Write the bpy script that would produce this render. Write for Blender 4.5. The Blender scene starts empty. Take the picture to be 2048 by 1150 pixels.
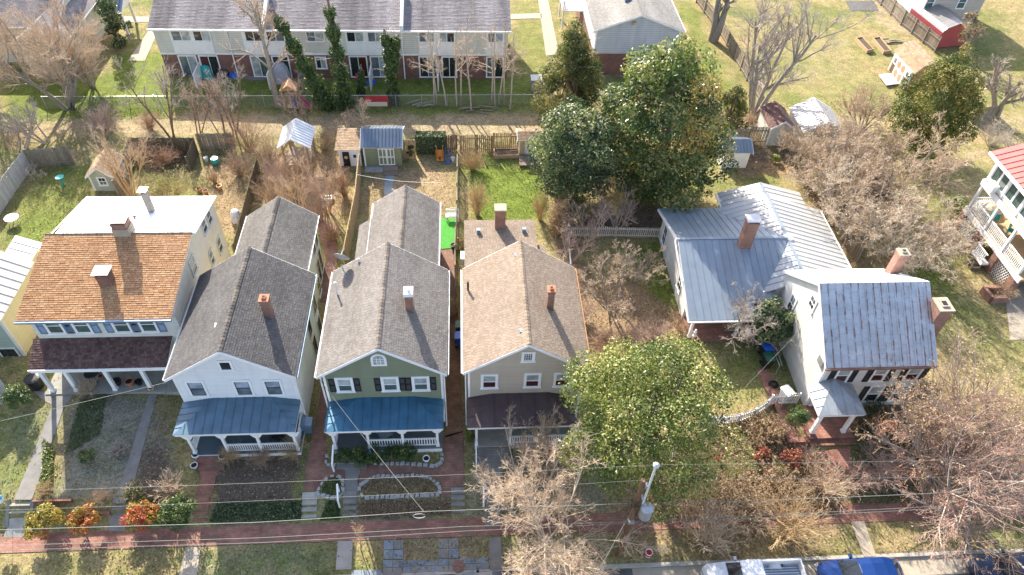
import bpy, math, random
import numpy as np
from mathutils import Vector, Matrix

# ------------------------------------------------------------------ scene, camera, light
S = bpy.context.scene
COL = S.collection
rad = math.radians
FPX = 1441.3                                    # focal length in pixels of a 2048 px wide picture
TH, PS, RO = rad(46.46), rad(5.06), rad(2.81)   # pitch down, yaw to the right, roll
CAMP = np.array([0.0, 0.0, 38.0])
_ct, _st = math.cos(TH), math.sin(TH)
FW = np.array([math.sin(PS)*_ct, math.cos(PS)*_ct, -_st])
_r0 = np.array([math.cos(PS), -math.sin(PS), 0.0]); _u0 = np.cross(_r0, FW)
RT = _r0*math.cos(RO) + _u0*math.sin(RO)
UP = -_r0*math.sin(RO) + _u0*math.cos(RO)
cam_d = bpy.data.cameras.new('camera'); cam = bpy.data.objects.new('camera', cam_d); COL.objects.link(cam)
cam_d.sensor_width = 36.0; cam_d.lens = FPX/2048*36; cam_d.clip_start = 0.5; cam_d.clip_end = 1500
cam.matrix_world = Matrix(((RT[0], UP[0], -FW[0], CAMP[0]), (RT[1], UP[1], -FW[1], CAMP[1]), (RT[2], UP[2], -FW[2], CAMP[2]), (0, 0, 0, 1)))
S.camera = cam

SUN_EL, SUN_AZ = rad(31.5), rad(-20.0)          # azimuth measured from +Y towards +X
world = bpy.data.worlds.new('World'); S.world = world; world.use_nodes = True
wn = world.node_tree.nodes; wn.clear()
wo = wn.new('ShaderNodeOutputWorld'); wb = wn.new('ShaderNodeBackground'); ws = wn.new('ShaderNodeTexSky')
ws.sky_type = 'NISHITA'; ws.sun_disc = False; ws.sun_elevation = SUN_EL; ws.sun_rotation = SUN_AZ
ws.air_density = 1.0; ws.dust_density = 1.6; ws.ozone_density = 1.0
wb.inputs['Strength'].default_value = 0.15
wm = wn.new('ShaderNodeMixRGB'); wm.blend_type = 'MULTIPLY'; wm.inputs[0].default_value = 1.0; wm.inputs[2].default_value = (1.12, 1.0, .94, 1)   # camera white balance
world.node_tree.links.new(ws.outputs[0], wm.inputs[1]); world.node_tree.links.new(wm.outputs[0], wb.inputs[0]); world.node_tree.links.new(wb.outputs[0], wo.inputs[0])
sun_d = bpy.data.lights.new('sun', 'SUN'); sun = bpy.data.objects.new('sun', sun_d); COL.objects.link(sun)
sun_d.energy = 4.4; sun_d.angle = rad(0.5); sun_d.color = (1.0, 0.92, 0.79)
SD = Vector((math.sin(SUN_AZ)*math.cos(SUN_EL), math.cos(SUN_AZ)*math.cos(SUN_EL), math.sin(SUN_EL)))
sun.rotation_euler = SD.to_track_quat('Z', 'Y').to_euler(); sun.location = SD*120
S.view_settings.view_transform = 'Standard'; S.view_settings.look = 'None'
S.view_settings.exposure = 1.6; S.view_settings.gamma = 1.0; S.view_settings.use_curve_mapping = False

# ------------------------------------------------------------------ survey: picture point -> place in the world
def G(px, py, z=0.0):
    d = FW + RT*(px-1024)/FPX - UP*(py-575)/FPX
    return CAMP + d*((z-CAMP[2])/d[2])
def GY(px, py, Y):
    d = FW + RT*(px-1024)/FPX - UP*(py-575)/FPX
    return CAMP + d*(Y/d[1])
def PX(X, Y, Z):                                   # world -> picture (arrays)
    dx, dy, dz = X-CAMP[0], Y-CAMP[1], Z-CAMP[2]
    w = dx*FW[0]+dy*FW[1]+dz*FW[2]
    return 1024+FPX*(dx*RT[0]+dy*RT[1]+dz*RT[2])/w, 575-FPX*(dx*UP[0]+dy*UP[1]+dz*UP[2])/w
def depth(p): return float((np.array(p)-CAMP) @ FW)
def ss(a, b, t):
    t = np.clip((t-a)/(b-a), 0, 1); return t*t*(3-2*t)
def zg(x, y):                                       # height of the ground
    x = np.asarray(x, float); y = np.asarray(y, float)
    h = np.interp(x, [-60, -24, -17, -15, 0, 8, 13, 20, 30, 50], [1.15, 1.1, .95, .85, .85, .8, .62, .72, .8, .7])
    w = np.interp(x, [-10, 8, 13, 40], [1.35, 1.35, 4.0, 4.0])
    f = np.clip((y-18.35)/w, 0, 1)
    z = .12 + (h-.12)*f
    z = z + np.interp(x, [-60, -20, -16.5, 60], [.35, .3, 0, 0])*ss(19.5, 26, y)*(1-ss(33, 44, y))
    back = np.interp(y, [30, 46, 55, 64, 200], [0, 0, .35, .5, .5])
    z = z - back*f
    return np.where(y < 15.25, -.08, z)
def W(px, py, dz=0.0):
    z = .6
    for _ in range(7):
        p = G(px, py, z); z = float(zg(p[0], p[1]))
    return Vector((p[0], p[1], z+dz))

# ------------------------------------------------------------------ materials
MATS = {}
class NT:
    def __init__(s, name):
        s.m = bpy.data.materials.new(name); s.m.use_nodes = True
        s.t = s.m.node_tree; s.n = s.t.nodes; s.n.clear()
        s.out = s.n.new('ShaderNodeOutputMaterial'); s.b = s.n.new('ShaderNodeBsdfPrincipled')
        s.t.links.new(s.b.outputs[0], s.out.inputs[0])
    def add(s, typ, **kw):
        n = s.n.new('ShaderNode'+typ)
        for k, v in kw.items(): setattr(n, k, v)
        return n
    def link(s, a, b): s.t.links.new(a, b)
    def pos(s, scale=None):
        g = s.add('NewGeometry').outputs['Position']
        if scale:
            m = s.add('Mapping'); m.inputs['Scale'].default_value = scale; s.link(g, m.inputs[0]); return m.outputs[0]
        return g
    def uv(s): return s.add('UVMap').outputs[0]
    def noise(s, vec, scale, detail=3, rough=.55):
        n = s.add('TexNoise'); n.inputs['Scale'].default_value = scale; n.inputs['Detail'].default_value = detail
        n.inputs['Roughness'].default_value = rough; s.link(vec, n.inputs['Vector']); return n.outputs[0]
    def ramp(s, fac, stops):
        r = s.add('ValToRGB'); e = r.color_ramp.elements
        while len(e) < len(stops): e.new(.5)
        for i, (p, c) in enumerate(stops):
            e[i].position = p; e[i].color = (c, c, c, 1) if isinstance(c, (int, float)) else (*c, 1)
        s.link(fac, r.inputs[0]); return r.outputs[0]
    def mix(s, fac, a, b, typ='MIX'):
        m = s.add('MixRGB', blend_type=typ)
        for sock, v in ((m.inputs[0], fac), (m.inputs[1], a), (m.inputs[2], b)):
            if isinstance(v, (int, float)): sock.default_value = v if sock == m.inputs[0] else (v, v, v, 1)
            elif isinstance(v, tuple): sock.default_value = (*v, 1)
            else: s.link(v, sock)
        return m.outputs[0]
    def math(s, op, a, b=0.0):
        m = s.add('Math', operation=op)
        for sock, v in ((m.inputs[0], a), (m.inputs[1], b)):
            if isinstance(v, (int, float)): sock.default_value = v
            else: s.link(v, sock)
        return m.outputs[0]
    def attr(s, name):
        a = s.add('Attribute'); a.attribute_name = name; return a.outputs['Fac']
    def bump(s, h, strength=.3, dist=.02):
        b = s.add('Bump'); b.inputs['Strength'].default_value = strength; b.inputs['Distance'].default_value = dist
        s.link(h, b.inputs['Height']); s.link(b.outputs[0], s.b.inputs['Normal'])
    def fin(s, col, rough=.7, metal=0.0, spec=.4):
        if isinstance(col, tuple): s.b.inputs['Base Color'].default_value = (*col, 1)
        else: s.link(col, s.b.inputs['Base Color'])
        if isinstance(rough, (int, float)): s.b.inputs['Roughness'].default_value = rough
        else: s.link(rough, s.b.inputs['Roughness'])
        s.b.inputs['Metallic'].default_value = metal; s.b.inputs['Specular IOR Level'].default_value = spec
        MATS[s.m.name] = s.m; return s.m
def mul(c, k): return tuple(min(1, x*k) for x in c)
def m_plain(name, c, rough=.6, var=.18, sc=2.2, metal=0.0, spec=.4, bump=0.0):
    t = NT(name); p = t.pos()
    n1 = t.noise(p, sc, 4); n2 = t.noise(p, sc*14, 2)
    f = t.mix(.35, n1, n2)
    col = t.ramp(f, [(.3, mul(c, 1-var)), (.7, mul(c, 1+var*.6))])
    if bump: t.bump(n2, bump, .01)
    return t.fin(col, rough, metal, spec)
def m_siding(name, c, pitch=.12, grime_and_shade=.2):
    t = NT(name); p = t.pos()
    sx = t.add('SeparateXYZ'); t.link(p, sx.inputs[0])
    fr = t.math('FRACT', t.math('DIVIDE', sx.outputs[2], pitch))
    line = t.ramp(fr, [(.0, 1.0), (.72, 1.0), (.9, 1-grime_and_shade*1.5), (1.0, 1-grime_and_shade*2)])  # lap shadow line painted into the colour: each course darkens towards its top
    n = t.noise(t.pos((1, 1, .25)), 1.6, 5)
    col = t.ramp(n, [(.3, mul(c, 1-grime_and_shade*.8)), (.65, c)])
    brd = t.noise(t.pos((.25, .25, 8.3)), 1.0, 1)
    col = t.mix(1.0, col, t.ramp(brd, [(.3, .93), (.7, 1.0)]), 'MULTIPLY')
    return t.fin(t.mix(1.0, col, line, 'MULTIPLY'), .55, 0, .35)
def m_shingle(name, c1, c2, c3, big=.25, st=(1.0, .5, 1)):
    t = NT(name); p = t.pos(); r = t.attr('rnd')
    col = t.ramp(r, [(0, c1), (.5, c2), (1, c3)])
    g = t.noise(p, 60, 3, .7); col = t.mix(1.0, col, t.ramp(g, [(.3, .72), (.7, 1.2)]), 'MULTIPLY')
    b = t.noise(t.pos(st), .7, 4); col = t.mix(1.0, col, t.ramp(b, [(.3, 1-big), (.7, 1+big*.4)]), 'MULTIPLY')
    t.bump(g, .25, .006)
    return t.fin(col, .88, 0, .25)
def m_brick(name, c1, c2, mortar, w=.205, h=.068, ms=.01, rough=.85, herr=False, moss=None, wear=.35):
    t = NT(name); u = t.uv()
    b = t.add('TexBrick'); b.inputs['Scale'].default_value = 1.0; b.inputs['Brick Width'].default_value = w; b.inputs['Row Height'].default_value = h
    b.inputs['Mortar Size'].default_value = ms; b.inputs['Mortar Smooth'].default_value = .2; b.inputs['Bias'].default_value = 0.0
    b.inputs['Color1'].default_value = (*c1, 1); b.inputs['Color2'].default_value = (*c2, 1); b.inputs['Mortar'].default_value = (*mortar, 1)
    if herr:
        mp = t.add('Mapping'); mp.inputs['Rotation'].default_value = (0, 0, rad(45)); t.link(u, mp.inputs[0]); u2 = mp.outputs[0]
        t.link(u2, b.inputs['Vector'])
    else: t.link(u, b.inputs['Vector'])
    p = t.pos(); n = t.noise(p, 1.3, 5, .65)
    col = t.mix(1.0, b.outputs[0], t.ramp(n, [(.28, 1-wear), (.7, 1.12)]), 'MULTIPLY')
    if moss:
        n2 = t.noise(p, .9, 6, .7); col = t.mix(t.ramp(n2, [(.5, 0.0), (.68, .75)]), col, moss)
    t.bump(b.outputs['Fac'], -.35, .008)
    return t.fin(col, rough, 0, .3)
def m_leaf(name, stops, rough=.45, transl=.3, spec=.5):
    t = NT(name); r = t.attr('rnd'); col = t.ramp(r, stops)
    t.fin(col, rough, 0, spec)
    tr = t.add('BsdfTranslucent'); mx = t.add('MixShader'); mx.inputs[0].default_value = transl
    t.link(t.mix(1.0, col, (1.0, 1.15, .6), 'MULTIPLY'), tr.inputs[0])
    t.link(t.b.outputs[0], mx.inputs[1]); t.link(tr.outputs[0], mx.inputs[2]); t.link(mx.outputs[0], t.out.inputs[0])
    return t.m
def m_bark(name, c1, c2, sc=9):
    t = NT(name); n = t.noise(t.pos((1, 1, .3)), sc, 4, .65)
    col = t.ramp(n, [(.3, c1), (.7, c2)]); t.bump(n, .5, .03)
    return t.fin(col, .9, 0, .2)
def m_metal_roof(name, c, rough=.4, metal=.35, streak=.15):
    t = NT(name); n = t.noise(t.pos(), 1.1, 5, .6); n2 = t.noise(t.pos(), 22, 2)
    r = t.attr('rnd')
    col = t.mix(1.0, t.ramp(n, [(.3, mul(c, 1-streak)), (.7, mul(c, 1+streak*.5))]), t.ramp(r, [(0, .93), (1, 1.05)]), 'MULTIPLY')
    t.bump(t.noise(t.pos(), 2.5, 2), .12, .02)
    return t.fin(col, t.ramp(n2, [(.3, rough-.06), (.7, rough+.1)]), metal, .5)
def m_rust_tin(name):
    t = NT(name); u = t.uv(); p = t.pos()
    base = t.ramp(t.noise(p, 1.3, 5, .6), [(.3, (.34, .37, .40)), (.7, (.50, .53, .56))])
    sx = t.add('SeparateXYZ'); t.link(p, sx.inputs[0])
    fr = t.math('FRACT', t.math('DIVIDE', t.math('SUBTRACT', sx.outputs[0], 20.75), .4615))
    seam = t.ramp(fr, [(0, 1.0), (.07, .75), (.16, 0.0), (.86, 0.0), (.95, .6), (1.0, 1.0)])
    n = t.noise(t.pos((1.2, .55, .55)), 2.6, 6, .75)
    f = t.math('ADD', t.math('MULTIPLY', seam, .22), n)
    rust = t.ramp(f, [(.60, 0.0), (.70, 1.0)])
    col = t.mix(t.math('MULTIPLY', rust, .85), base, t.ramp(t.noise(p, 9, 3), [(.3, (.13, .05, .03)), (.7, (.26, .11, .06))]))
    return t.fin(col, .5, .25, .4)
def m_glass(name, c, rough=.06):
    t = NT(name); n = t.noise(t.pos(), 1.7, 2)
    return t.fin(t.ramp(n, [(.35, mul(c, .7)), (.65, mul(c, 1.25))]), rough, 0, .8)
def m_wood(name, c1, c2, var=.5):
    t = NT(name); r = t.attr('rnd'); o = t.add('ObjectInfo').outputs['Random']
    f = t.math('FRACT', t.math('ADD', r, o))
    col = t.ramp(f, [(0, c1), (1, c2)])
    n = t.noise(t.pos((3, 3, .5)), 5, 4, .65); col = t.mix(1.0, col, t.ramp(n, [(.25, 1-var), (.75, 1.15)]), 'MULTIPLY')
    return t.fin(col, .85, 0, .2)

# ------------------------------------------------------------------ objects
ORG = {}
def props(o, label=None, cat=None, group=None, kind=None):
    if label: o['label'] = label
    if cat: o['category'] = cat
    if group: o['group'] = group
    if kind: o['kind'] = kind
    return o
def thing(name, loc, label, cat, group=None, rz=0.0):
    o = bpy.data.objects.new(name, None); COL.objects.link(o); o.empty_display_size = .3
    o.location = loc; o.rotation_euler = (0, 0, rz); ORG[o.name] = (Vector(loc), rz)
    return props(o, label, cat, group)
def structure(name, loc=(0, 0, 0)):
    o = bpy.data.objects.new(name, None); COL.objects.link(o); o.location = loc; ORG[o.name] = (Vector(loc), 0.0)
    o['kind'] = 'structure'; return o
def mesh_np(name, verts, quads, rnd=None, tris=None, smooth=False, uv=None):
    me = bpy.data.meshes.new(name); nv = len(verts); quads = np.asarray(quads, np.int32); nf = len(quads); k = quads.shape[1]
    me.vertices.add(nv); me.vertices.foreach_set('co', np.ascontiguousarray(verts, np.float32).ravel())
    me.loops.add(nf*k); me.loops.foreach_set('vertex_index', quads.ravel())
    me.polygons.add(nf); me.polygons.foreach_set('loop_start', np.arange(0, nf*k, k, dtype=np.int32))
    if smooth: me.polygons.foreach_set('use_smooth', np.ones(nf, bool))
    me.update(calc_edges=True)
    if rnd is not None:
        a = me.attributes.new('rnd', 'FLOAT', 'FACE'); a.data.foreach_set('value', np.ascontiguousarray(rnd, np.float32))
    return me
class MB:
    """Collects faces in world coordinates (or in a local frame T) for one mesh object."""
    def __init__(s, T=None, seed=0): s.v = []; s.f = []; s.mi = []; s.r = []; s.T = T; s.rng = random.Random(seed); s.cur = s.rng.random(); s.m = 0; s.sm = False
    def rnd(s): s.cur = s.rng.random()
    def face(s, pts, tag=None):
        b = len(s.v)
        for p in pts:
            p = Vector(p); s.v.append(s.T @ p if s.T else p)
        s.f.append(list(range(b, b+len(pts)))); s.mi.append(s.m); s.r.append(s.cur)
    def box(s, a, b):
        s.rnd()
        x0, y0, z0 = a; x1, y1, z1 = b
        c = [(x0,y0,z0),(x1,y0,z0),(x1,y1,z0),(x0,y1,z0),(x0,y0,z1),(x1,y0,z1),(x1,y1,z1),(x0,y1,z1)]
        for q in ((3,2,1,0),(4,5,6,7),(0,1,5,4),(1,2,6,5),(2,3,7,6),(3,0,4,7)): s.face([c[i] for i in q])
    def prism(s, poly, vec):
        s.rnd(); P = [Vector(p) for p in poly]; Q = [p+Vector(vec) for p in P]; n = len(P)
        s.face(P); s.face(Q[::-1])
        for i in range(n): s.face([P[(i+1) % n], P[i], Q[i], Q[(i+1) % n]])
    def bar(s, p, q, w, h=None, up=(0, 0, 1)):
        """box beam from p to q, w wide, h high"""
        s.rnd(); h = h or w; p = Vector(p); q = Vector(q); d = (q-p).normalized(); u = Vector(up)
        if abs(d.dot(u)) > .98: u = Vector((0, 1, 0))
        a = d.cross(u).normalized(); b = a.cross(d).normalized()
        c = [p+a*(i*w/2)+b*(j*h/2) for i, j in ((-1,-1),(1,-1),(1,1),(-1,1))]; e = [x+(q-p) for x in c]
        s.face(c); s.face(e[::-1])
        for i in range(4): s.face([c[i-1], e[i-1], e[i], c[i]])
    def tube(s, pts, r, n=6):
        s.rnd(); pts = [Vector(p) for p in pts]; rs = r if isinstance(r, (list, tuple)) else [r]*len(pts); rings = []
        for i, p in enumerate(pts):
            d = (pts[min(i+1, len(pts)-1)]-pts[max(i-1, 0)]).normalized(); u = Vector((0, 0, 1)) if abs(d.z) < .9 else Vector((1, 0, 0))
            a = d.cross(u).normalized(); b = d.cross(a)
            rings.append([p+(a*math.cos(2*math.pi*k/n)+b*math.sin(2*math.pi*k/n))*rs[i] for k in range(n)])
        for i in range(len(rings)-1):
            for k in range(n): s.face([rings[i][k], rings[i][(k+1) % n], rings[i+1][(k+1) % n], rings[i+1][k]])
        s.face(rings[0]); s.face(rings[-1][::-1])
    def lathe(s, c, prof, n=12, cap=True):
        """prof = [(r, z), ...] about the vertical through c"""
        s.rnd(); c = Vector(c)
        R = [[c+Vector((r*math.cos(2*math.pi*k/n), r*math.sin(2*math.pi*k/n), z)) for k in range(n)] for r, z in prof]
        for i in range(len(R)-1):
            for k in range(n): s.face([R[i][k], R[i][(k+1) % n], R[i+1][(k+1) % n], R[i+1][k]])
        if cap: s.face(R[0][::-1]); s.face(R[-1])
    def blob(s, c, rx, ry, rz, n=10, m=6, jit=0.0):
        s.rnd(); c = Vector(c); R = []
        for i in range(m+1):
            t = math.pi*i/m; R.append([c+Vector((rx*math.sin(t)*math.cos(2*math.pi*k/n), ry*math.sin(t)*math.sin(2*math.pi*k/n), -rz*math.cos(t)))*1.0 for k in range(n)])
        for i in range(m):
            for k in range(n): s.face([R[i][k], R[i][(k+1) % n], R[i+1][(k+1) % n], R[i+1][k]])
    def build(s, name, mat, parent=None, label=None, kind=None, smooth=False, local=False):
        if not s.f: return None
        me = bpy.data.meshes.new(name); O = Vector((0, 0, 0)); rz = 0.0
        root = parent
        while root is not None and root.parent is not None: root = root.parent
        if root is not None and not local and root.name in ORG: O, rz = ORG[root.name]
        V = [v-O for v in s.v]
        if rz: Rm = Matrix.Rotation(-rz, 3, 'Z'); V = [Rm @ v for v in V]
        me.from_pydata(V, [], s.f)
        mats = mat if isinstance(mat, (list, tuple)) else [mat]
        for m in mats: me.materials.append(MATS[m])
        if len(mats) > 1: me.polygons.foreach_set('material_index', s.mi)
        if smooth: me.polygons.foreach_set('use_smooth', [True]*len(s.f))
        uvl = me.uv_layers.new(name='UVMap'); co = []
        for pl, f in zip(me.polygons, s.f):
            n = pl.normal
            for vi in f:
                v = s.v[vi]
                if abs(n.z) > .85: co += [v.x, v.y]
                elif abs(n.x) > abs(n.y): co += [v.y, v.z]
                else: co += [v.x, v.z]
        uvl.data.foreach_set('uv', co)
        a = me.attributes.new('rnd', 'FLOAT', 'FACE'); a.data.foreach_set('value', s.r)
        o = bpy.data.objects.new(name, me); COL.objects.link(o)
        if parent is not None: o.parent = parent
        elif rz: pass
        return props(o, label, None, None, kind)
def link_mesh(name, me, parent=None, loc=(0, 0, 0), rz=0.0, kind=None, scale=None):
    o = bpy.data.objects.new(name, me); COL.objects.link(o); o.parent = parent; o.location = loc; o.rotation_euler = (0, 0, rz)
    if scale: o.scale = scale
    if kind: o['kind'] = kind
    return o
def copy_thing(r, loc, rz=0.0, label=None, scale=None):
    c = r.copy(); COL.objects.link(c); c.location = loc; c.rotation_euler = (0, 0, rz)
    if scale: c.scale = scale
    if label: c['label'] = label
    for ch in list(r.children):
        d = ch.copy(); COL.objects.link(d); d.parent = c
        for g in list(ch.children):
            e = g.copy(); COL.objects.link(e); e.parent = d
    return c
def clip2(poly, ax, lo, hi):
    for sgn, lim in ((1, lo), (-1, hi)):
        out = []
        for i in range(len(poly)):
            a, b = poly[i-1], poly[i]; da, db = sgn*(a[ax]-lim), sgn*(b[ax]-lim)
            if (da >= 0) != (db >= 0):
                t = da/(da-db); out.append(tuple(a[k]+(b[k]-a[k])*t for k in range(2)))
            if db >= 0: out.append(b)
        poly = out
        if len(poly) < 3: return []
    return poly
# ------------------------------------------------------------------ building blocks of houses
V3 = Vector
NRM = {'-y': V3((0, -1, 0)), '+y': V3((0, 1, 0)), '+x': V3((1, 0, 0)), '-x': V3((-1, 0, 0))}
def frame(c, n):
    n = NRM[n] if isinstance(n, str) else n
    u = V3((0, 0, 1)).cross(n)
    return Matrix(((u.x, n.x, 0, c[0]), (u.y, n.y, 0, c[1]), (u.z, n.z, 1, c[2]), (0, 0, 0, 1)))
def lap(mb, poly, n, pitch=.12, depth=.012):
    """clapboards: each course its own tilted face"""
    n = NRM[n] if isinstance(n, str) else n
    u = V3((0, 0, 1)).cross(n); o = V3(poly[0])
    P = [((V3(p)-o).dot(u), V3(p).z) for p in poly]; z0, z1 = min(p[1] for p in P), max(p[1] for p in P)
    k = math.floor(z0/pitch)
    while k*pitch < z1:
        a = k*pitch; q = clip2(P, 1, a, a+pitch)
        if q:
            mb.rnd(); mb.face([o+u*s+n*(depth*(1-(z-a)/pitch))+V3((0, 0, z-o.z)) for s, z in q])
        k += 1
def wall(root, poly, n, mat, flat=False, pitch=.12):
    mb = MB()
    n_ = NRM[n] if isinstance(n, str) else n
    mb.prism([V3(p)-n_*.002 for p in poly], -n_*.12)
    if not flat: lap(mb, poly, n, pitch)
    return mb.build('wall', mat, root)
def slope(root, poly, mat, kind='shingle', up=None, thick=.07, edge='white_paint', width=.45, rib=.035, name='roof', tab=(.2, .14), panels=True):
    """one roof plane: a deck with shingles or standing-seam panels lying on it; poly starts with the eave edge"""
    P = [V3(p) for p in poly]; e = (P[1]-P[0]).normalized()
    nn = e.cross(P[-1]-P[0]).normalized()
    if nn.z < 0: nn = -nn
    v = nn.cross(e); o = P[0]
    if v.z < 0: v = -v
    mb = MB(); mb.prism([p-nn*.004 for p in P], -nn*thick); deck = mb.build(name, edge, root)
    Q = [((p-o).dot(e), (p-o).dot(v)) for p in P]
    L = lambda s, t, h: o+e*s+v*t+nn*h
    if kind == 'shingle':
        mb = MB(seed=len(bpy.data.objects)); mb.m = 1; mb.face([L(a, b, .0008) for a, b in Q]); mb.m = 0; tw, th = tab; t = min(q[1] for q in Q); t1 = max(q[1] for q in Q); row = 0
        while t < t1-.01:
            r = clip2(Q, 1, t, t+th)
            if r:
                s0, s1 = min(q[0] for q in r), max(q[0] for q in r); s = s0-(.5*tw if row % 2 else 0)-mb.rng.random()*.06
                while s < s1:
                    w = tw*mb.rng.uniform(.85, 1.15); c = clip2(r, 0, s+.007, s+w-.007)
                    if c:
                        mb.rnd(); hh = mb.rng.uniform(.010, .022)
                        mb.face([L(a, b, .001+hh*(1-(b-t)/th)) for a, b in c])
                        lo = [q for q in c if abs(q[1]-t) < 1e-4]
                        if len(lo) >= 2: mb.m = 1; mb.face([L(lo[0][0], t, 0), L(lo[-1][0], t, 0), L(lo[-1][0], t, .001+hh), L(lo[0][0], t, .001+hh)]); mb.m = 0
                    s += w
            t += th; row += 1
        mb.build('shingle', [mat, 'felt'], deck, kind='stuff')
    else:
        s0, s1 = min(q[0] for q in Q), max(q[0] for q in Q); n = max(1, round((s1-s0)/width)); w = (s1-s0)/n
        allm = MB(seed=7)
        for i in range(n):
            mb = MB(seed=i+n) if panels else allm; mb.rnd()
            c = clip2(Q, 0, s0+i*w+.003, s0+(i+1)*w)
            if not c: continue
            mb.face([L(a, b, .006) for a, b in c])
            c2 = clip2(Q, 0, s0+i*w, s0+i*w+.03)
            if c2 and i: mb.prism([L(a, b, .005) for a, b in c2], nn*rib)
            if panels: mb.build('roof_panel', mat, deck)
        if not panels: allm.build('roof_sheet', mat, deck, kind='stuff')
    return deck
def ridge_caps(root, p, q, mat, r=.13, step=.24):
    mb = MB(seed=3); p = V3(p); q = V3(q); d = (q-p); n = int(d.length/step); d = d/n; side = d.cross(V3((0, 0, 1))).normalized()
    for i in range(n):
        mb.rnd(); a = p+d*i; b = a+d*1.12; h = mb.rng.uniform(.0, .012)
        for sg in (-1, 1):
            mb.face([a+V3((0, 0, .035+h)), a+side*(sg*r)+V3((0, 0, -.055+h)), b+side*(sg*r)+V3((0, 0, -.065)), b+V3((0, 0, .022))])
        mb.face([a+V3((0, 0, .035+h)), a+side*r+V3((0, 0, -.055+h)), a-side*r+V3((0, 0, -.055+h))])
    return mb.build('ridge_cap', mat, root, kind='stuff')
def window(root, c, n, w, h, casing='white_paint', sash='white_paint', panes=('glass_pale', 'glass_dark'), cw=.1, grid=(1, 1), name='window', shutters=None, sw=.36, split='h'):
    T = frame(c, n); mb = MB(T); W2, H2 = w/2, h/2
    mb.box((-W2-cw, .012, H2), (W2+cw, .06, H2+cw*1.25)); mb.box((-W2-cw, .012, -H2), (-W2, .055, H2)); mb.box((W2, .012, -H2), (W2+cw, .055, H2))
    mb.box((-W2-cw*1.3, .012, -H2-cw*.8), (W2+cw*1.3, .1, -H2))
    win = mb.build(name, casing, root)
    mb = MB(T); f = .035
    mb.box((-W2, .013, -H2), (-W2+f, .04, H2)); mb.box((W2-f, .013, -H2), (W2, .04, H2)); mb.box((-W2+f, .013, H2-f), (W2-f, .04, H2)); mb.box((-W2+f, .013, -H2), (W2-f, .04, -H2+f))
    if split == 'h': mb.box((-W2+f, .014, -.025), (W2-f, .045, .025))
    elif split == 'v': mb.box((-.03, .014, -H2+f), (.03, .045, H2-f))
    gx, gz = grid
    for i in range(1, gx): mb.box((-W2+w*i/gx-.011, .0145, -H2+f), (-W2+w*i/gx+.011, .036, H2-f))
    for i in range(1, gz): mb.box((-W2+f, .015, -H2+h*i/gz-.011), (W2-f, .0355, -H2+h*i/gz+.011))
    mb.build('sash', sash, win)
    if split == 'h': rc = (((-W2+f, .025), (W2-f, H2-f)), ((-W2+f, -H2+f), (W2-f, -.025)))
    elif split == 'v': rc = (((-W2+f, -H2+f), (-.03, H2-f)), ((.03, -H2+f), (W2-f, H2-f)))
    else: rc = (((-W2+f, -H2+f), (W2-f, H2-f)),)
    for (a, b), pm in zip(rc, panes):
        mb = MB(T); mb.box((a[0], .012, a[1]), (b[0], .022, b[1])); mb.build('pane', pm, win)
    if shutters:
        for sg in (-1, 1):
            mb = MB(T); x0 = sg*(W2+cw+.02+sw/2)
            mb.box((x0-sw/2, .012, -H2-.05), (x0-sw/2+.05, .05, H2+.05)); mb.box((x0+sw/2-.05, .012, -H2-.05), (x0+sw/2, .05, H2+.05))
            for z in (-H2-.05, -.04, H2-.03): mb.box((x0-sw/2+.05, .012, z), (x0+sw/2-.05, .049, z+.08))
            z = -H2+.04
            while z < H2-.05:
                if not -.09 < z < .05: mb.prism([(x0-sw/2+.05, .014, z), (x0-sw/2+.05, .04, z-.0), (x0-sw/2+.05, .014, z+.05)], (sw-.1, 0, 0))
                z += .065
            mb.build('shutter', shutters, root)
    return win
def chimney(root, x, y, z0, z1, w, d, brick='brick_chimney', cap='flat', rz=0.0, name='chimney', capm='concrete'):
    c = V3((x, y, 0)); T = Matrix.Translation(c) @ Matrix.Rotation(rz, 4, 'Z')
    mb = MB(T); mb.box((-w/2, -d/2, z0), (w/2, d/2, z1-.13)); mb.box((-w/2-.03, -d/2-.03, z1-.13), (w/2+.03, d/2+.03, z1)); o = mb.build(name, brick, root)
    mb = MB(T)
    if cap == 'hood':
        for sx in (-1, 1):
            for sy in (-1, 1): mb.box((sx*w*.42-.02, sy*d*.42-.02, z1+.002), (sx*w*.42+.02, sy*d*.42+.02, z1+.18))
        mb.box((-w/2-.1, -d/2-.1, z1+.18), (w/2+.1, d/2+.1, z1+.22)); mb.box((-w/2-.06, -d/2-.06, z1+.22), (w/2+.06, d/2+.06, z1+.235))
    elif cap == 'flue':
        mb.box((-w/2-.05, -d/2-.05, z1+.001), (w/2+.05, d/2+.05, z1+.06)); mb.box((-w*.26, -d*.26, z1+.06), (w*.26, d*.26, z1+.16))
        m2 = MB(T); m2.box((-w*.18, -d*.18, z1+.161), (w*.18, d*.18, z1+.164)); m2.build('flue_opening', 'dark', o)
    mb.build('cap', capm, o)
    mb = MB(T); mb.box((-w/2-.05, -d/2-.05, z0), (w/2+.05, d/2+.05, z0+.25)); 
    return o
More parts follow.
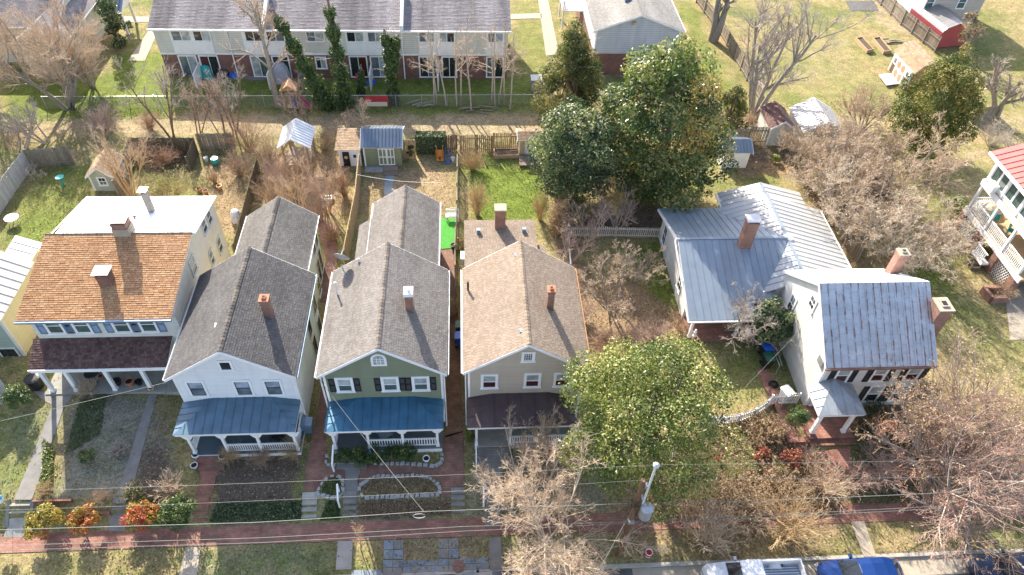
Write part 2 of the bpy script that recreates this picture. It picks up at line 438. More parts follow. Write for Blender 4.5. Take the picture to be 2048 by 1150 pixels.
def gable(root, axis, u0, u1, v0, v1, zb, ze, zr, ov=.25, of=.28, ob=.2, wm='siding_white', rm=('shingle', 'shingle_dark'), ur=None, trim='white_paint', back=True, cap=None, corner=True, gut=True, flat=False, rw=.45, pitch=.12, front=True, drop=.0, panels=True, gm=None):
    mp = (lambda u, v, z: V3((u, v, z))) if axis == 'y' else (lambda u, v, z: V3((v, u, z)))
    N = {'y': ('-y', '+y', '-x', '+x'), 'x': ('-x', '+x', '-y', '+y')}[axis]
    ur = (u0+u1)/2 if ur is None else ur
    a0, a1 = u0-ov, u1+ov; sl0, sl1 = (zr-ze)/(ur-a0), (zr-ze)/(a1-ur); w0, w1 = ze+ov*sl0-.08, ze+ov*sl1-.08
    if front: wall(root, [mp(u0, v0, zb), mp(u1, v0, zb), mp(u1, v0, w1), mp(ur, v0, zr-.09), mp(u0, v0, w0)], N[0], wm, flat, pitch)
    if back: wall(root, [mp(u0, v1, zb), mp(u1, v1, zb), mp(u1, v1, w1), mp(ur, v1, zr-.09), mp(u0, v1, w0)], N[1], wm, flat, pitch)
    wall(root, [mp(u0, v0, zb), mp(u0, v1, zb), mp(u0, v1, w0), mp(u0, v0, w0)], N[2], wm, flat, pitch)
    wall(root, [mp(u1, v0, zb), mp(u1, v1, zb), mp(u1, v1, w1), mp(u1, v0, w1)], N[3], wm, flat, pitch)
    f, b = v0-of, v1+ob
    kinds = rm if isinstance(rm[0], tuple) else (rm, rm)
    slope(root, [mp(a0, f, ze), mp(a0, b, ze), mp(ur, b, zr), mp(ur, f, zr)], kinds[0][1], kinds[0][0], edge=trim, width=rw, panels=panels)
    slope(root, [mp(a1, f, ze), mp(a1, b, ze), mp(ur, b, zr), mp(ur, f, zr)], kinds[1][1], kinds[1][0], edge=trim, width=rw, panels=panels)
    if cap: ridge_caps(root, mp(ur, f, zr+.02), mp(ur, b, zr+.02), cap)
    sg = 1
    for vv, dv in ((f, -.036),) + (((b, .036),) if back else ()):
        if vv == f and not front: continue
        for (ua, ub) in ((a0, ur), (a1, ur)):
            mb = MB(); s = 1 if dv < 0 else -1
            mb.prism([mp(ua, vv+dv*.05, ze-.01), mp(ub, vv+dv*.05, zr-.01), mp(ub, vv+dv*.05, zr-.2), mp(ua, vv+dv*.05, ze-.2)], mp(0, dv, 0)); mb.build('rake_board', trim, root)
    if gut:
        for ua, s in ((a0, -1), (a1, 1)):
            mb = MB(); mb.prism([mp(ua, f, ze-.13), mp(ua+s*.1, f, ze-.11), mp(ua+s*.11, f, ze-.02), mp(ua+s*.09, f, ze-.02), mp(ua+s*.085, f, ze-.09), mp(ua, f, ze-.1)], mp(0, b-f, 0)); mb.build('gutter', (gm or trim) if s > 0 else trim, root)
    if corner and front:
        for uu, s in ((u0, -1), (u1, 1)):
            zz = w0 if s < 0 else w1
            mb = MB(); p = mp(uu-s*.11, v0-.02, zb); q = mp(uu+s*.02, v0+.11, zz-.02)
            mb.box((min(p.x, q.x), min(p.y, q.y), zb), (max(p.x, q.x), max(p.y, q.y), zz-.02)); mb.build('corner_board', trim, root)
    return dict(w0=w0, w1=w1, a0=a0, a1=a1, ur=ur)
BAL = {}
def baluster(h, t=.04):
    k = (round(h, 3), t)
    if k not in BAL:
        mb = MB(); mb.box((-t/2, -t/2, 0), (t/2, t/2, h)); o = mb.build('baluster', 'white_paint'); BAL[k] = o.data; bpy.data.objects.remove(o)
    return BAL[k]
def railing(root, p, q, h=.75, gap=.13, t=.045, mat='white_paint'):
    p, q = V3(p), V3(q); mb = MB(); up = V3((0, 0, 1))
    mb.bar(p+up*h, q+up*h, .08, .06); mb.bar(p+up*.1, q+up*.1, .06, .05); r = mb.build('railing', mat, root)
    O = ORG[root.name][0]; n = max(2, int((q-p).length/gap)); rz = math.atan2(q.y-p.y, q.x-p.x)
    for i in range(1, n):
        link_mesh('baluster', baluster(h-.155, t), r, p+(q-p)*(i/n)+up*.125-O, rz)
    return r
def porch_post(root, x, y, z0, z1, w=.14, brk=True, mat='white_paint', name='porch_post'):
    mb = MB(); h = w/2
    mb.box((x-h, y-h, z0), (x+h, y+h, z1)); mb.box((x-h-.03, y-h-.03, z0), (x+h+.03, y+h+.03, z0+.16)); mb.box((x-h-.025, y-h-.025, z1-.14), (x+h+.025, y+h+.025, z1-.02))
    if brk:
        for s in (-1, 1): mb.prism([(x+s*h, y-.03, z1-.14), (x+s*(h+.3), y-.03, z1-.03), (x+s*(h+.3), y-.03, z1-.1), (x+s*(h+.1), y-.03, z1-.42), (x+s*h, y-.03, z1-.5)], (0, .06, 0))
    return mb.build(name, mat, root)
def hip_porch(root, x0, x1, yw, yf, z0, z1, mat, inset=1.5, width=.5, edge='white_paint', kind='metal'):
    """low hipped porch roof against the wall at yw"""
    xa, xb = x0+inset, x1-inset
    slope(root, [(x0, yf, z0), (x1, yf, z0), (xb, yw, z1), (xa, yw, z1)], mat, kind, width=width, name='porch_roof', edge=edge)
    for xe, xi in ((x0, xa), (x1, xb)):
        slope(root, [(xe, yf, z0), (xe, yw, z0), (xi, yw, z1)], mat, kind, width=width*.9, name='porch_roof', edge=edge)
    mb = MB(); mb.bar((x0+.06, yf+.06, z0-.14), (x1-.06, yf+.06, z0-.14), .06, .14)
    for xe in (x0+.06, x1-.06): mb.bar((xe, yf+.09, z0-.14), (xe, yw, z0-.14), .06, .14)
    mb.build('porch_beam', edge, root)
def floor_box(root, x0, x1, y0, y1, z, mat, zb=None, skirt='white_paint', name='porch_floor'):
    mb = MB(); mb.box((x0, y0, z-.05), (x1, y1, z)); mb.build(name, mat, root)
    mb = MB(); zb = z-.6 if zb is None else zb
    mb.box((x0+.03, y0+.03, zb), (x1-.03, y0+.08, z-.05)); mb.box((x0+.03, y0+.08, zb), (x0+.08, y1, z-.05)); mb.box((x1-.08, y0+.08, zb), (x1-.03, y1, z-.05)); mb.build('skirting', skirt, root)
def downspout(root, x, y, z0, z1, mat='white_paint'):
    mb = MB(); mb.tube([(x, y+.2, z1), (x, y, z1-.25), (x, y, z0+.2), (x, y-.2, z0+.05)], .045, 6); mb.build('downspout', mat, root)
def steps(name, x0, x1, y0, y1, z0, z1, n, mat, label, cat='steps', walls=None):
    """flight climbing from y0 (low, z0) to y1 (high, z1)"""
    t = thing(name, ((x0+x1)/2, (y0+y1)/2, z0), label, cat); d = (y1-y0)/n; r = (z1-z0)/n
    for i in range(n):
        mb = MB(); mb.box((x0, y0+i*d, z0-.1), (x1, y1, z0+(i+1)*r) if i == n-1 else (x1, y0+(i+1)*d+.0, z0+(i+1)*r)); mb.build('step', mat, t)
    if walls:
        for xa, xb in ((x0-.18, x0-.004), (x1+.004, x1+.18)):
            mb = MB(); mb.prism([(xa, y0, z0-.1), (xa, y1, z0-.1), (xa, y1, z1+.15), (xa, y0, z0+.25)], (xb-xa, 0, 0)); mb.build('side_wall', walls, t)
    return t
def at(px, py, Y): p = GY(px, py, Y); return (float(p[0]), Y, float(p[2]))
def atx(px, py, X):
    d = FW + RT*(px-1024)/FPX - UP*(py-575)/FPX; p = CAMP+d*((X-CAMP[0])/d[0]); return (X, float(p[1]), float(p[2]))
# ------------------------------------------------------------------ materials used below
m_plain('white_paint', (.80, .80, .79), .45, .1, 1.5)
m_plain('dark', (.012, .012, .013), .8)
m_plain('black_paint', (.014, .016, .02), .45, .2)
m_plain('concrete', (.36, .34, .30), .9, .3, 1.8, bump=.2)
m_plain('concrete_dark', (.22, .21, .19), .9, .35, 1.6, bump=.2)
m_plain('concrete_tan', (.36, .31, .24), .9, .25, 1.5, bump=.15)
m_plain('asphalt', (.10, .10, .10), .9, .3, 2.5, bump=.3)
m_plain('slate', (.18, .22, .25), .6, .35, 1.6, bump=.2)
m_plain('stone', (.34, .34, .32), .85, .4, 6, bump=.3)
m_plain('galv', (.50, .51, .52), .4, .2, 3, metal=.6)
m_plain('tin_pale', (.62, .61, .58), .5, .12, 1.2, metal=.1)
m_plain('white_roof', (.86, .86, .85), .6, .05, .7)
m_plain('terracotta', (.40, .16, .09), .8, .3, 5)
m_plain('plastic_blue', (.02, .12, .52), .4, .1)
m_plain('plastic_green', (.02, .09, .06), .45, .15)
m_plain('plastic_black', (.02, .02, .022), .45, .2)
m_plain('plastic_teal', (.02, .38, .36), .4, .1)
m_plain('plastic_red', (.42, .03, .03), .4, .15)
m_plain('plastic_pink', (.55, .11, .2), .4, .1)
m_plain('plastic_orange', (.62, .24, .04), .5, .2)
m_plain('balloon_blue', (.10, .46, .74), .25, .1)
m_plain('fabric_grey', (.42, .43, .48), .9, .25, 6)
m_plain('fabric_blue', (.05, .20, .48), .8, .3, 9)
m_plain('fabric_red', (.40, .04, .05), .9, .25)
m_plain('door_red', (.42, .03, .035), .4, .1)
m_plain('porch_grey', (.13, .15, .155), .6, .22, 1.3)
m_plain('porch_blue', (.07, .105, .125), .6, .2, 1.3)
m_plain('porch_conc', (.27, .27, .24), .85, .3, 1.4)
m_plain('turf', (.05, .26, .03), .9, .25, 5, bump=.4)
m_plain('deck_tan', (.50, .36, .21), .75, .2, 3)
m_plain('brown_panel', (.40, .23, .12), .8, .15)
m_plain('tan_panel', (.50, .38, .22), .8, .15)
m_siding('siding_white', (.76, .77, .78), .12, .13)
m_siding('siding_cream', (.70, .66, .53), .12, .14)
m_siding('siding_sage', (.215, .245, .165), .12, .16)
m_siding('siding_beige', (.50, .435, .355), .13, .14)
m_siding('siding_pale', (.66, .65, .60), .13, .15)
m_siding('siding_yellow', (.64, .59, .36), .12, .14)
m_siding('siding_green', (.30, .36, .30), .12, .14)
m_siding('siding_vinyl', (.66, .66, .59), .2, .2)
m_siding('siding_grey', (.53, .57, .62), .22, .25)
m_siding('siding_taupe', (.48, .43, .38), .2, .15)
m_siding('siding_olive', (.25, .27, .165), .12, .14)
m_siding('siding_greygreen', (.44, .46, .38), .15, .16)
m_plain('tan_wall', (.62, .57, .46), .8, .14, 1.2)
m_shingle('shingle_dark', (.08, .078, .078), (.10, .098, .098), (.122, .119, .119), .22)
m_shingle('shingle_grey', (.15, .138, .128), (.178, .166, .154), (.205, .192, .178), .2)
m_shingle('shingle_wing', (.118, .113, .105), (.142, .137, .127), (.17, .164, .152), .24)
m_shingle('shingle_tan', (.215, .168, .128), (.25, .198, .153), (.285, .23, .18), .14)
m_shingle('shingle_orange', (.35, .18, .085), (.41, .225, .11), (.48, .285, .15), .12)
m_shingle('shingle_maroon', (.10, .055, .05), (.15, .085, .075), (.19, .12, .10), .35)
m_shingle('shingle_far', (.24, .22, .22), (.285, .26, .26), (.325, .295, .29), .5, (.9, .07, .07))
m_shingle('shingle_pale', (.21, .205, .19), (.25, .245, .23), (.29, .285, .265), .3, (.9, .15, .15))
m_shingle('shingle_brown', (.28, .19, .12), (.34, .24, .15), (.40, .29, .19), .15)
m_shingle('cap_grey', (.115, .10, .088), (.155, .135, .118), (.20, .17, .145), .2)
m_shingle('cap_tan', (.19, .145, .11), (.235, .185, .14), (.275, .22, .165), .15)
m_shingle('cap_dark', (.07, .066, .063), (.10, .094, .088), (.155, .135, .115), .2)
m_brick('brick_chimney', (.30, .105, .065), (.19, .065, .045), (.36, .30, .25), .2, .075, .012)
m_brick('brick_dark', (.22, .085, .06), (.14, .055, .042), (.26, .22, .19), .2, .075, .01)
m_brick('brick_wall', (.23, .085, .065), (.17, .065, .05), (.22, .18, .16), .22, .08, .012)
m_brick('brick_walk', (.40, .19, .14), (.29, .125, .095), (.17, .12, .09), .21, .105, .012, moss=(.14, .115, .075), wear=.45)
m_brick('brick_path', (.34, .165, .12), (.24, .115, .088), (.14, .11, .085), .21, .105, .013, moss=(.12, .10, .065), wear=.5)
m_brick('brick_herring', (.36, .16, .11), (.27, .115, .085), (.17, .12, .09), .22, .11, .012, herr=True, wear=.3)
m_brick('brick_mossy', (.33, .18, .105), (.24, .13, .08), (.14, .11, .07), .21, .105, .012, moss=(.13, .11, .05), wear=.45)
m_metal_roof('metal_blue', (.042, .145, .235), .42, .2, .3)
m_metal_roof('metal_slate', (.16, .24, .34), .4, .25)
m_metal_roof('metal_maroon', (.088, .056, .055), .5, .1, .25)
m_metal_roof('metal_grey', (.22, .265, .31), .42, .25, .12)
m_metal_roof('metal_pale', (.43, .43, .415), .5, .1, .1)
m_metal_roof('metal_shed', (.13, .17, .22), .35, .35)
m_metal_roof('metal_red', (.52, .15, .13), .5, .1)
m_metal_roof('metal_gaz', (.60, .61, .62), .35, .4)
m_metal_roof('metal_hood', (.30, .33, .35), .45, .2, .3)
m_metal_roof('metal_barn', (.30, .30, .29), .35, .5)
m_metal_roof('metal_redwall', (.40, .085, .095), .5, .1)
m_rust_tin('tin_rust')
m_glass('glass_dark', (.025, .03, .034)); m_glass('glass_pale', (.34, .38, .38)); m_glass('glass_green', (.07, .11, .095)); m_glass('glass_red', (.075, .016, .014)); m_glass('glass_mid', (.12, .15, .17)); m_glass('glass_sky', (.30, .35, .42))
m_wood('fence_grey', (.24, .205, .16), (.36, .31, .245)); m_wood('fence_pale', (.40, .39, .37), (.52, .51, .49), .3); m_wood('fence_tan', (.38, .26, .15), (.50, .36, .22)); m_wood('fence_brown', (.20, .13, .085), (.28, .19, .13)); m_wood('fence_dark', (.12, .10, .07), (.19, .16, .11)); m_wood('picket_white', (.66, .65, .61), (.78, .77, .74), .25); m_wood('picket_old', (.52, .47, .40), (.68, .63, .56), .35)
m_wood('wood_deck', (.22, .17, .13), (.30, .24, .19)); m_wood('wood_raw', (.42, .28, .16), (.52, .36, .22), .3); m_wood('pole_wood', (.20, .115, .07), (.26, .16, .10), .45)
m_bark('bark_grey', (.20, .17, .14), (.36, .32, .27)); m_bark('bark_pale', (.36, .30, .23), (.54, .46, .37)); m_bark('bark_tan', (.36, .24, .13), (.52, .37, .22)); m_bark('bark_brown', (.13, .09, .065), (.26, .19, .14)); m_bark('bark_white', (.26, .22, .19), (.46, .41, .36))
m_bark('twig_tan', (.44, .33, .23), (.62, .49, .36)); m_bark('twig_grey', (.34, .29, .25), (.52, .46, .40)); m_bark('twig_brown', (.30, .20, .13), (.44, .32, .22)); m_bark('twig_rust', (.32, .19, .12), (.46, .31, .21)); m_bark('twig_pink', (.38, .26, .21), (.52, .39, .32)); m_bark('twig_red', (.30, .13, .09), (.44, .25, .17)); m_bark('twig_gold', (.42, .29, .15), (.56, .41, .24))
m_leaf('leaf_magnolia', [(0, (.025, .055, .022)), (.4, (.085, .135, .045)), (.7, (.19, .225, .075)), (.93, (.42, .42, .20)), (1, (.46, .30, .10))], .35, .4, .5)
m_leaf('leaf_holly', [(0, (.022, .05, .026)), (.5, (.075, .115, .052)), (.85, (.16, .20, .09)), (1, (.34, .34, .18))], .45, .3, .4)
m_leaf('leaf_olive', [(0, (.035, .07, .016)), (.4, (.105, .145, .03)), (.75, (.21, .235, .06)), (1, (.36, .34, .11))], .42, .32, .45)
m_leaf('leaf_conifer', [(0, (.035, .06, .022)), (.45, (.11, .135, .042)), (.8, (.23, .21, .075)), (1, (.33, .25, .13))], .6, .35, .3)
m_leaf('leaf_gold', [(0, (.035, .06, .016)), (.5, (.10, .125, .028)), (.85, (.21, .19, .045)), (1, (.30, .22, .075))], .6, .3, .3)
m_leaf('leaf_ivy', [(0, (.025, .06, .015)), (.6, (.06, .11, .025)), (1, (.15, .17, .045))], .45, .25, .5)
m_leaf('leaf_shrub', [(0, (.03, .07, .018)), (.6, (.07, .12, .03)), (1, (.16, .19, .05))], .45, .3, .5)
m_leaf('leaf_nandina', [(0, (.10, .13, .025)), (.3, (.34, .27, .05)), (.6, (.50, .20, .05)), (1, (.46, .08, .05))], .5, .35, .4)
m_leaf('leaf_nandina_gold', [(0, (.09, .13, .025)), (.45, (.34, .30, .05)), (.8, (.46, .26, .06)), (1, (.42, .12, .05))], .5, .35, .4)
m_leaf('leaf_red', [(0, (.22, .06, .045)), (.6, (.36, .11, .075)), (1, (.42, .23, .12))], .5, .35, .4)
m_leaf('leaf_bud', [(0, (.16, .20, .05)), (1, (.30, .32, .10))], .5, .4, .4)
m_leaf('leaf_dry', [(0, (.17, .115, .07)), (.5, (.29, .205, .13)), (1, (.44, .35, .24))], .7, .3, .2)
m_leaf('leaf_blossom', [(0, (.44, .38, .33)), (1, (.66, .61, .56))], .6, .3, .2)
m_leaf('leaf_redbud', [(0, (.34, .11, .075)), (.6, (.44, .20, .13)), (1, (.46, .32, .18))], .6, .3, .3)
m_leaf('leaf_tanbud', [(0, (.44, .32, .15)), (1, (.60, .48, .26))], .6, .3, .3)
m_leaf('grass_dry', [(0, (.24, .20, .09)), (1, (.40, .34, .17))], .8, .3, .2)
m_leaf('grass_green', [(0, (.07, .13, .025)), (.6, (.12, .19, .035)), (1, (.22, .25, .07))], .7, .35, .2)

m_metal_roof('metal_bluegrey', (.095, .17, .235), .42, .2, .28)
m_plain('wire_grey', (.16, .17, .155), .6, .2)

m_plain('felt', (.03, .028, .026), .9, .2)
m_plain('soil', (.085, .06, .042), .95, .4, 8, bump=.4)

m_bark('twig_maple', (.27, .185, .15), (.44, .33, .275))
# ------------------------------------------------------------------ ground, road, paths
def wpoly(px): return [W(*p) for p in px]
def inside(xs, ys, poly):
    c = np.zeros(xs.shape, bool); n = len(poly)
    for i in range(n):
        x0, y0 = poly[i-1][0], poly[i-1][1]; x1, y1 = poly[i][0], poly[i][1]
        if y0 == y1: continue
        c ^= ((y0 > ys) != (y1 > ys)) & (xs < (x1-x0)*(ys-y0)/(y1-y0)+x0)
    return c
def wob(x, y, a=.5):
    return a*(np.sin(x*1.9+1.3*np.sin(y*1.1))+.6*np.sin(x*4.3+y*2.7))/1.6, a*(np.sin(y*2.1+1.7*np.sin(x*.9))+.6*np.sin(y*4.9-x*2.3))/1.6
ZONES = {
 'green': [(.95, [(940,345),(1085,335),(1105,445),(955,445)]), (.55, [(918,300),(1060,295),(1070,345),(920,345)]), (.58, [(20,420),(70,335),(190,330),(200,400),(130,470),(60,530),(0,530),(0,440)]),
   (.75, [(1270,478),(1330,478),(1368,645),(1285,650)]), (.5, [(1020,0),(1080,0),(1115,100),(1090,180),(1020,130)]), (.6, [(1345,0),(1392,0),(1480,200),(1440,215)]), (.42, [(1740,350),(1850,320),(1940,480),(1925,640),(1780,500)]),
   (.75, [(235,100),(335,100),(355,230),(205,250)]), (.62, [(350,155),(1085,150),(1085,225),(350,225)]), (.7, [(0,160),(225,150),(205,240),(0,250)]), (.45, [(0,800),(130,800),(50,1000),(0,1000)]), (.3, [(160,850),(290,800),(230,980),(130,990)]),
   (.5, [(395,1095),(672,1085),(665,1160),(385,1160)]), (.45, [(1470,690),(1545,690),(1520,800),(1440,850),(1400,760)]), (.35, [(1450,90),(1800,60),(1800,200),(1620,330),(1500,250)]), (.4, [(1960,90),(2060,90),(2060,300),(1960,230)]), (.5, [(185,1100),(380,1096),(370,1160),(180,1160)]),
   (.4, [(1960,790),(2060,790),(2060,950),(1990,940)]), (.4, [(1480,300),(1560,300),(1560,345),(1470,345)]), (.7, [(345,158),(1090,152),(1090,200),(345,205)])],
 'litter': [(1.0, [(1090,380),(1140,380),(1180,560),(1205,720),(1170,720),(1105,480)]), (.95, [(1180,580),(1260,560),(1420,650),(1420,720),(1180,740)]), (.8, [(1380,850),(1560,800),(1700,1000),(1690,1050),(1200,1060),(1220,980)]), (.55, [(945,930),(1160,900),(1200,1030),(930,1030)]),
   (.7, [(400,330),(505,315),(490,480),(440,490),(400,400)]), (.8, [(1440,290),(1600,300),(1725,545),(1700,545),(1600,360),(1460,350)]), (.6, [(300,770),(345,760),(345,900),(300,900)]), (.55, [(1700,850),(2060,800),(2060,1040),(1700,1040)]), (.5, [(1200,1062),(1690,1050),(1700,1112),(1210,1132)]),
   (.6, [(720,340),(910,330),(915,440),(720,440)]), (.75, [(520,300),(700,300),(690,440),(640,470),(520,440)]), (.5, [(190,1096),(370,1094),(360,1160),(180,1160)]), (.6, [(0,250),(110,250),(60,300),(0,300)]), (.6, [(1700,520),(1800,480),(1900,640),(1880,640)]), (.7, [(700,1085),(960,1080),(960,1120),(700,1120)])],
 'mulch': [(.95, [(425,935),(600,925),(603,1045),(415,1048)]), (.7, [(300,298),(400,298),(400,345),(290,350)]), (.5, [(415,290),(480,290),(480,330),(415,330)]), (.85, [(1280,405),(1330,410),(1325,470),(1140,470),(1140,440)]), (.9, [(435,895),(612,890),(612,940),(440,940)]), (.7, [(160,770),(310,770),(300,800),(170,815)]),
   (.6, [(130,830),(200,850),(120,990),(95,960)]), (.7, [(260,880),(345,880),(340,1000),(300,1050),(260,1000)]), (.6, [(640,1000),(930,995),(930,1040),(640,1045)]), (.5, [(0,440),(60,440),(20,500),(0,520)]), (.6, [(1700,800),(1860,780),(1880,1000),(1700,1000)]), (.6, [(1440,290),(1640,290),(1640,330),(1440,330)])],
 'grey': [(.9, [(150,800),(300,780),(345,870),(330,1000),(150,1000),(110,985)]), (.6, [(0,800),(120,800),(30,1005),(0,1005)]), (.8, [(430,1040),(640,1000),(930,1000),(940,1040),(640,1050)]), (.7, [(405,1095),(672,1085),(665,1160),(385,1160)]), (.7, [(930,900),(1200,900),(1240,1030),(930,1040)]), (.6, [(705,1082),(980,1075),(980,1120),(705,1120)]), (.5, [(1010,1070),(1240,1062),(1230,1140),(1010,1145)]), (.5, [(1700,860),(2000,850),(2040,1030),(1700,1030)])],
 'dirt': [(.45, [(1760,380),(1840,400),(1900,560),(1800,520)]), (.4, [(1550,90),(1700,70),(1720,150),(1600,180)]), (.5, [(740,345),(905,335),(905,420),(760,420)]), (.35, [(980,300),(1040,360),(1000,420),(960,380)]), (.75, [(-40,228),(2100,222),(2100,262),(-40,275)]), (.7, [(1740,0),(1830,0),(1880,90),(1760,60)]), (.5, [(1880,300),(2000,290),(1990,420),(1880,380)]), (.5, [(1900,560),(1990,540),(1990,610),(1900,620)])]}
def axis_coords(a, b, step, far):
    m = np.arange(a, b, step); lo = a-np.array(far[::-1], float); hi = m[-1]+np.array(far, float); return np.concatenate([lo, m, hi])
FAR = [4, 15, 40, 120, 350]
gx = axis_coords(-62, 78, .4, FAR); gy = np.concatenate([[-330, -60, 0, 8], np.arange(13, 104, .4), [108, 125, 160, 260, 600]])
GX, GYY = np.meshgrid(gx, gy); gz = zg(GX, GYY)
nv = len(gx)*len(gy); idx = np.arange(nv).reshape(len(gy), len(gx))
quads = np.stack([idx[:-1, :-1], idx[:-1, 1:], idx[1:, 1:], idx[1:, :-1]], -1).reshape(-1, 4)
rg = np.random.default_rng(5)
bumpz = .012*np.sin(GX*2.3+np.sin(GYY*1.7)*2)*np.sin(GYY*2.9+np.sin(GX)*1.5)*(GYY > 19.5)
me = mesh_np('ground', np.stack([GX, GYY, gz+bumpz], -1).reshape(-1, 3), quads, smooth=True)
wx, wy = wob(GX, GYY, .45); AT = {}
for k, zs in ZONES.items():
    a = np.zeros(GX.shape)
    for v, px in zs:
        P = wpoly(px); a = np.maximum(a, v*inside(GX+wx, GYY+wy, P))
    for _ in range(5):                                         # soften the borders
        a[1:-1, 1:-1] = (a[1:-1, 1:-1]*2+a[:-2, 1:-1]+a[2:, 1:-1]+a[1:-1, :-2]+a[1:-1, 2:])/6
    AT[k] = a; at_ = me.attributes.new(k, 'FLOAT', 'POINT'); at_.data.foreach_set('value', a.ravel().astype(np.float32))
t = NT('ground_mat'); p = t.pos()
n1 = t.noise(p, .55, 6, .65); n2 = t.noise(p, 3.2, 5, .7); n3 = t.noise(p, 16, 3, .7)
base = t.mix(t.ramp(n1, [(.35, 0.0), (.65, 1.0)]), (.27, .225, .105), (.17, .165, .062))
base = t.mix(t.ramp(n2, [(.45, 0.0), (.7, .75)]), base, (.36, .28, .16)); n0 = t.noise(p, .16, 5, .6); base = t.mix(t.ramp(n0, [(.5, 0.0), (.62, .7)]), base, (.115, .145, .04)); base = t.mix(t.ramp(n0, [(.33, .7), (.43, 0.0)]), base, (.31, .22, .125))
def fac(name, nz, amt=1.0):
    s = t.math('ADD', t.attr(name), t.math('MULTIPLY', t.math('SUBTRACT', nz, .5), 1.5))
    return t.math('MULTIPLY', t.ramp(s, [(.3, 0.0), (.75, 1.0)]), t.ramp(t.attr(name), [(.02, 0.0), (.35, amt)]))
grn = t.mix(n2, (.085, .135, .022), (.19, .225, .045)); grn = t.mix(t.ramp(n3, [(.3, .45), (.6, 0.0)]), grn, (.05, .075, .018))
lit = t.mix(n2, (.40, .285, .17), (.25, .17, .10)); lit = t.mix(t.ramp(n3, [(.35, .6), (.65, 0.0)]), lit, (.13, .095, .06))
mul_ = t.mix(n3, (.06, .047, .037), (.17, .13, .095))
grey = t.mix(n2, (.20, .195, .155), (.12, .12, .095)); grey = t.mix(t.ramp(n3, [(.3, .55), (.6, 0.0)]), grey, (.30, .29, .25))
dirt = t.mix(n2, (.40, .32, .20), (.24, .19, .12))
col = t.mix(fac('dirt', n1, .9), base, dirt); col = t.mix(fac('grey', n2, .85), col, grey); col = t.mix(fac('green', n2), col, grn); col = t.mix(fac('litter', n2), col, lit); col = t.mix(fac('mulch', n2), col, mul_)
n4 = t.noise(p, 7, 6, .85); col = t.mix(1.0, col, t.ramp(n4, [(.34, .42), (.5, 1.0), (.64, 1.55)]), 'MULTIPLY'); n5 = t.noise(p, 1.4, 4, .7); col = t.mix(1.0, col, t.ramp(n5, [(.35, .78), (.65, 1.14)]), 'MULTIPLY')
t.bump(t.mix(.6, n2, n4), .9, .07); t.fin(col, .95, 0, .1)
me.materials.append(MATS['ground_mat'])
o = bpy.data.objects.new('ground', me); COL.objects.link(o); o['kind'] = 'structure'

PAVED = []
def drape(name, px, mat, dz=.012, world=False, parent=None, kind='structure', cell=.6):
    P = [V3(p) for p in px] if world else wpoly(px); Q = [(p[0], p[1]) for p in P]; PAVED.append(Q)
    x0, x1 = min(q[0] for q in Q), max(q[0] for q in Q); y0, y1 = min(q[1] for q in Q), max(q[1] for q in Q)
    mb = MB(); fl = y0 > 15.3
    for i in range(int((x1-x0)/cell)+1):
        r = clip2(Q, 0, x0+i*cell, x0+(i+1)*cell)
        if not r: continue
        for j in range(int((y1-y0)/cell)+1):
            c = clip2(r, 1, y0+j*cell, y0+(j+1)*cell)
            if c: mb.face([(a, b, float(zg(a, b) if b > 15.26 or not fl else .12)+dz) for a, b in c])
    o = mb.build(name, mat, parent)
    if o and kind and not parent: o['kind'] = kind
    return o
mb = MB(); mb.face([(-400, -300, 0), (400, -300, 0), (400, 15.2, 0), (-400, 15.2, 0)]); o = mb.build('road', 'asphalt'); o['kind'] = 'structure'
kr = structure('kerb')
for i in range(60):
    x = -75+i*3.0; mb = MB(seed=i); mb.box((x+.006, 15.2, -.2), (x+2.994, 15.4, .135)); mb.build('kerb_stone', 'concrete', kr)
def rect(x0, x1, y0, y1): return [(x0, y0, 0), (x1, y0, 0), (x1, y1, 0), (x0, y1, 0)]
drape('pavement', rect(-60, 70, 17.22, 18.32), 'brick_walk', .03, True, cell=2.5)
drape('gutter_apron', rect(8.5, 60, 14.2, 15.19), 'concrete_tan', .088, True, cell=5)
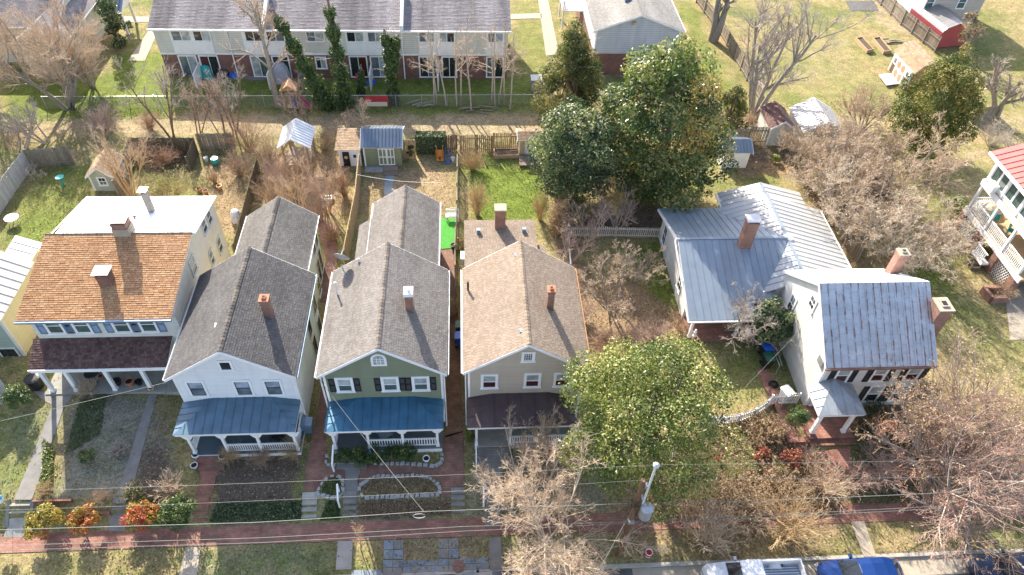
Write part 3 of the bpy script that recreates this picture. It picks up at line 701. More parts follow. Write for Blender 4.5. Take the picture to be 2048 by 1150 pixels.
for nm, mat, px in (
 ('concrete_path', 'concrete_dark', [(68,783),(153,783),(140,800),(129,814),(64,1000),(28,1000),(106,811),(85,800)]),
 ('asphalt_path', 'concrete_dark', [(300,785),(316,785),(270,960),(257,992),(232,992),(245,960)]),
 ('lower_walk', 'concrete_dark', [(222,1030),(252,1030),(250,1062),(217,1062)]),
 ('lower_walk', 'concrete', [(19,1040),(56,1040),(48,1075),(7,1075)]),
 ('herringbone_path', 'brick_herring', [(394,928),(450,926),(432,956),(424,1010),(386,1010),(403,958)]),
 ('brick_walk', 'brick_path', [(643,775),(655,800),(652,860),(656,930),(690,935),(690,965),(655,960),(640,975),(634,997),(605,997),(612,930),(632,840)]),
 ('brick_terrace', 'brick_path', [(722,940),(735,920),(880,930),(885,905),(890,872),(927,862),(930,995),(880,995),(880,960),(845,952),(740,955),(718,985),(716,960)]),
 ('brick_alley', 'brick_mossy', [(893,600),(917,600),(926,865),(890,875),(886,760)]),
 ('concrete_walk', 'concrete_dark', [(684,922),(733,922),(721,938),(715,1002),(687,1002),(691,950)]),
 ('concrete_walk', 'concrete_dark', [(957,924),(1013,927),(1002,945),(1000,1052),(970,1052),(973,945)]),
 ('brick_court', 'brick_path', [(634,440),(668,446),(676,520),(655,605),(640,605),(652,520)]),
 ('brick_patio', 'brick_path', [(880,500),(912,500),(914,592),(893,592),(882,540)]),
 ('artificial_turf', 'turf', [(877,437),(912,437),(912,496),(877,499)]),
 ('flagstone_path', 'slate', [(770,350),(788,350),(785,390),(768,390)]),
 ('brick_walkway', 'brick_walk', [(1512,742),(1534,735),(1563,795),(1592,868),(1625,905),(1700,895),(1702,930),(1650,1000),(1610,960),(1560,840)]),
 ('verge_path', 'concrete_tan', [(1701,1044),(1728,1043),(1752,1113),(1727,1114)]), ('verge_path', 'concrete_tan', [(372,1095),(402,1094),(393,1160),(356,1160)]),
 ('verge_path', 'concrete', [(676,1083),(706,1082),(703,1160),(671,1160)]), ('verge_path', 'concrete_dark', [(978,1076),(1001,1075),(1007,1139),(979,1140)]),
 ('back_path', 'concrete_tan', [(256,122),(300,58),(312,72),(290,122)]), ('back_path', 'concrete_tan', [(1072,-30),(1090,-30),(1118,108),(1092,112)]), ('back_path', 'concrete_tan', [(980,30),(1083,27),(1085,37),(980,40)]), ('back_path', 'concrete_tan', [(240,33),(300,34),(300,44),(245,45)]),
 ('driveway', 'concrete_tan', [(2010,595),(2080,530),(2080,680),(2020,680)]), ('driveway', 'asphalt', [(1690,2),(1748,2),(1758,22),(1702,22)]),
 ('patio', 'concrete_dark', [(470,150),(530,150),(530,161),(500,161)]), ('patio', 'concrete_dark', [(395,140),(455,140),(460,160),(400,160)]), ('patio', 'concrete_dark', [(835,140),(910,140),(912,158),(835,158)])):
    drape(nm, px, mat, .032 if nm != 'verge_path' else .036)
# slate slabs across the verge and along the kerb
sl = structure('slate_walk'); srnd = random.Random(2)
def slab_grid(px, nx, ny):
    a, b, c, d = [V3((*W(*q)[:2], 0)) for q in px]               # tl, tr, br, bl
    for i in range(nx):
        for j in range(ny):
            f = lambda u, v: (a*(1-u)+b*u)*(1-v)+(d*(1-u)+c*u)*v
            e, g = .025/nx*2, .03/ny*2
            P = [f((i+e)/nx, (j+g)/ny), f((i+1-e)/nx, (j+g)/ny), f((i+1-e)/nx, (j+1-g)/ny), f((i+e)/nx, (j+1-g)/ny)]
            mb = MB(seed=i*9+j); h = .15+srnd.uniform(0, .012); mb.prism([(p.x, p.y, .09) for p in P], (0, 0, h-.09)); mb.build('paver', srnd.choice(['slate', 'slate', 'concrete_dark']), sl)
slab_grid([(768,1081),(808,1080),(806,1119),(766,1119)], 2, 2); slab_grid([(766,1120),(806,1120),(805,1150),(765,1150)], 2, 2)
slab_grid([(877,1078),(917,1077),(918,1117),(876,1117)], 2, 2); slab_grid([(807,1121),(876,1119),(878,1143),(806,1146)], 5, 2); slab_grid([(918,1117),(976,1115),(978,1138),(919,1141)], 4, 2); slab_grid([(703,1140),(764,1138),(764,1152),(702,1154)], 3, 1)
slab_grid([(877,1118),(917,1118),(917,1142),(877,1144)], 2, 2)
# loose leaves and grass blades
def scatter(name, mat, n, size, wfun, seed, ybox=(15.5, 60), xbox=(-36, 42), flat=True, stretch=1.0):
    r = np.random.default_rng(seed); x = r.uniform(*xbox, n*4); y = ybox[0]+(ybox[1]-ybox[0])*r.random(n*4)**1.35
    i = np.clip(((x-gx[5])/.4).astype(int)+5, 0, len(gx)-1); j = np.clip(((y-13)/.4).astype(int)+4, 0, len(gy)-1)
    w = wfun({k: a[j, i] for k, a in AT.items()}, x, y, r)
    keep = r.random(n*4) < w; x, y = x[keep][:n], y[keep][:n]
    bad = np.zeros(len(x), bool)
    for Q in PAVED:
        bad |= inside(x, y, Q)
    k = ~bad | (r.random(len(x)) < (.16 if 'leaves' in name else .02)); x, y = x[k], y[k]; m = len(x); z = zg(x, y)+r.uniform(.036, .06, m)
    c = np.stack([x, y, z], -1); a = r.uniform(0, 2*np.pi, m); s = size*r.uniform(.5, 1.3, m)[:, None]
    u = np.stack([np.cos(a), np.sin(a), r.uniform(-.4, .4, m)], -1)*s; tl = r.uniform(-.5, .5, (m, 2))
    if flat: v = np.stack([-np.sin(a), np.cos(a), tl[:, 0]], -1)*s*.7
    else: v = np.stack([tl[:, 0]*.8, tl[:, 1]*.8, np.ones(m)], -1)*s*stretch; u = u*.28
    V = np.stack([c-u, c+v*(0 if not flat else -1)+(u if not flat else 0), c+u+(v if not flat else 0), c+v-(u*0.6 if not flat else 0)], 1) if not flat else np.stack([c-u, c-v, c+u, c+v], 1)
    me = mesh_np(name, V.reshape(-1, 3), np.arange(m*4).reshape(-1, 4), r.random(m)); me.materials.append(MATS[mat])
    o = bpy.data.objects.new(name, me); COL.objects.link(o); o['kind'] = 'stuff'; return o
scatter('fallen_leaves', 'leaf_dry', 30000, .055, lambda A, x, y, r: .06+.9*A['litter']+.35*A['mulch'], 1)
scatter('dry_grass', 'grass_dry', 26000, .10, lambda A, x, y, r: .55*(1-A['mulch'])*(1-.6*A['green']), 2, flat=False)
scatter('green_grass', 'grass_green', 26000, .10, lambda A, x, y, r: .9*A['green']*(1-A['mulch']), 3, flat=False, xbox=(-36, 45))
# ------------------------------------------------------------------ house with orange shingles, left
h1 = thing('orange_roof_house', (-21.1, 28.1, 1.2), 'cream double house with orange shingle roof, two hooded brick chimneys and grey shutters', 'house')
XL, XR = -24.95, -16.75
for x, n in ((XR, '+x'), (XL, '-x')):
    wall(h1, [(x, 28.1, .9), (x, 37.8, .9), (x, 37.8, 6.98), (x, 33.12, 8.05), (x, 28.1, 6.5)], n, 'tan_wall', True)
wall(h1, [(XL, 28.1, .9), (XR, 28.1, .9), (XR, 28.1, 6.5), (XL, 28.1, 6.5)], '-y', 'siding_pale'); wall(h1, [(XL, 37.8, .9), (XR, 37.8, .9), (XR, 37.8, 6.95), (XL, 37.8, 6.95)], '+y', 'tan_wall', True)
slope(h1, [(-25.4, 27.8, 6.5), (-16.85, 27.8, 6.5), (-16.5, 33.12, 8.25), (-25.0, 33.12, 8.25)], 'shingle_orange', tab=(.28, .14))
slope(h1, [(-24.75, 37.95, 7.1), (-16.45, 37.95, 7.1), (-16.33, 33.13, 8.2), (-24.5, 33.13, 8.2)], 'white_roof', 'metal', width=.85, rib=.02)
ridge_caps(h1, (-25.0, 33.1, 8.26), (-16.5, 33.1, 8.26), 'cap_tan', .12)
mb = MB(); mb.bar((-25.4, 27.72, 6.42), (-16.85, 27.72, 6.42), .12, .12); mb.build('gutter', 'metal_slate', h1)
chimney(h1, -20.5, 33.28, 7.6, 9.1, .85, .75, 'brick_chimney', 'hood', capm='galv')
mb = MB(); mb.box((-20.97, 32.86, 7.6), (-20.03, 33.7, 8.72)); mb.build('chimney_base', 'concrete_tan', h1)
chimney(h1, -20.82, 30.08, 6.8, 7.95, .72, .6, 'brick_dark', 'hood', capm='galv')
chimney(h1, -19.85, 35.9, 7.0, 9.1, .34, .34, 'concrete_dark', 'hood', capm='galv')
mb = MB(); a = at(272, 441, 35.0); mb.tube([(a[0], 35, 7.5), (a[0], 35, 7.95)], .06); mb.tube([(a[0]-.12, 35, 7.95), (a[0]+.12, 35, 7.95)], .05); mb.build('vent_pipe', 'brick_dark', h1)
for px in (108, 163.5, 243.5, 297.5):
    p = at(px, 653, 28.1); window(h1, (p[0], 28.1, 5.72), '-y', .8, 1.25, panes=('glass_green', 'glass_green'), shutters='metal_slate', sw=.42)
for px, py, w, h in ((408, 452, .7, .95), (418, 434, .7, .95), (386, 531, .75, 1.1), (423, 515, .6, 1.0), (439, 490, .7, 1.1)):
    p = atx(px, py, XR); window(h1, p, '+x', w, h, 'siding_pale', 'white_paint', panes=('glass_mid', 'glass_dark'), cw=.07)
slope(h1, [(-25.3, 26.4, 3.8), (-17.55, 26.4, 3.8), (-17.4, 28.08, 4.62), (-25.3, 28.08, 4.62)], 'shingle_maroon', name='porch_roof')
mb = MB(); mb.bar((-25.25, 26.45, 3.62), (-17.6, 26.45, 3.62), .1, .2); mb.bar((-25.3, 26.37, 3.76), (-17.55, 26.37, 3.76), .06, .12); mb.build('porch_beam', 'white_paint', h1)
floor_box(h1, -25.3, -17.3, 26.35, 28.08, 1.5, 'porch_conc', .9, 'concrete')
for px, py in ((104, 777), (152, 776), (229, 774), (300, 772)):
    p = at(px, py, 26.6); porch_post(h1, p[0], 26.6, 1.5, 3.55, .2, False)
for x in (-23.3, -21.0, -19.2): window(h1, (x, 28.1, 2.75), '-y', .8, 1.4)
mb = MB(); mb.box((-20.4, 28.04, 1.5), (-19.95, 28.085, 3.5)); mb.build('door', 'plastic_green', h1)

# ------------------------------------------------------------------ the four gabled houses' shared pattern
def front_windows(root, Y, pts, w, h, **kw):
    for px, py in pts: window(root, at(px, py, Y), '-y', w, h, **kw)
h2 = thing('white_gable_house', (-12.95, 27.9, .9), 'white clapboard house with dark grey gable roof, slate blue porch roof and plain black-framed windows', 'house')
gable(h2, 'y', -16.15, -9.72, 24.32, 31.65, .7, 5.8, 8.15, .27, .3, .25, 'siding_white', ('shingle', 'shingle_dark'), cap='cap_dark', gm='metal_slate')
front_windows(h2, 24.32, [(394.5, 777), (486.6, 775.3), (547.3, 774.3)], .78, 1.2, sash='black_paint', panes=('glass_sky', 'glass_mid'), cw=.12)
window(h2, at(451, 730.6, 24.32), '-y', .52, .6, sash='black_paint', panes=('glass_dark',), split='', grid=(3, 3), cw=.12)
for px, py, h in ((627.6, 608, 1.25), (617.9, 655.5, 1.3), (638.4, 652.7, 1.6), (629.5, 692, 1.6), (636.5, 573, 1.3)):
    window(h2, atx(px, py, -9.72), '+x', .72, h, 'siding_cream', 'black_paint', panes=('glass_dark', 'glass_dark'), cw=.06)
a = at(530, 632, 28.6); chimney(h2, -11.25, 27.56, 6.4, 8.3, .45, .48, 'brick_chimney', 'flue', capm='terracotta')
for px, py in ((474, 540), (437.5, 655)):
    p = G(px, py, 7.4); mb = MB(); mb.box((p[0]-.16, p[1]-.14, 7.1), (p[0]+.16, p[1]+.14, 7.62)); mb.build('roof_vent', 'galv', h2)
hip_porch(h2, -16.25, -9.65, 24.3, 22.15, 3.25, 3.62, 'metal_bluegrey', 1.7, .5)
floor_box(h2, -15.85, -9.7, 22.1, 24.3, 1.25, 'porch_blue', .6)
PXS = [-15.6, -13.76, -11.86, -9.85]
for x in PXS: porch_post(h2, x, 22.25, 1.25, 3.12)
for x0, x1 in ((PXS[1], PXS[2]), (PXS[2], PXS[3])): railing(h2, (x0, 22.25, 1.25), (x1, 22.25, 1.25), .72, .12)
railing(h2, (-9.85, 22.3, 1.25), (-9.85, 24.2, 1.25), .72, .12); railing(h2, (-15.6, 22.3, 1.25), (-15.6, 24.2, 1.25), .72, .12)
for x in (-12.8, -10.9): window(h2, (x, 24.32, 2.4), '-y', .8, 1.4, sash='black_paint')
mb = MB(); mb.box((-15.2, 24.27, 1.25), (-14.3, 24.302, 3.2)); mb.build('door', 'dark', h2)
downspout(h2, -9.62, 24.2, .8, 5.7)
gable(h2, 'y', -14.5, -10.35, 31.78, 37.55, .7, 5.5, 7.15, .25, .1, .25, 'siding_cream', ('shingle', 'shingle_wing'), cap='cap_dark', front=False, corner=False)
for px, py, h in ((630.5, 474, 1.5), (625.5, 489, 1.5), (640, 520, 1.9), (637.5, 541, 1.9)):
    window(h2, atx(px, py, -10.35), '+x', .62, h, 'siding_cream', 'black_paint', panes=('glass_dark', 'glass_dark'), cw=.05)

h3 = thing('sage_gable_house', (-4.77, 28, .9), 'sage green clapboard house with arched attic window, black shutters and dark blue porch roof', 'house')
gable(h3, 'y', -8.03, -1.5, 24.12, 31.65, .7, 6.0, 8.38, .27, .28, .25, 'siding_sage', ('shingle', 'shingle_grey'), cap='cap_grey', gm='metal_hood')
front_windows(h3, 24.12, [(689.7, 769.7), (780.6, 768), (841.6, 767)], .74, 1.1, panes=('glass_pale', 'glass_green'), shutters='black_paint', sw=.34, cw=.13)
p = at(757, 719, 24.12); T = frame(p, '-y')                                     # arched attic window
def arch(r, z0, zc, n=12): return [(-r, 0, z0), (r, 0, z0)]+[(r*math.cos(math.pi*i/n), 0, zc+r*math.sin(math.pi*i/n)) for i in range(n+1)]
mb = MB(T); mb.prism([(a, .012, c) for a, b, c in arch(.42, -.5, .1)], (0, .05, 0)); w_ = mb.build('window', 'white_paint', h3)
mb = MB(T); mb.prism([(a, .063, c) for a, b, c in arch(.29, -.36, .1)], (0, .006, 0)); mb.build('pane', 'glass_pale', w_)
mb = MB(T)
for x in (-.1, .1): mb.box((x-.016, .07, -.36), (x+.016, .085, .3))
for z in (-.1, .1): mb.box((-.29, .0705, z-.016), (.29, .084, z+.016))
mb.build('sash', 'white_paint', w_)
chimney(h3, -3.31, 27.5, 6.9, 8.72, .42, .5, 'brick_chimney', 'plain')
mb = MB(); mb.box((-3.57, 27.2, 8.6), (-3.05, 27.8, 8.85)); mb.tube([(-3.31, 27.5, 8.85), (-3.31, 27.5, 9.03)], .11, 8); mb.build('chimney_cap', 'white_paint', h3)
hip_porch(h3, -8.08, -1.5, 24.1, 22.1, 3.25, 3.58, 'metal_blue', 1.7, .5)
floor_box(h3, -7.85, -1.62, 22.05, 24.1, 1.3, 'porch_grey', .6)
PXS = [-7.7, -5.79, -3.84, -1.88]
for x in PXS: porch_post(h3, x, 22.25, 1.3, 3.12)
for x0, x1 in ((PXS[1], PXS[2]), (PXS[2], PXS[3])): railing(h3, (x0, 22.25, 1.3), (x1, 22.25, 1.3), .75, .15, .055)
railing(h3, (-7.7, 22.3, 1.3), (-7.7, 24.05, 1.3), .75, .15, .055)
mb = MB(); mb.prism([(-7.78, 22.0, 2.1), (-7.78, 22.0, 1.98), (-7.78, 21.0, 1.62), (-7.78, 21.0, 1.74)], (.09, 0, 0)); mb.box((-7.78, 20.95, .75), (-7.69, 21.05, 1.72)); mb.build('hand_rail', 'white_paint', h3)
mb = MB(); mb.box((-4.95, 24.06, 1.5), (-3.0, 24.1, 3.0)); mb.box((-4.85, 23.6, 1.6), (-3.1, 24.06, 1.7)); mb.build('bay_window', 'white_paint', h3)
window(h3, (-2.5, 24.12, 2.4), '-y', .7, 1.3); mb = MB(); mb.box((-7.3, 24.07, 1.3), (-6.3, 24.102, 3.1)); mb.build('door', 'dark', h3)
downspout(h3, -1.4, 24.0, .8, 5.9); downspout(h3, -8.15, 24.0, .8, 5.9)
mb = MB(); p = G(686, 540, 6.6); d0 = V3((-7.35, 31.0, 6.45))                    # satellite dish
mb.tube([d0, d0+V3((-.15, .1, .5)), d0+V3((-.2, .25, .75))], .035); mb.tube([d0+V3((.15, -.5, .0)), d0+V3((-.2, .25, .7))], .02)
T = Matrix.Translation(d0+V3((-.25, .5, 1.0))) @ Matrix.Rotation(rad(-62), 4, 'X') @ Matrix.Rotation(rad(14), 4, 'Y'); m2 = MB(T)
m2.lathe((0, 0, 0), [(.02, 0), (.24, .03), (.4, .085), (.5, .14), (.49, .15), (.38, .1), (.22, .045), (.02, .015)], 18, False); m2.tube([(0, -.3, .08), (0, -.12, .55)], .02); m2.box((-.05, -.16, .52), (.05, -.06, .64))
ob_ = mb.build('dish_mount', 'galv', h3); m2.build('satellite_dish', 'galv', h3)
for px, py in ((718, 528), (672, 575)):
    q = G(px, py, 7.0); mb = MB(); mb.tube([(q[0], q[1], 6.4), (q[0], q[1], 7.35)], .05); mb.lathe((q[0], q[1], 7.3), [(.09, 0), (.09, .12), (.02, .17)], 8); mb.build('vent_pipe', 'white_paint', h3)
gable(h3, 'y', -6.3, -2.15, 31.78, 39.4, .7, 5.0, 6.55, .22, .1, .25, 'siding_sage', ('shingle', 'shingle_grey'), cap='cap_grey', front=False, corner=False)
slope(h3, [(-7.45, 32.0, 4.36), (-7.45, 38.0, 4.36), (-5.2, 38.0, 5.93), (-5.2, 32.0, 5.93)], 'shingle_grey', name='lean_to_roof')
wall(h3, [(-7.3, 31.7, .7), (-7.3, 37.8, .7), (-7.3, 37.8, 4.3), (-7.3, 31.7, 4.3)], '-x', 'siding_sage'); wall(h3, [(-7.3, 37.8, .7), (-5.5, 37.8, .7), (-5.5, 37.8, 5.4), (-7.3, 37.8, 4.2)], '+y', 'siding_sage')
wall(h3, [(-8.0, 31.68, .7), (-1.52, 31.68, .7), (-1.52, 31.68, 5.5), (-8.0, 31.68, 5.5)], '+y', 'siding_sage')

h4 = thing('beige_gable_house', (3.18, 28, .9), 'beige clapboard house with tan shingle gable roof and maroon porch roof', 'house')
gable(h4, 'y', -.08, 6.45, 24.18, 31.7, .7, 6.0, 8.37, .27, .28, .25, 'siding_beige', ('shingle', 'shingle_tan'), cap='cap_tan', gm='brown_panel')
front_windows(h4, 24.18, [(978.8, 762.6), (1064.7, 760.5), (1124, 759)], .74, 1.12, panes=('glass_pale', 'glass_red'), cw=.12)
window(h4, at(1056.4, 713.6, 24.18), '-y', .5, .62, panes=('glass_dark',), split='', grid=(4, 4), cw=.13)
chimney(h4, 4.64, 27.4, 6.7, 8.85, .38, .45, 'brick_chimney', 'flue', capm='terracotta')
for px, py, z in ((1045, 662, 8.1), (1034, 510, 8.1)):
    q = G(px, py, z); mb = MB(); mb.box((q[0]-.15, q[1]-.14, z-.5), (q[0]+.15, q[1]+.14, z+.08)); mb.build('roof_vent', 'metal_slate', h4)
q = G(936, 576, 6.5); mb = MB(); mb.tube([(q[0], q[1], 6.3), (q[0], q[1], 7.05)], .07); mb.build('vent_pipe', 'black_paint', h4)
hip_porch(h4, -.2, 6.0, 24.15, 22.1, 3.25, 3.6, 'metal_maroon', 1.5, .75)
floor_box(h4, .2, 6.3, 22.15, 24.15, 1.2, 'porch_conc', .5, 'concrete')
PXS = [.35, 2.3, 4.2, 6.15]
for x in PXS: porch_post(h4, x, 22.3, 1.2, 3.12, .13, False)
for x0, x1 in ((PXS[1], PXS[2]), (PXS[2], PXS[3])): railing(h4, (x0, 22.3, 1.2), (x1, 22.3, 1.2), .72, .13)
railing(h4, (6.15, 22.4, 1.2), (6.15, 24.1, 1.2), .72, .13)
mb = MB(); mb.prism([(.28, 22.1, 2.0), (.28, 22.1, 1.9), (.28, 20.8, 1.5), (.28, 20.8, 1.6)], (.07, 0, 0)); mb.box((.28, 20.75, .7), (.35, 20.85, 1.58)); mb.build('hand_rail', 'white_paint', h4)
for x in (1.2, 3.4, 5.2): window(h4, (x, 24.18, 2.4), '-y', .75, 1.35)
downspout(h4, -.22, 24.05, .8, 5.9)
# its low rear addition
wall(h4, [(-.05, 31.7, .7), (-.05, 39.2, .7), (-.05, 39.2, 3.4), (-.05, 31.7, 3.4)], '-x', 'siding_beige'); wall(h4, [(4.7, 31.7, .7), (4.7, 39.2, .7), (4.7, 39.2, 3.4), (4.7, 31.7, 3.4)], '+x', 'siding_beige'); wall(h4, [(-.05, 39.2, .7), (4.7, 39.2, .7), (4.7, 39.2, 3.4), (-.05, 39.2, 3.4)], '+y', 'siding_beige')
slope(h4, [(-.22, 39.4, 3.5), (4.85, 39.4, 3.5), (4.85, 31.9, 3.9), (-.22, 31.9, 3.9)], 'shingle_tan', name='rear_roof')
slope(h4, [(4.85, 37.0, 3.2), (5.5, 37.0, 3.2), (5.5, 31.9, 3.5), (4.85, 31.9, 3.5)], 'shingle_tan', name='rear_roof')
wall(h4, [(5.35, 31.8, .7), (5.35, 36.8, .7), (5.35, 36.8, 3.15), (5.35, 31.8, 3.3)], '+x', 'siding_beige')
q = at(1000, 440, 38.8); chimney(h4, q[0], 38.7, 3.0, 5.2, .75, .65, 'brick_chimney', 'plain')
mb = MB(); mb.box((q[0]-.42, 38.32, 5.2), (q[0]+.42, 39.08, 5.32)); mb.build('chimney_cap', 'concrete_tan', h4)
for px, py in ((957, 462), (1048, 460)):
    v = G(px, py, 3.75); mb = MB(); mb.box((v[0]-.13, v[1]-.13, 3.5), (v[0]+.13, v[1]+.13, 3.92)); mb.build('roof_vent', 'metal_slate', h4)
mb = MB(); v = G(930, 510, 2.6); mb.box((-.5, v[1]-.4, 2.0), (-.06, v[1]+.4, 2.6)); mb.build('air_conditioner', 'white_paint', h4)

# ------------------------------------------------------------------ cottage with the L-shaped grey metal roof
r1 = thing('metal_roof_cottage', (20, 35.5, .7), 'cream cottage with L-shaped grey standing-seam metal roof and tall brick chimney', 'house')
wall(r1, [(14.75, 32.1, .5), (14.75, 40.4, .5), (14.75, 40.4, 3.3), (14.75, 35.7, 4.75), (14.75, 32.1, 3.65)], '-x', 'siding_pale')
wall(r1, [(14.75, 32.1, .5), (19.5, 32.1, .5), (19.5, 32.1, 3.6), (14.75, 32.1, 3.6)], '-y', 'siding_pale'); wall(r1, [(14.75, 40.4, .5), (20, 40.4, .5), (20, 40.4, 3.2), (14.75, 40.4, 3.2)], '+y', 'siding_pale')
slope(r1, [(14.25, 29.85, 3.1), (19.6, 29.85, 3.1), (22.1, 35.7, 4.9), (14.4, 35.7, 4.9)], 'metal_grey', 'metal', width=.5)
slope(r1, [(14.4, 40.9, 3.2), (19.0, 40.9, 3.2), (22.1, 35.7, 4.9), (14.4, 35.7, 4.9)], 'metal_grey', 'metal', width=.5)
wall(r1, [(18.6, 40.3, .5), (26.2, 40.3, .5), (26.2, 40.3, 3.2), (22.2, 40.3, 4.6), (18.6, 40.3, 3.2)], '+y', 'siding_pale'); wall(r1, [(26.2, 32.6, .5), (26.2, 40.3, .5), (26.2, 40.3, 3.2), (26.2, 32.6, 3.2)], '+x', 'siding_pale'); wall(r1, [(19.4, 31.9, .5), (26.2, 31.9, .5), (26.2, 31.9, 3.2), (22.2, 31.9, 4.5), (19.4, 31.9, 3.4)], '-y', 'siding_pale')
slope(r1, [(26.65, 31.7, 3.25), (26.65, 40.5, 3.25), (22.15, 40.5, 4.78), (22.15, 31.7, 4.78)], 'metal_pale', 'metal', width=.5)
slope(r1, [(18.8, 37.2, 3.55), (18.8, 40.5, 3.55), (22.15, 40.5, 4.79), (22.15, 36.2, 4.79)], 'metal_pale', 'metal', width=.5)
slope(r1, [(19.4, 31.7, 3.62), (19.4, 33.2, 3.62), (22.15, 36.0, 4.79), (22.15, 31.7, 4.79)], 'metal_grey', 'metal', width=.5)
slope(r1, [(19.35, 40.7, 3.1), (19.35, 42.8, 3.1), (22.5, 42.8, 4.1), (22.5, 40.7, 4.1)], 'metal_pale', 'metal', width=.5); slope(r1, [(25.9, 40.7, 3.1), (25.9, 42.8, 3.1), (22.5, 42.8, 4.1), (22.5, 40.7, 4.1)], 'metal_pale', 'metal', width=.5)
wall(r1, [(19.7, 40.3, .5), (19.7, 42.6, .5), (19.7, 42.6, 3.1), (19.7, 40.3, 3.1)], '-x', 'siding_pale'); wall(r1, [(19.7, 42.6, .5), (25.5, 42.6, .5), (25.5, 42.6, 3.1), (22.5, 42.6, 4.0), (19.7, 42.6, 3.1)], '+y', 'siding_pale'); wall(r1, [(25.5, 40.3, .5), (25.5, 42.6, .5), (25.5, 42.6, 3.1), (25.5, 40.3, 3.1)], '+x', 'siding_pale')
mb = MB(); mb.bar((22.15, 31.7, 4.8), (22.15, 40.5, 4.8), .2, .03); mb.bar((14.35, 35.7, 4.91), (22.1, 35.7, 4.91), .2, .03); mb.bar((22.5, 40.7, 4.11), (22.5, 42.8, 4.11), .2, .03); mb.build('ridge_flashing', 'metal_grey', r1)
for g0, g1 in (((14.2, 29.78, 3.02), (19.6, 29.78, 3.02)), ((19.26, 40.8, 3.02), (19.26, 42.8, 3.02)), ((26.74, 31.7, 3.17), (26.74, 40.5, 3.17))): mb = MB(); mb.bar(g0, g1, .12, .1); mb.build('gutter', 'white_paint', r1)
mb = MB(); mb.prism([(14.22, 29.85, 3.08), (14.22, 35.7, 4.88), (14.22, 35.7, 4.66), (14.22, 29.85, 2.86)], (-.03, 0, 0)); mb.prism([(14.35, 40.9, 3.18), (14.35, 35.7, 4.88), (14.35, 35.7, 4.66), (14.35, 40.9, 2.96)], (-.03, 0, 0)); mb.build('rake_board', 'white_paint', r1)
chimney(r1, 18.9, 35.15, 4.2, 6.95, .78, .62, 'brick_chimney', 'hood', capm='galv')
q = G(1576, 475, 4.75); mb = MB(); mb.lathe((q[0], q[1], 4.3), [(.25, 0), (.25, .35), (.36, .38), (.36, .5), (.1, .6)], 12); mb.build('roof_vent', 'tin_pale', r1)
for px, py, w, h in ((1330, 470.6, .75, 1.6), (1360, 567, .7, 1.2)): window(r1, atx(px, py, 14.75), '-x', w, h, panes=('glass_dark', 'glass_dark'), grid=(2, 1), cw=.09)
floor_box(r1, 14.75, 18.1, 30.0, 32.08, .95, 'brick_walk', .5, 'brick_path')
for x in (14.75, 17.9): porch_post(r1, x, 30.25, .95, 3.0, .16, False)
mb = MB(); mb.box((16.2, 32.06, .95), (17.1, 32.09, 3.0)); mb.build('door', 'white_paint', r1)

# ------------------------------------------------------------------ white house with the red door and rusty tin roof
r2 = thing('tin_roof_house', (24, 28.5, .8), 'white house with rust-streaked tin roof, two tall brick chimneys and a red front door', 'house')
YF, YB, XA, XB = 24.6, 32.3, 20.88, 27.35
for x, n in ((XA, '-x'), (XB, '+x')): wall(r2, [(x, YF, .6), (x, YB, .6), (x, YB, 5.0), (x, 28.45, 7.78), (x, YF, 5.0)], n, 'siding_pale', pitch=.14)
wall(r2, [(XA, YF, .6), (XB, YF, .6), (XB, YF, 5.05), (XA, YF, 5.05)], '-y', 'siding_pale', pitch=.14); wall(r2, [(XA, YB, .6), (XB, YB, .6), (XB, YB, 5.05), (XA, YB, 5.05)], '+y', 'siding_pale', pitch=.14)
slope(r2, [(20.75, 24.42, 4.98), (27.48, 24.42, 4.98), (27.48, 28.45, 7.92), (20.75, 28.45, 7.92)], 'tin_rust', 'metal', width=.4615, rib=.03)
slope(r2, [(20.75, 32.48, 4.98), (27.48, 32.48, 4.98), (27.48, 28.45, 7.92), (20.75, 28.45, 7.92)], 'white_roof', 'metal', width=.6, rib=.015)
mb = MB(seed=4)                                                  # flat cross seams of the tin sheets
for i in range(15):
    w_ = 6.73/15; x0 = 20.75+i*w_
    for k in range(8):
        f = (k+.5*(i % 2)+mb.rng.uniform(.05, .25))/8.2
        if f < .97: y, z = 24.42+4.03*f, 4.98+2.94*f; mb.prism([(x0+.04, y, z+.008), (x0+w_-.01, y, z+.008), (x0+w_-.01, y+.014, z+.0182), (x0+.04, y+.014, z+.0182)], (0, -.004, .006))
o_ = mb.build('cross_seam', 'metal_hood', r2, kind='stuff')
for x in (20.72, 27.48):
    mb = MB(); mb.prism([(x, 24.42, 4.96), (x, 28.45, 7.9), (x, 28.45, 7.68), (x, 24.42, 4.76)], (.03, 0, 0)); mb.prism([(x, 32.48, 4.96), (x, 28.46, 7.9), (x, 28.46, 7.68), (x, 32.48, 4.76)], (.03, 0, 0)); mb.build('rake_board', 'white_paint', r2)
mb = MB(); mb.bar((20.7, 24.36, 4.9), (27.5, 24.36, 4.9), .12, .11); mb.build('gutter', 'brick_dark', r2)
mb = MB(); mb.box((XA-.02, YF-.03, .6), (XA+.14, YF+.14, 4.95)); mb.build('corner_board', 'white_paint', r2)
chimney(r2, 27.78, 26.9, .6, 7.55, .82, 1.0, 'brick_chimney', 'flue', capm='concrete_tan')
chimney(r2, 27.0, 31.0, 5.0, 7.9, .6, .55, 'brick_chimney', 'flue', capm='concrete_tan')
for px, py, w, h in ((1625.4, 606, .62, .85), (1584, 607, .6, 1.3), (1556.9, 665, .75, 1.45)): window(r2, atx(px, py, XA), '-x', w, h, panes=('glass_mid', 'glass_dark'), grid=(2, 1), cw=.13)
for x in (22.15, 24.4, 26.5): window(r2, (x, YF, 4.0), '-y', .72, 1.25, panes=('glass_pale', 'glass_red'), shutters='black_paint', sw=.36)
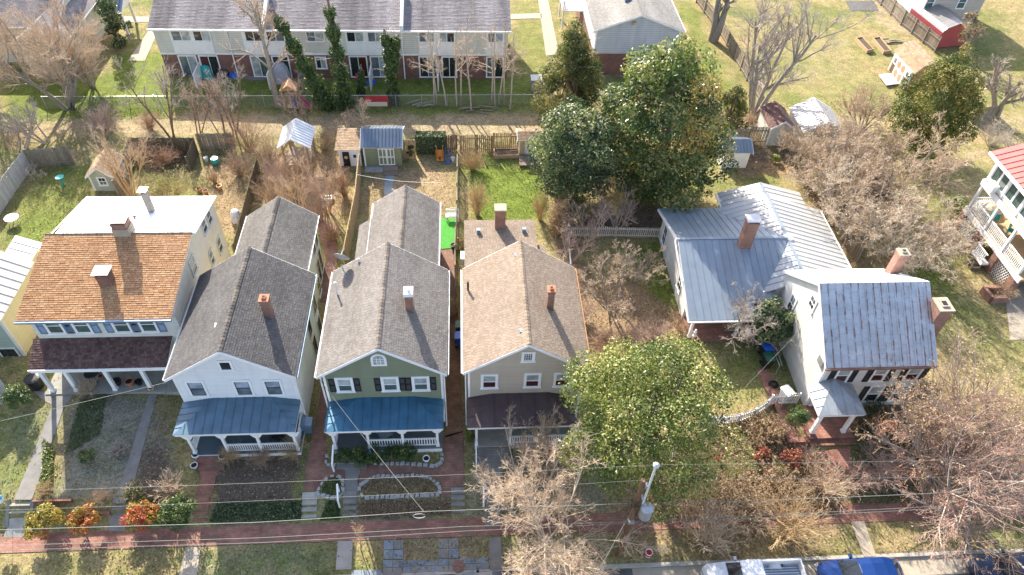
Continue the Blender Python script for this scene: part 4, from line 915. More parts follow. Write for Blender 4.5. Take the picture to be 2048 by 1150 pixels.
for x in (24.85, 26.5): window(r2, (x, YF, 2.0), '-y', .75, 1.5, panes=('glass_pale', 'glass_dark'), shutters='black_paint', sw=.36)
mb = MB(); mb.box((21.35, 24.55, .95), (22.3, 24.585, 3.05)); dd = mb.build('door', 'door_red', r2); mb = MB(); mb.blob((22.2, 24.53, 1.95), .03, .03, .03, 6, 4); mb.build('handle', 'galv', dd)
mb = MB()
for x in (21.1, 22.36): mb.box((x, 24.5, .95), (x+.22, 24.59, 3.15))
mb.box((21.1, 24.5, 3.15), (22.58, 24.59, 3.4)); mb.build('door_surround', 'white_paint', r2)
# hipped hood over the door
AP = (21.7, 24.57, 3.75)
for nm, P in (('l', [(20.25, 22.4, 3.1), (20.25, 24.57, 3.1), AP]), ('f', [(20.25, 22.4, 3.1), (23.1, 22.4, 3.1), AP]), ('r', [(23.1, 22.4, 3.1), (23.1, 24.57, 3.1), AP])):
    slope(r2, P, 'metal_hood', 'metal', width=.6, name='porch_roof')
mb = MB(); mb.bar((20.3, 22.47, 2.98), (23.05, 22.47, 2.98), .08, .16); mb.bar((20.32, 22.5, 2.98), (20.32, 24.5, 2.98), .08, .16); mb.bar((23.03, 22.5, 2.98), (23.03, 24.5, 2.98), .08, .16); mb.build('porch_beam', 'white_paint', r2)
for x in (20.6, 22.55): porch_post(r2, x, 22.62, .95, 2.92, .2, False)
mb = MB(); mb.box((20.3, 22.2, .5), (23.2, 24.58, .95)); mb.build('porch_floor', 'brick_walk', r2)
mb = MB(); mb.box((20.3, 21.8, .5), (23.2, 22.199, .78)); mb.build('step', 'brick_walk', r2)
mb = MB(); mb.box((18.95, 21.95, .5), (20.29, 22.3, 1.0)); mb.box((18.95, 22.301, .5), (19.2, 24.9, 1.0)); mb.build('planter_wall', 'brick_walk', r2)
mb = MB(); mb.box((20.76, 24.9, 4.35), (20.86, 25.5, 4.9)); mb.build('electric_meter', 'galv', r2)
# ------------------------------------------------------------------ long row of flats at the back
th = thing('row_house', (-12, 64.2, .3), 'long two-storey row of homes with cream siding over brick and patio doors', 'row house')
TX0, TX1, TY = -28.5, 4.1, 64.2
mb = MB(); mb.box((TX0, TY, .1), (TX1, TY+9, 2.95)); mb.build('brick_wall', 'brick_wall', th)
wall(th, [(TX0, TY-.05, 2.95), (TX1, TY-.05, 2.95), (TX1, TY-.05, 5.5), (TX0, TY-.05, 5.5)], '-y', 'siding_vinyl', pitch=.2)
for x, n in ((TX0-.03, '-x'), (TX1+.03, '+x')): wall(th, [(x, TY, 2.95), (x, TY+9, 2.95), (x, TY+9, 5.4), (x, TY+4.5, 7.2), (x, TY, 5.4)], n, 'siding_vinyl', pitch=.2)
slope(th, [(TX0-.3, TY-.4, 5.55), (TX1+.3, TY-.4, 5.55), (TX1+.3, TY+4.5, 7.35), (TX0-.3, TY+4.5, 7.35)], 'shingle_far', tab=(.5, .17))
slope(th, [(TX0-.3, TY+9.4, 5.55), (TX1+.3, TY+9.4, 5.55), (TX1+.3, TY+4.5, 7.35), (TX0-.3, TY+4.5, 7.35)], 'shingle_far', tab=(.8, .35))
mb = MB(); mb.bar((TX0-.3, TY-.45, 5.47), (TX1+.3, TY-.45, 5.47), .12, .16); mb.build('gutter', 'white_paint', th)
mb = MB(); mb.bar((TX0, TY-.07, 2.93), (TX1, TY-.07, 2.93), .06, .14); mb.build('band_board', 'white_paint', th)
for px in (527, 803):                                             # fire walls through the roof
    a = at(px, 54, TY-.4); mb = MB(); mb.prism([(a[0]-.14, TY-.5, 5.3), (a[0]-.14, TY+4.5, 7.3), (a[0]-.14, TY+4.5, 7.95), (a[0]-.14, TY-.5, 6.05)], (.28, 0, 0)); mb.build('fire_wall', 'white_paint', th)
for x0, x1 in ((340, 421), (484, 570), (690, 768), (836, 910), (972, 1008)):
    a, b = at(x0, 70, TY), at(x1, 70, TY); mb = MB(); mb.box((a[0], TY-.11, 3.0), (b[0], TY-.062, 5.42)); mb.build('white_panel', 'white_paint', th)
UP_W = ((344.5, 381.6, 'glass_mid', 'glass_pale'), (388, 421, 'glass_dark', 'glass_pale'), (491, 524.6, 'glass_dark', 'glass_dark'), (534, 568.5, 'glass_dark', 'glass_mid'), (613.5, 647.6, 'glass_mid', 'glass_pale'), (693.7, 727, 'glass_dark', 'glass_pale'), (735.7, 766, 'glass_mid', 'glass_pale'), (838, 868.5, 'glass_mid', 'glass_pale'), (878.8, 908.5, 'glass_pale', 'glass_dark'), (976, 1006, 'glass_mid', 'glass_sky'))
for x0, x1, p0, p1 in UP_W:
    a, b = at(x0, 71, TY), at(x1, 71, TY); window(th, ((a[0]+b[0])/2, TY-.105, 4.75), '-y', b[0]-a[0], .95, panes=(p0, p1), cw=.06, split='v')
LO_W = ((360, 393, 'glass_mid', 'glass_pale'), (401, 436, 'glass_red', 'glass_dark'), (503, 534, 'glass_pale', 'glass_green'), (546, 577, 'glass_dark', 'glass_dark'), (700, 733, 'glass_dark', 'glass_red'), (742, 774, 'glass_mid', 'glass_pale'), (839, 872, 'glass_dark', 'glass_mid'), (885, 912, 'glass_dark', 'glass_dark'), (974, 1006, 'glass_mid', 'glass_dark'))
for x0, x1, p0, p1 in LO_W:
    a, b = at(x0, 122, TY), at(x1, 122, TY); window(th, ((a[0]+b[0])/2, TY-.01, 1.62), '-y', b[0]-a[0], 2.1, panes=(p0, p1), cw=.09, split='v', name='patio_door')
window(th, (at(640, 112, TY)[0], TY-.01, 2.0), '-y', .9, 1.1, panes=('glass_dark', 'glass_pale'), split='v')
for px in (398, 542, 742, 876): 
    a = at(px, 122, TY); mb = MB(); mb.box((a[0]-.05, TY-2.4, .3), (a[0]+.05, TY-.02, 2.1)); mb.build('privacy_screen', 'white_paint', th)
for px in (461, 805):
    a = at(px, 90, TY); mb = MB(); mb.tube([(a[0], TY-.16, 5.4), (a[0], TY-.16, .4)], .06, 6); mb.build('downspout', 'white_paint', th)

gh = thing('gable_end_house', (17, 65.3, .4), 'pale blue-grey sided house end with low gable over a brick base', 'house')
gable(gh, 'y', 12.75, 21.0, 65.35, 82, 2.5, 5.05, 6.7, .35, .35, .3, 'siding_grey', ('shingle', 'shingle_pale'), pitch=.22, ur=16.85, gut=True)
mb = MB(); mb.box((12.75, 65.4, .1), (21.0, 82, 2.5)); mb.build('brick_base', 'brick_wall', gh)
window(gh, (17.25, 65.4, 1.5), '-y', 1.0, 1.0, panes=('glass_sky', 'glass_sky'))
mb = MB(); mb.lathe((16.3, 65.3, 5.55), [(.22, 0), (.22, .3)], 12); mb.build('gable_vent', 'tan_panel', gh)
q = G(1255, 3, 6.3); mb = MB(); mb.box((q[0]-.3, q[1]-.25, 6.0), (q[0]+.3, q[1]+.25, 6.7)); mb.build('roof_vent', 'metal_slate', gh)
# balcony stair on its left side
mb = MB()
for y in (74.5, 77.5): mb.box((10.6, y-.08, .4), (10.76, y+.08, 3.6))
mb.box((10.6, 74.4, 2.4), (12.7, 77.6, 2.52)); mb.build('side_porch', 'white_paint', gh); railing(gh, (10.68, 74.5, 2.52), (10.68, 77.5, 2.52), .9, .2, .06); railing(gh, (10.68, 74.5, 2.52), (12.7, 74.5, 2.52), .9, .2, .06)

lt = thing('corner_house', (-41, 66, .5), 'grey roofed house behind bare branches with small columned side porch', 'house')
gable(lt, 'x', 66.6, 76, -56, -38.4, .4, 4.4, 6.6, .3, .3, .3, 'siding_vinyl', ('shingle', 'shingle_far'), pitch=.2, corner=False)
gable(lt, 'y', -41.2, -37.2, 64.6, 75, .4, 3.9, 5.3, .3, .3, .1, 'siding_vinyl', ('shingle', 'shingle_far'), pitch=.2, back=False, corner=True)
for x in (-49.5, -46.0, -43): window(lt, (x, 66.58, 2.9), '-y', 1.2, 1.2, panes=('glass_dark', 'glass_mid'))
p = G(205, 62, 2.8)
slope(lt, [(-37.1, 72.0, 3.2), (-34.4, 72.0, 3.2), (-34.4, 73.6, 4.1), (-37.1, 73.6, 4.1)], 'metal_shed', 'metal', name='porch_roof', width=.4); slope(lt, [(-37.1, 75.2, 3.2), (-34.4, 75.2, 3.2), (-34.4, 73.6, 4.1), (-37.1, 73.6, 4.1)], 'metal_shed', 'metal', name='porch_roof', width=.4)
wall(lt, [(-34.5, 72.2, 3.0), (-34.5, 75.0, 3.0), (-34.5, 73.6, 3.95)], '+x', 'white_paint', True)
for y in (72.3, 74.9): porch_post(lt, -34.7, y, .5, 3.1, .22, False)

lh = thing('green_gable_house', (-30, 31, 1.1), 'pale green gable-fronted house with light metal roof at the picture edge', 'house')
wall(lh, [(-37.0, 29.4, .9), (-27.62, 29.4, .9), (-27.62, 29.4, 5.0), (-32.2, 29.4, 7.85), (-37.0, 29.4, 5.0)], '-y', 'siding_green'); wall(lh, [(-37.0, 29.4, .9), (-37.0, 35.2, .9), (-37.0, 35.2, 5.0), (-37.0, 29.4, 5.0)], '-x', 'siding_yellow'); wall(lh, [(-27.62, 29.4, .9), (-27.62, 35.2, .9), (-27.62, 35.2, 5.0), (-27.62, 29.4, 5.0)], '+x', 'siding_yellow')
slope(lh, [(-27.4, 29.2, 5.0), (-27.4, 34.1, 5.0), (-32.2, 34.1, 8.0), (-32.2, 29.2, 8.0)], 'metal_pale', 'metal', width=.6); slope(lh, [(-37.2, 29.2, 5.0), (-37.2, 34.1, 5.0), (-32.2, 34.1, 8.0), (-32.2, 29.2, 8.0)], 'metal_pale', 'metal', width=.6)
slope(lh, [(-27.35, 34.1, 4.2), (-27.35, 36.4, 4.2), (-29.4, 36.4, 5.2), (-29.4, 34.1, 5.2)], 'tin_pale', 'metal', width=.6, name='rear_roof')
mb = MB(); mb.box((-27.78, 29.37, .9), (-27.6, 29.5, 4.9)); mb.build('corner_board', 'siding_pale', lh)
window(lh, at(25, 714, 29.4), '-y', .95, 1.7, casing='siding_pale', sash='black_paint', panes=('glass_dark', 'glass_green'), grid=(2, 1))
mb = MB(); q = W(8, 795); mb.box((q[0]-1.5, q[1]-.6, q[2]), (q[0]+.1, q[1]+.5, q[2]+1.1)); o = mb.build('utility_cabinet', 'siding_grey'); props(o, 'pale grey utility cabinet beside the round green bush', 'cabinet')

tr = thing('taupe_house', (53, 76, .5), 'taupe sided house wall with two white framed windows at the top edge', 'house')
wall(tr, [(51.5, 75.46, .3), (57.9, 75.46, .3), (57.9, 75.46, 6), (51.5, 75.46, 6)], '-y', 'siding_taupe', pitch=.2); wall(tr, [(51.5, 75.46, .3), (51.5, 84, .3), (51.5, 84, 6), (51.5, 75.46, 6)], '-x', 'white_paint', True); wall(tr, [(57.9, 75.46, .3), (57.9, 84, .3), (57.9, 84, 6), (57.9, 75.46, 6)], '+x', 'siding_taupe', pitch=.2)
slope(tr, [(51.2, 75.2, 6), (58.2, 75.2, 6), (58.2, 79.7, 8), (51.2, 79.7, 8)], 'shingle_pale', tab=(.6, .3)); slope(tr, [(51.2, 84.2, 6), (58.2, 84.2, 6), (58.2, 79.7, 8), (51.2, 79.7, 8)], 'shingle_pale', tab=(.6, .3))
for px, py in ((1860, 5), (1924, 5)): window(tr, at(px, py, 75.46), '-y', .85, 1.3, panes=('glass_mid', 'glass_green'))

# red barn with a rounded metal roof
bn = thing('red_barn', (52.5, 73, .4), 'red corrugated carport with grey rounded metal roof behind board fence', 'carport')
b0, b1 = V3((50.6, 76.6, .4)), V3((51.5, 70.8, .4)); ax = (b1-b0); al = ax.length; axn = ax.normalized(); sd = V3((-axn.y, axn.x, 0)); 
if sd.x < 0: sd = -sd
wd = 3.9
for i in range(8):
    mb = MB(seed=i); z0 = .4+i*.22; mb.prism([b0+V3((0, 0, z0-.4)), b1+V3((0, 0, z0-.4)), b1+V3((0, 0, z0-.4+.2)), b0+V3((0, 0, z0-.4+.2))], sd*(.05+.03*(i % 2))); mb.build('wall_sheet', 'metal_redwall', bn)
prof = [(0, 2.1), (.12, 2.35), (.4, 2.6), (wd/2, 3.15), (wd-.4, 2.6), (wd-.12, 2.35), (wd, 2.1)]
ns = 12
for i in range(ns):
    mb = MB(seed=i)
    for (u0, z0), (u1, z1) in zip(prof[:-1], prof[1:]):
        a, b = b0+ax*((i+.02)/ns), b0+ax*((i+.98)/ns); mb.face([a+sd*u0+V3((0, 0, z0-.4)), b+sd*u0+V3((0, 0, z0-.4)), b+sd*u1+V3((0, 0, z1-.4)), a+sd*u1+V3((0, 0, z1-.4))])
        mb.face([a+sd*u0+V3((0, 0, z0-.4)), a+sd*u1+V3((0, 0, z1-.4)), a+sd*u1+V3((0, 0, z1-.46)), a+sd*u0+V3((0, 0, z0-.46))])
    mb.build('roof_sheet', 'metal_barn', bn)
mb = MB(); mb.prism([b1+sd*u+V3((0, 0, z-.45)) for u, z in prof]+[b1+sd*wd, b1], -axn*.05); mb.build('end_wall', 'metal_redwall', bn)

def shed(name, x0, x1, y0, y1, zb, ze, zr, axis, wm, rm, label, kind='metal', rw=.3, cat='shed', rz=0, flat=False, trim='white_paint', ov=.18, pan=True):
    t = thing(name, ((x0+x1)/2, (y0+y1)/2, zb), label, cat, rz=0)
    if axis == 'x': gable(t, 'x', y0, y1, x0, x1, zb, ze, zr, ov, ov, ov, wm, (kind, rm), rw=rw, corner=True, gut=False, flat=flat, trim=trim, panels=pan)
    else: gable(t, 'y', x0, x1, y0, y1, zb, ze, zr, ov, ov, ov, wm, (kind, rm), rw=rw, gut=False, flat=flat, trim=trim, panels=pan)
    return t
s1 = shed('garden_shed', -8.45, -5.4, 49.5, 52.3, .75, 2.75, 3.55, 'x', 'siding_olive', 'metal_shed', 'sage garden shed with blue metal roof and white double doors', rw=.28)
mb = MB(); mb.box((-7.22, 49.42, 1.0), (-5.98, 49.47, 2.6)); dpan = mb.build('door', 'siding_olive', s1)
mb = MB()
for x in (-7.25, -6.92, -6.63, -6.55, -6.27, -5.99): mb.box((x, 49.37, 1.0), (x+.07, 49.418, 2.6))
for z in (.97, 1.75, 2.55): mb.box((-7.25, 49.36, z), (-5.92, 49.415, z+.08))
mb.build('door_frame', 'white_paint', s1)
st = steps('shed_ramp', -6.9, -5.7, 48.2, 49.3, .75, .95, 2, 'wood_deck', 'low grey wooden step in front of the sage shed doors')
mb = MB(); mb.box((-8.4, 48.6, .72), (-6.95, 49.35, .86)); o = mb.build('stone_slab', 'stone'); props(o, 'rough stone slab with pots beside the sage shed step', 'stone slab')
s2 = thing('white_shed', (-9.7, 50.5, .8), 'small white shed with mossy flat roof and dark door', 'shed')
wall(s2, [(-10.5, 49.55, .75), (-8.75, 49.55, .75), (-8.75, 49.55, 2.45), (-10.5, 49.55, 2.45)], '-y', 'white_paint', True); wall(s2, [(-10.5, 49.55, .75), (-10.5, 52, .75), (-10.5, 52, 2.4), (-10.5, 49.55, 2.4)], '-x', 'white_paint', True); wall(s2, [(-8.75, 49.55, .75), (-8.75, 52, .75), (-8.75, 52, 2.4), (-8.75, 49.55, 2.4)], '+x', 'white_paint', True)
slope(s2, [(-10.75, 49.4, 2.5), (-8.65, 49.4, 2.5), (-8.65, 52.2, 2.75), (-10.75, 52.2, 2.75)], 'shingle_brown', tab=(.3, .2))
mb = MB(); mb.box((-10.2, 49.48, .8), (-9.65, 49.54, 2.2)); d_ = mb.build('door', 'black_paint', s2); mb = MB(); mb.lathe((0, 0, 0), [(.1, 0), (.16, .03), (.1, .05)], 10); wr = mb.build('wreath', 'twig_tan', d_, local=True); wr.location = V3((-9.92, 49.47, 1.7))-ORG[s2.name][0]; wr.rotation_euler = (rad(90), 0, 0)
window(s2, (-9.2, 49.52, 1.8), '-y', .32, .4, panes=('glass_dark',), split='', cw=.06)
gz = thing('gazebo', (-13.9, 49.8, .85), 'timber gazebo with pale corrugated metal gable roof and crossed railings', 'gazebo')
for sx, (ea, eb) in ((-1, (-15.25, -14.0)), (1, (-12.55, -14.0))):
    slope(gz, [(ea, 49.0, 2.95), (ea, 52.0, 2.95), (eb, 52.0, 3.85), (eb, 49.0, 3.85)], 'metal_gaz', 'metal', width=.32)
for x in (-14.9, -12.95):
    for y in (49.35, 51.7): mb = MB(); mb.box((x-.07, y-.07, .85), (x+.07, y+.07, 3.0)); mb.build('post', 'wood_raw', gz)
mb = MB(); mb.box((-14.95, 49.3, 1.05), (-12.9, 51.75, 1.15)); mb.build('deck', 'wood_deck', gz)
mb = MB(); mb.bar((-14.85, 49.35, 1.95), (-13.0, 49.35, 1.95), .06); mb.bar((-14.85, 49.35, 1.3), (-13.0, 49.35, 1.3), .06); mb.bar((-14.8, 49.352, 1.3), (-13.92, 49.352, 1.95), .05); mb.bar((-13.92, 49.352, 1.95), (-13.0, 49.352, 1.3), .05); mb.bar((-14.8, 49.36, 1.95), (-13.92, 49.36, 1.3), .045); mb.bar((-13.92, 49.36, 1.3), (-13.0, 49.36, 1.95), .045); mb.bar((-14.9, 49.25, 1.08), (-12.9, 49.25, 1.08), .08, .16); mb.build('railing', 'wood_raw', gz)
s3 = shed('left_shed', -29.1, -27.3, 46.05, 48.3, .85, 2.6, 3.5, 'y', 'siding_greygreen', 'shingle_brown', 'grey-green garden shed with gable roof and lattice window in the left yard', 'shingle')
s3.name = 'lattice_shed'; ORG['lattice_shed'] = ORG['left_shed']
window(s3, (-28.2, 46.05, 2.05), '-y', .55, .7, panes=('glass_dark', 'glass_mid'), grid=(2, 1), cw=.08)
s4 = shed('tool_shed', 4.55, 6.3, 50.95, 52.4, .7, 2.4, 2.75, 'x', 'white_paint', 'shingle_brown', 'small cream shed with brown shingle roof beside the round evergreen', 'shingle', flat=True)
mb = MB(); mb.box((4.6, 50.9, .8), (5.0, 50.946, 2.3)); mb.build('door', 'tan_panel', s4)
mb = MB(); mb.box((4.5, 49.3, .6), (6.4, 50.8, .95)); o = mb.build('timber_platform', 'wood_deck'); props(o, 'low weathered timber platform in front of the cream tool shed', 'platform')
s5 = thing('brown_barn_shed', (45.5, 64, .4), 'brown and white barn-style shed with oval door panels', 'shed')
B0, B1 = V3((44.2, 66.2, .4)), V3((44.4, 62.1, .4))
wall(s5, [B0, B1, B1+V3((0, 0, 2.0)), B0+V3((0, 0, 2.0))], '-x', 'brown_panel', True); wall(s5, [B1, B1+V3((3.0, 0, 0)), B1+V3((3.0, 0, 2.0)), B1+V3((1.5, 0, 3.1)), B1+V3((0, 0, 2.0))], '-y', 'brown_panel', True)
slope(s5, [B0+V3((-.2, .2, 1.95)), B1+V3((-.2, -.2, 1.95)), B1+V3((.5, -.2, 2.85)), B0+V3((.5, .2, 2.85))], 'shingle_brown', tab=(.4, .2)); slope(s5, [B0+V3((.5, .2, 2.86)), B1+V3((.5, -.2, 2.86)), B1+V3((1.5, -.2, 3.2)), B0+V3((1.5, .2, 3.2))], 'shingle_brown', tab=(.4, .2)); slope(s5, [B0+V3((3.2, .2, 1.95)), B1+V3((3.2, -.2, 1.95)), B1+V3((1.5, -.2, 3.2)), B0+V3((1.5, .2, 3.2))], 'shingle_brown', tab=(.4, .2))
mb = MB()
for y in (66.0, 65.05, 64.15, 63.25, 62.3): mb.box((44.05, y-.06, .45), (44.3, y+.06, 2.35))
mb.box((44.04, 62.2, 2.2), (44.3, 66.1, 2.38)); mb.box((44.06, 63.2, 1.28), (44.3, 65.1, 1.4)); mb.build('trim', 'white_paint', s5)
for y0 in (65.5, 62.75): mb = MB(); mb.box((44.08, y0-.38, 1.4), (44.3, y0+.38, 2.18)); w_ = mb.build('window', 'white_paint', s5); mb = MB(); mb.box((44.06, y0-.2, 1.55), (44.3, y0+.2, 2.05)); mb.build('pane', 'glass_mid', w_)
mb = MB(); mb.box((44.09, 63.3, .5), (44.29, 65.0, 2.2)); mb.build('door', 'white_paint', s5)
for y in (63.72, 64.6):
    for z in (.86, 1.8):
        mb = MB(); mb.prism([(44.07, y+.3*math.cos(k*math.pi/8), z+.36*math.sin(k*math.pi/8)) for k in range(16)], (.1, 0, 0)); mb.build('door_panel', 'brown_panel', s5)
mb = MB(); mb.prism([(42.6, 64.9, .42), (44.0, 65.2, .42), (44.0, 63.2, .42), (42.6, 62.9, .42)], (0, 0, .12)); o = mb.build('shed_ramp', 'tin_pale'); props(o, 'pale ramp in front of the barn shed doors', 'ramp')
t6 = shed('maroon_shed', 26.9, 28.9, 52.6, 55.6, .5, 2.4, 3.2, 'y', 'siding_pale', 'shingle_maroon', 'white-walled shed with maroon shingled roof beside the back fence', 'shingle', flat=True)
t7 = shed('pale_roof_shed', 29.8, 33.4, 52.2, 55.8, .5, 2.3, 3.4, 'y', 'tin_pale', 'tin_pale', 'shed with white metal roof under tangled branches', rw=.3, flat=True)
t8 = shed('blue_shed', 21.9, 24.1, 49.2, 51.2, .5, 2.3, 2.9, 'x', 'white_paint', 'metal_shed', 'blue-roofed shed half hidden behind the tall magnolia', flat=True)
t9 = shed('beige_shed', 60.0, 63.2, 62.5, 65, .5, 2.2, 3.2, 'y', 'tan_wall', 'shingle_brown', 'beige shed with rounded roof at the far right yard', 'shingle', flat=True)

# two-storey porch house at the right edge
rp = thing('porch_house', (42, 37, .6), 'white two-storey porch house with red metal roof and glazed upper deck', 'house')
RX = 38.95
wall(rp, [(41.6, 33, .5), (41.6, 41.6, .5), (41.6, 41.6, 7.4), (41.6, 33, 7.4)], '-x', 'siding_vinyl', pitch=.2); wall(rp, [(41.6, 41.6, .5), (48, 41.6, .5), (48, 41.6, 7.4), (41.6, 41.6, 7.4)], '+y', 'siding_vinyl', pitch=.2); wall(rp, [(41.6, 33, .5), (48, 33, .5), (48, 33, 7.4), (41.6, 33, 7.4)], '-y', 'siding_vinyl', pitch=.2)
mb = MB(); mb.box((RX, 33.4, 2.55), (41.6, 41.35, 2.75)); mb.build('deck', 'deck_tan', rp)
mb = MB(); mb.box((RX-.06, 33.4, 2.35), (RX-.002, 41.4, 2.78)); mb.box((RX, 41.36, 2.35), (41.6, 41.42, 2.78)); mb.box((RX-.05, 33.4, 4.95), (RX+.02, 41.4, 5.4)); mb.box((RX, 41.36, 4.95), (41.6, 41.43, 5.4)); mb.build('deck_fascia', 'white_paint', rp)
mb = MB(); mb.box((RX+.03, 33.4, 5.1), (41.55, 41.35, 5.35)); mb.build('upper_deck', 'deck_tan', rp)
YS = [41.2, 38.75, 36.3, 34.0]
for y in YS:
    mb = MB(); mb.box((RX+.03, y-.09, 2.75), (RX+.21, y+.09, 5.1)); mb.build('porch_post', 'white_paint', rp)
    mb = MB(); mb.box((RX-.1, y-.3, .3), (RX+.5, y+.3, 2.35)); mb.build('brick_pier', 'brick_chimney', rp)
for y0, y1 in zip(YS[:-1], YS[1:]): railing(rp, (RX+.12, y0, 2.75), (RX+.12, y1, 2.75), .95, .16, .05)
railing(rp, (RX+.12, 41.25, 2.75), (41.5, 41.25, 2.75), .95, .16, .05)
for i, (y0, y1) in enumerate(zip(YS[:-1], YS[1:])):                    # lattice between the piers
    if i == 1: continue
    mb = MB(); n = int((y0-y1)/.22)
    for k in range(n+4):
        for s in (-1, 1):
            a, b = y1+.3+k*.2-(.8 if s > 0 else 0), y1+.3+k*.2-(0 if s > 0 else .8)
            pa, pb = (a, .5), (b, 2.3); lo, hi = y1+.3, y0-.3
            seg = []
            for (ya, za), (yb, zb) in ((pa, pb),):
                t0, t1 = 0.0, 1.0
                for lim, sg in ((lo, 1), (hi, -1)):
                    da, db = sg*(ya-lim), sg*(yb-lim)
                    if da < 0 and db < 0: t0 = 2
                    elif da < 0: t0 = max(t0, da/(da-db))
                    elif db < 0: t1 = min(t1, da/(da-db))
                if t0 < t1: mb.bar((RX+.1+.02*s, ya+(yb-ya)*t0, za+(zb-za)*t0), (RX+.1+.02*s, ya+(yb-ya)*t1, za+(zb-za)*t1), .045, .012, (1, 0, 0))
    mb.build('lattice', 'white_paint', rp)
slope(rp, [(RX-.3, 33.2, 7.55), (RX-.3, 41.9, 7.55), (44.8, 41.9, 9.6), (44.8, 33.2, 9.6)], 'metal_red', 'metal', width=.55, rib=.05)
mb = MB(); mb.bar((RX-.36, 33.2, 7.45), (RX-.36, 41.9, 7.45), .12, .2); mb.build('gutter', 'white_paint', rp)
for y in (41.2, 39.2, 37.2, 35.2, 33.5): mb = MB(); mb.box((RX+.1, y-.1, 5.4), (RX+.3, y+.1, 7.45)); mb.build('upper_post', 'white_paint', rp)
for y0, y1 in ((41.1, 39.3), (39.1, 37.3), (37.1, 35.3), (35.1, 33.6)):
    for k in range(2):
        a, b = y0+(y1-y0)*k/2, y0+(y1-y0)*(k+1)/2; window(rp, (RX+.2, (a+b)/2, 6.5), '-x', abs(a-b)-.12, 1.5, panes=('glass_green', 'glass_pale'), cw=.06, split='')
    mb = MB(); mb.box((RX+.17, y1, 5.4), (RX+.23, y0, 5.72)); mb.build('knee_wall', 'white_paint', rp)
mb = MB(); mb.box((RX-.32, 39.75, 5.42), (RX+.14, 40.55, 5.95)); mb.build('air_conditioner', 'white_paint', rp); mb = MB(); mb.box((38.2, 36.3, 1.3), (RX-.1, 37.7, 1.42)); mb.build('stair_landing', 'white_paint', rp); railing(rp, (38.25, 36.3, 1.42), (38.25, 37.7, 1.42), .9, .16, .05); railing(rp, (38.25, 37.7, 1.42), (RX-.1, 37.7, 1.42), .9, .16, .05)
def chair(loc, rz, mat, label):
    t = thing('patio_chair', loc, label, 'chair', rz=rz); T = Matrix.Translation(loc) @ Matrix.Rotation(rz, 4, 'Z')
    mb = MB(T); mb.box((-.25, -.25, .4), (.25, .25, .45)); mb.build('seat', mat, t); mb = MB(T); mb.prism([(-.25, .22, .45), (.25, .22, .45), (.22, .34, .95), (-.22, .34, .95)], (0, .03, 0)); mb.build('backrest', mat, t)
    for x in (-.22, .22):
        for y in (-.22, .22): mb = MB(T); mb.bar((x, y, 0), (x*.9, y*.9, .4), .045); mb.build('leg', mat, t)
        mb = MB(T); mb.bar((x*1.15, -.22, .65), (x*1.15, .28, .67), .05); mb.bar((x*1.15, -.2, .42), (x*1.15, -.2, .65), .04); mb.build('armrest', mat, t)
    return t
chair((40.1, 39.6, 2.75), 2.6, 'plastic_teal', 'teal plastic chair on the porch deck nearest the umbrella'); chair((40.6, 38.0, 2.75), .6, 'plastic_teal', 'teal plastic chair farther along the porch deck beside the house wall')
mb = MB(); mb.tube([(40.2, 40.9, 2.8), (40.3, 40.9, 3.4)], .03); mb.lathe((40.3, 40.8, 3.0), [(1.0, 0), (.7, .28), (.3, .45), (.03, .52)], 10, False); o = mb.build('porch_umbrella', 'tan_wall'); props(o, 'beige umbrella canopy lying open on the porch deck corner', 'umbrella')
pl = thing('brick_planter', (37.2, 40.4, .6), 'tan timber framed planting bed beside the porch piers', 'planting bed')
for a, b in (((36.0, 39.6), (36.0, 41.6)), ((36.0, 39.6), (38.6, 38.9)), ((36.0, 41.6), (38.7, 41.3))): mb = MB(); mb.bar((*a, .78), (*b, .78), .15, .28); mb.build('timber', 'wood_raw', pl)
mb = MB(); mb.face([(36, 39.6, .85), (38.6, 38.9, .85), (38.7, 41.3, .85), (36, 41.6, .85)]); mb.build('soil', 'leaf_dry', pl)
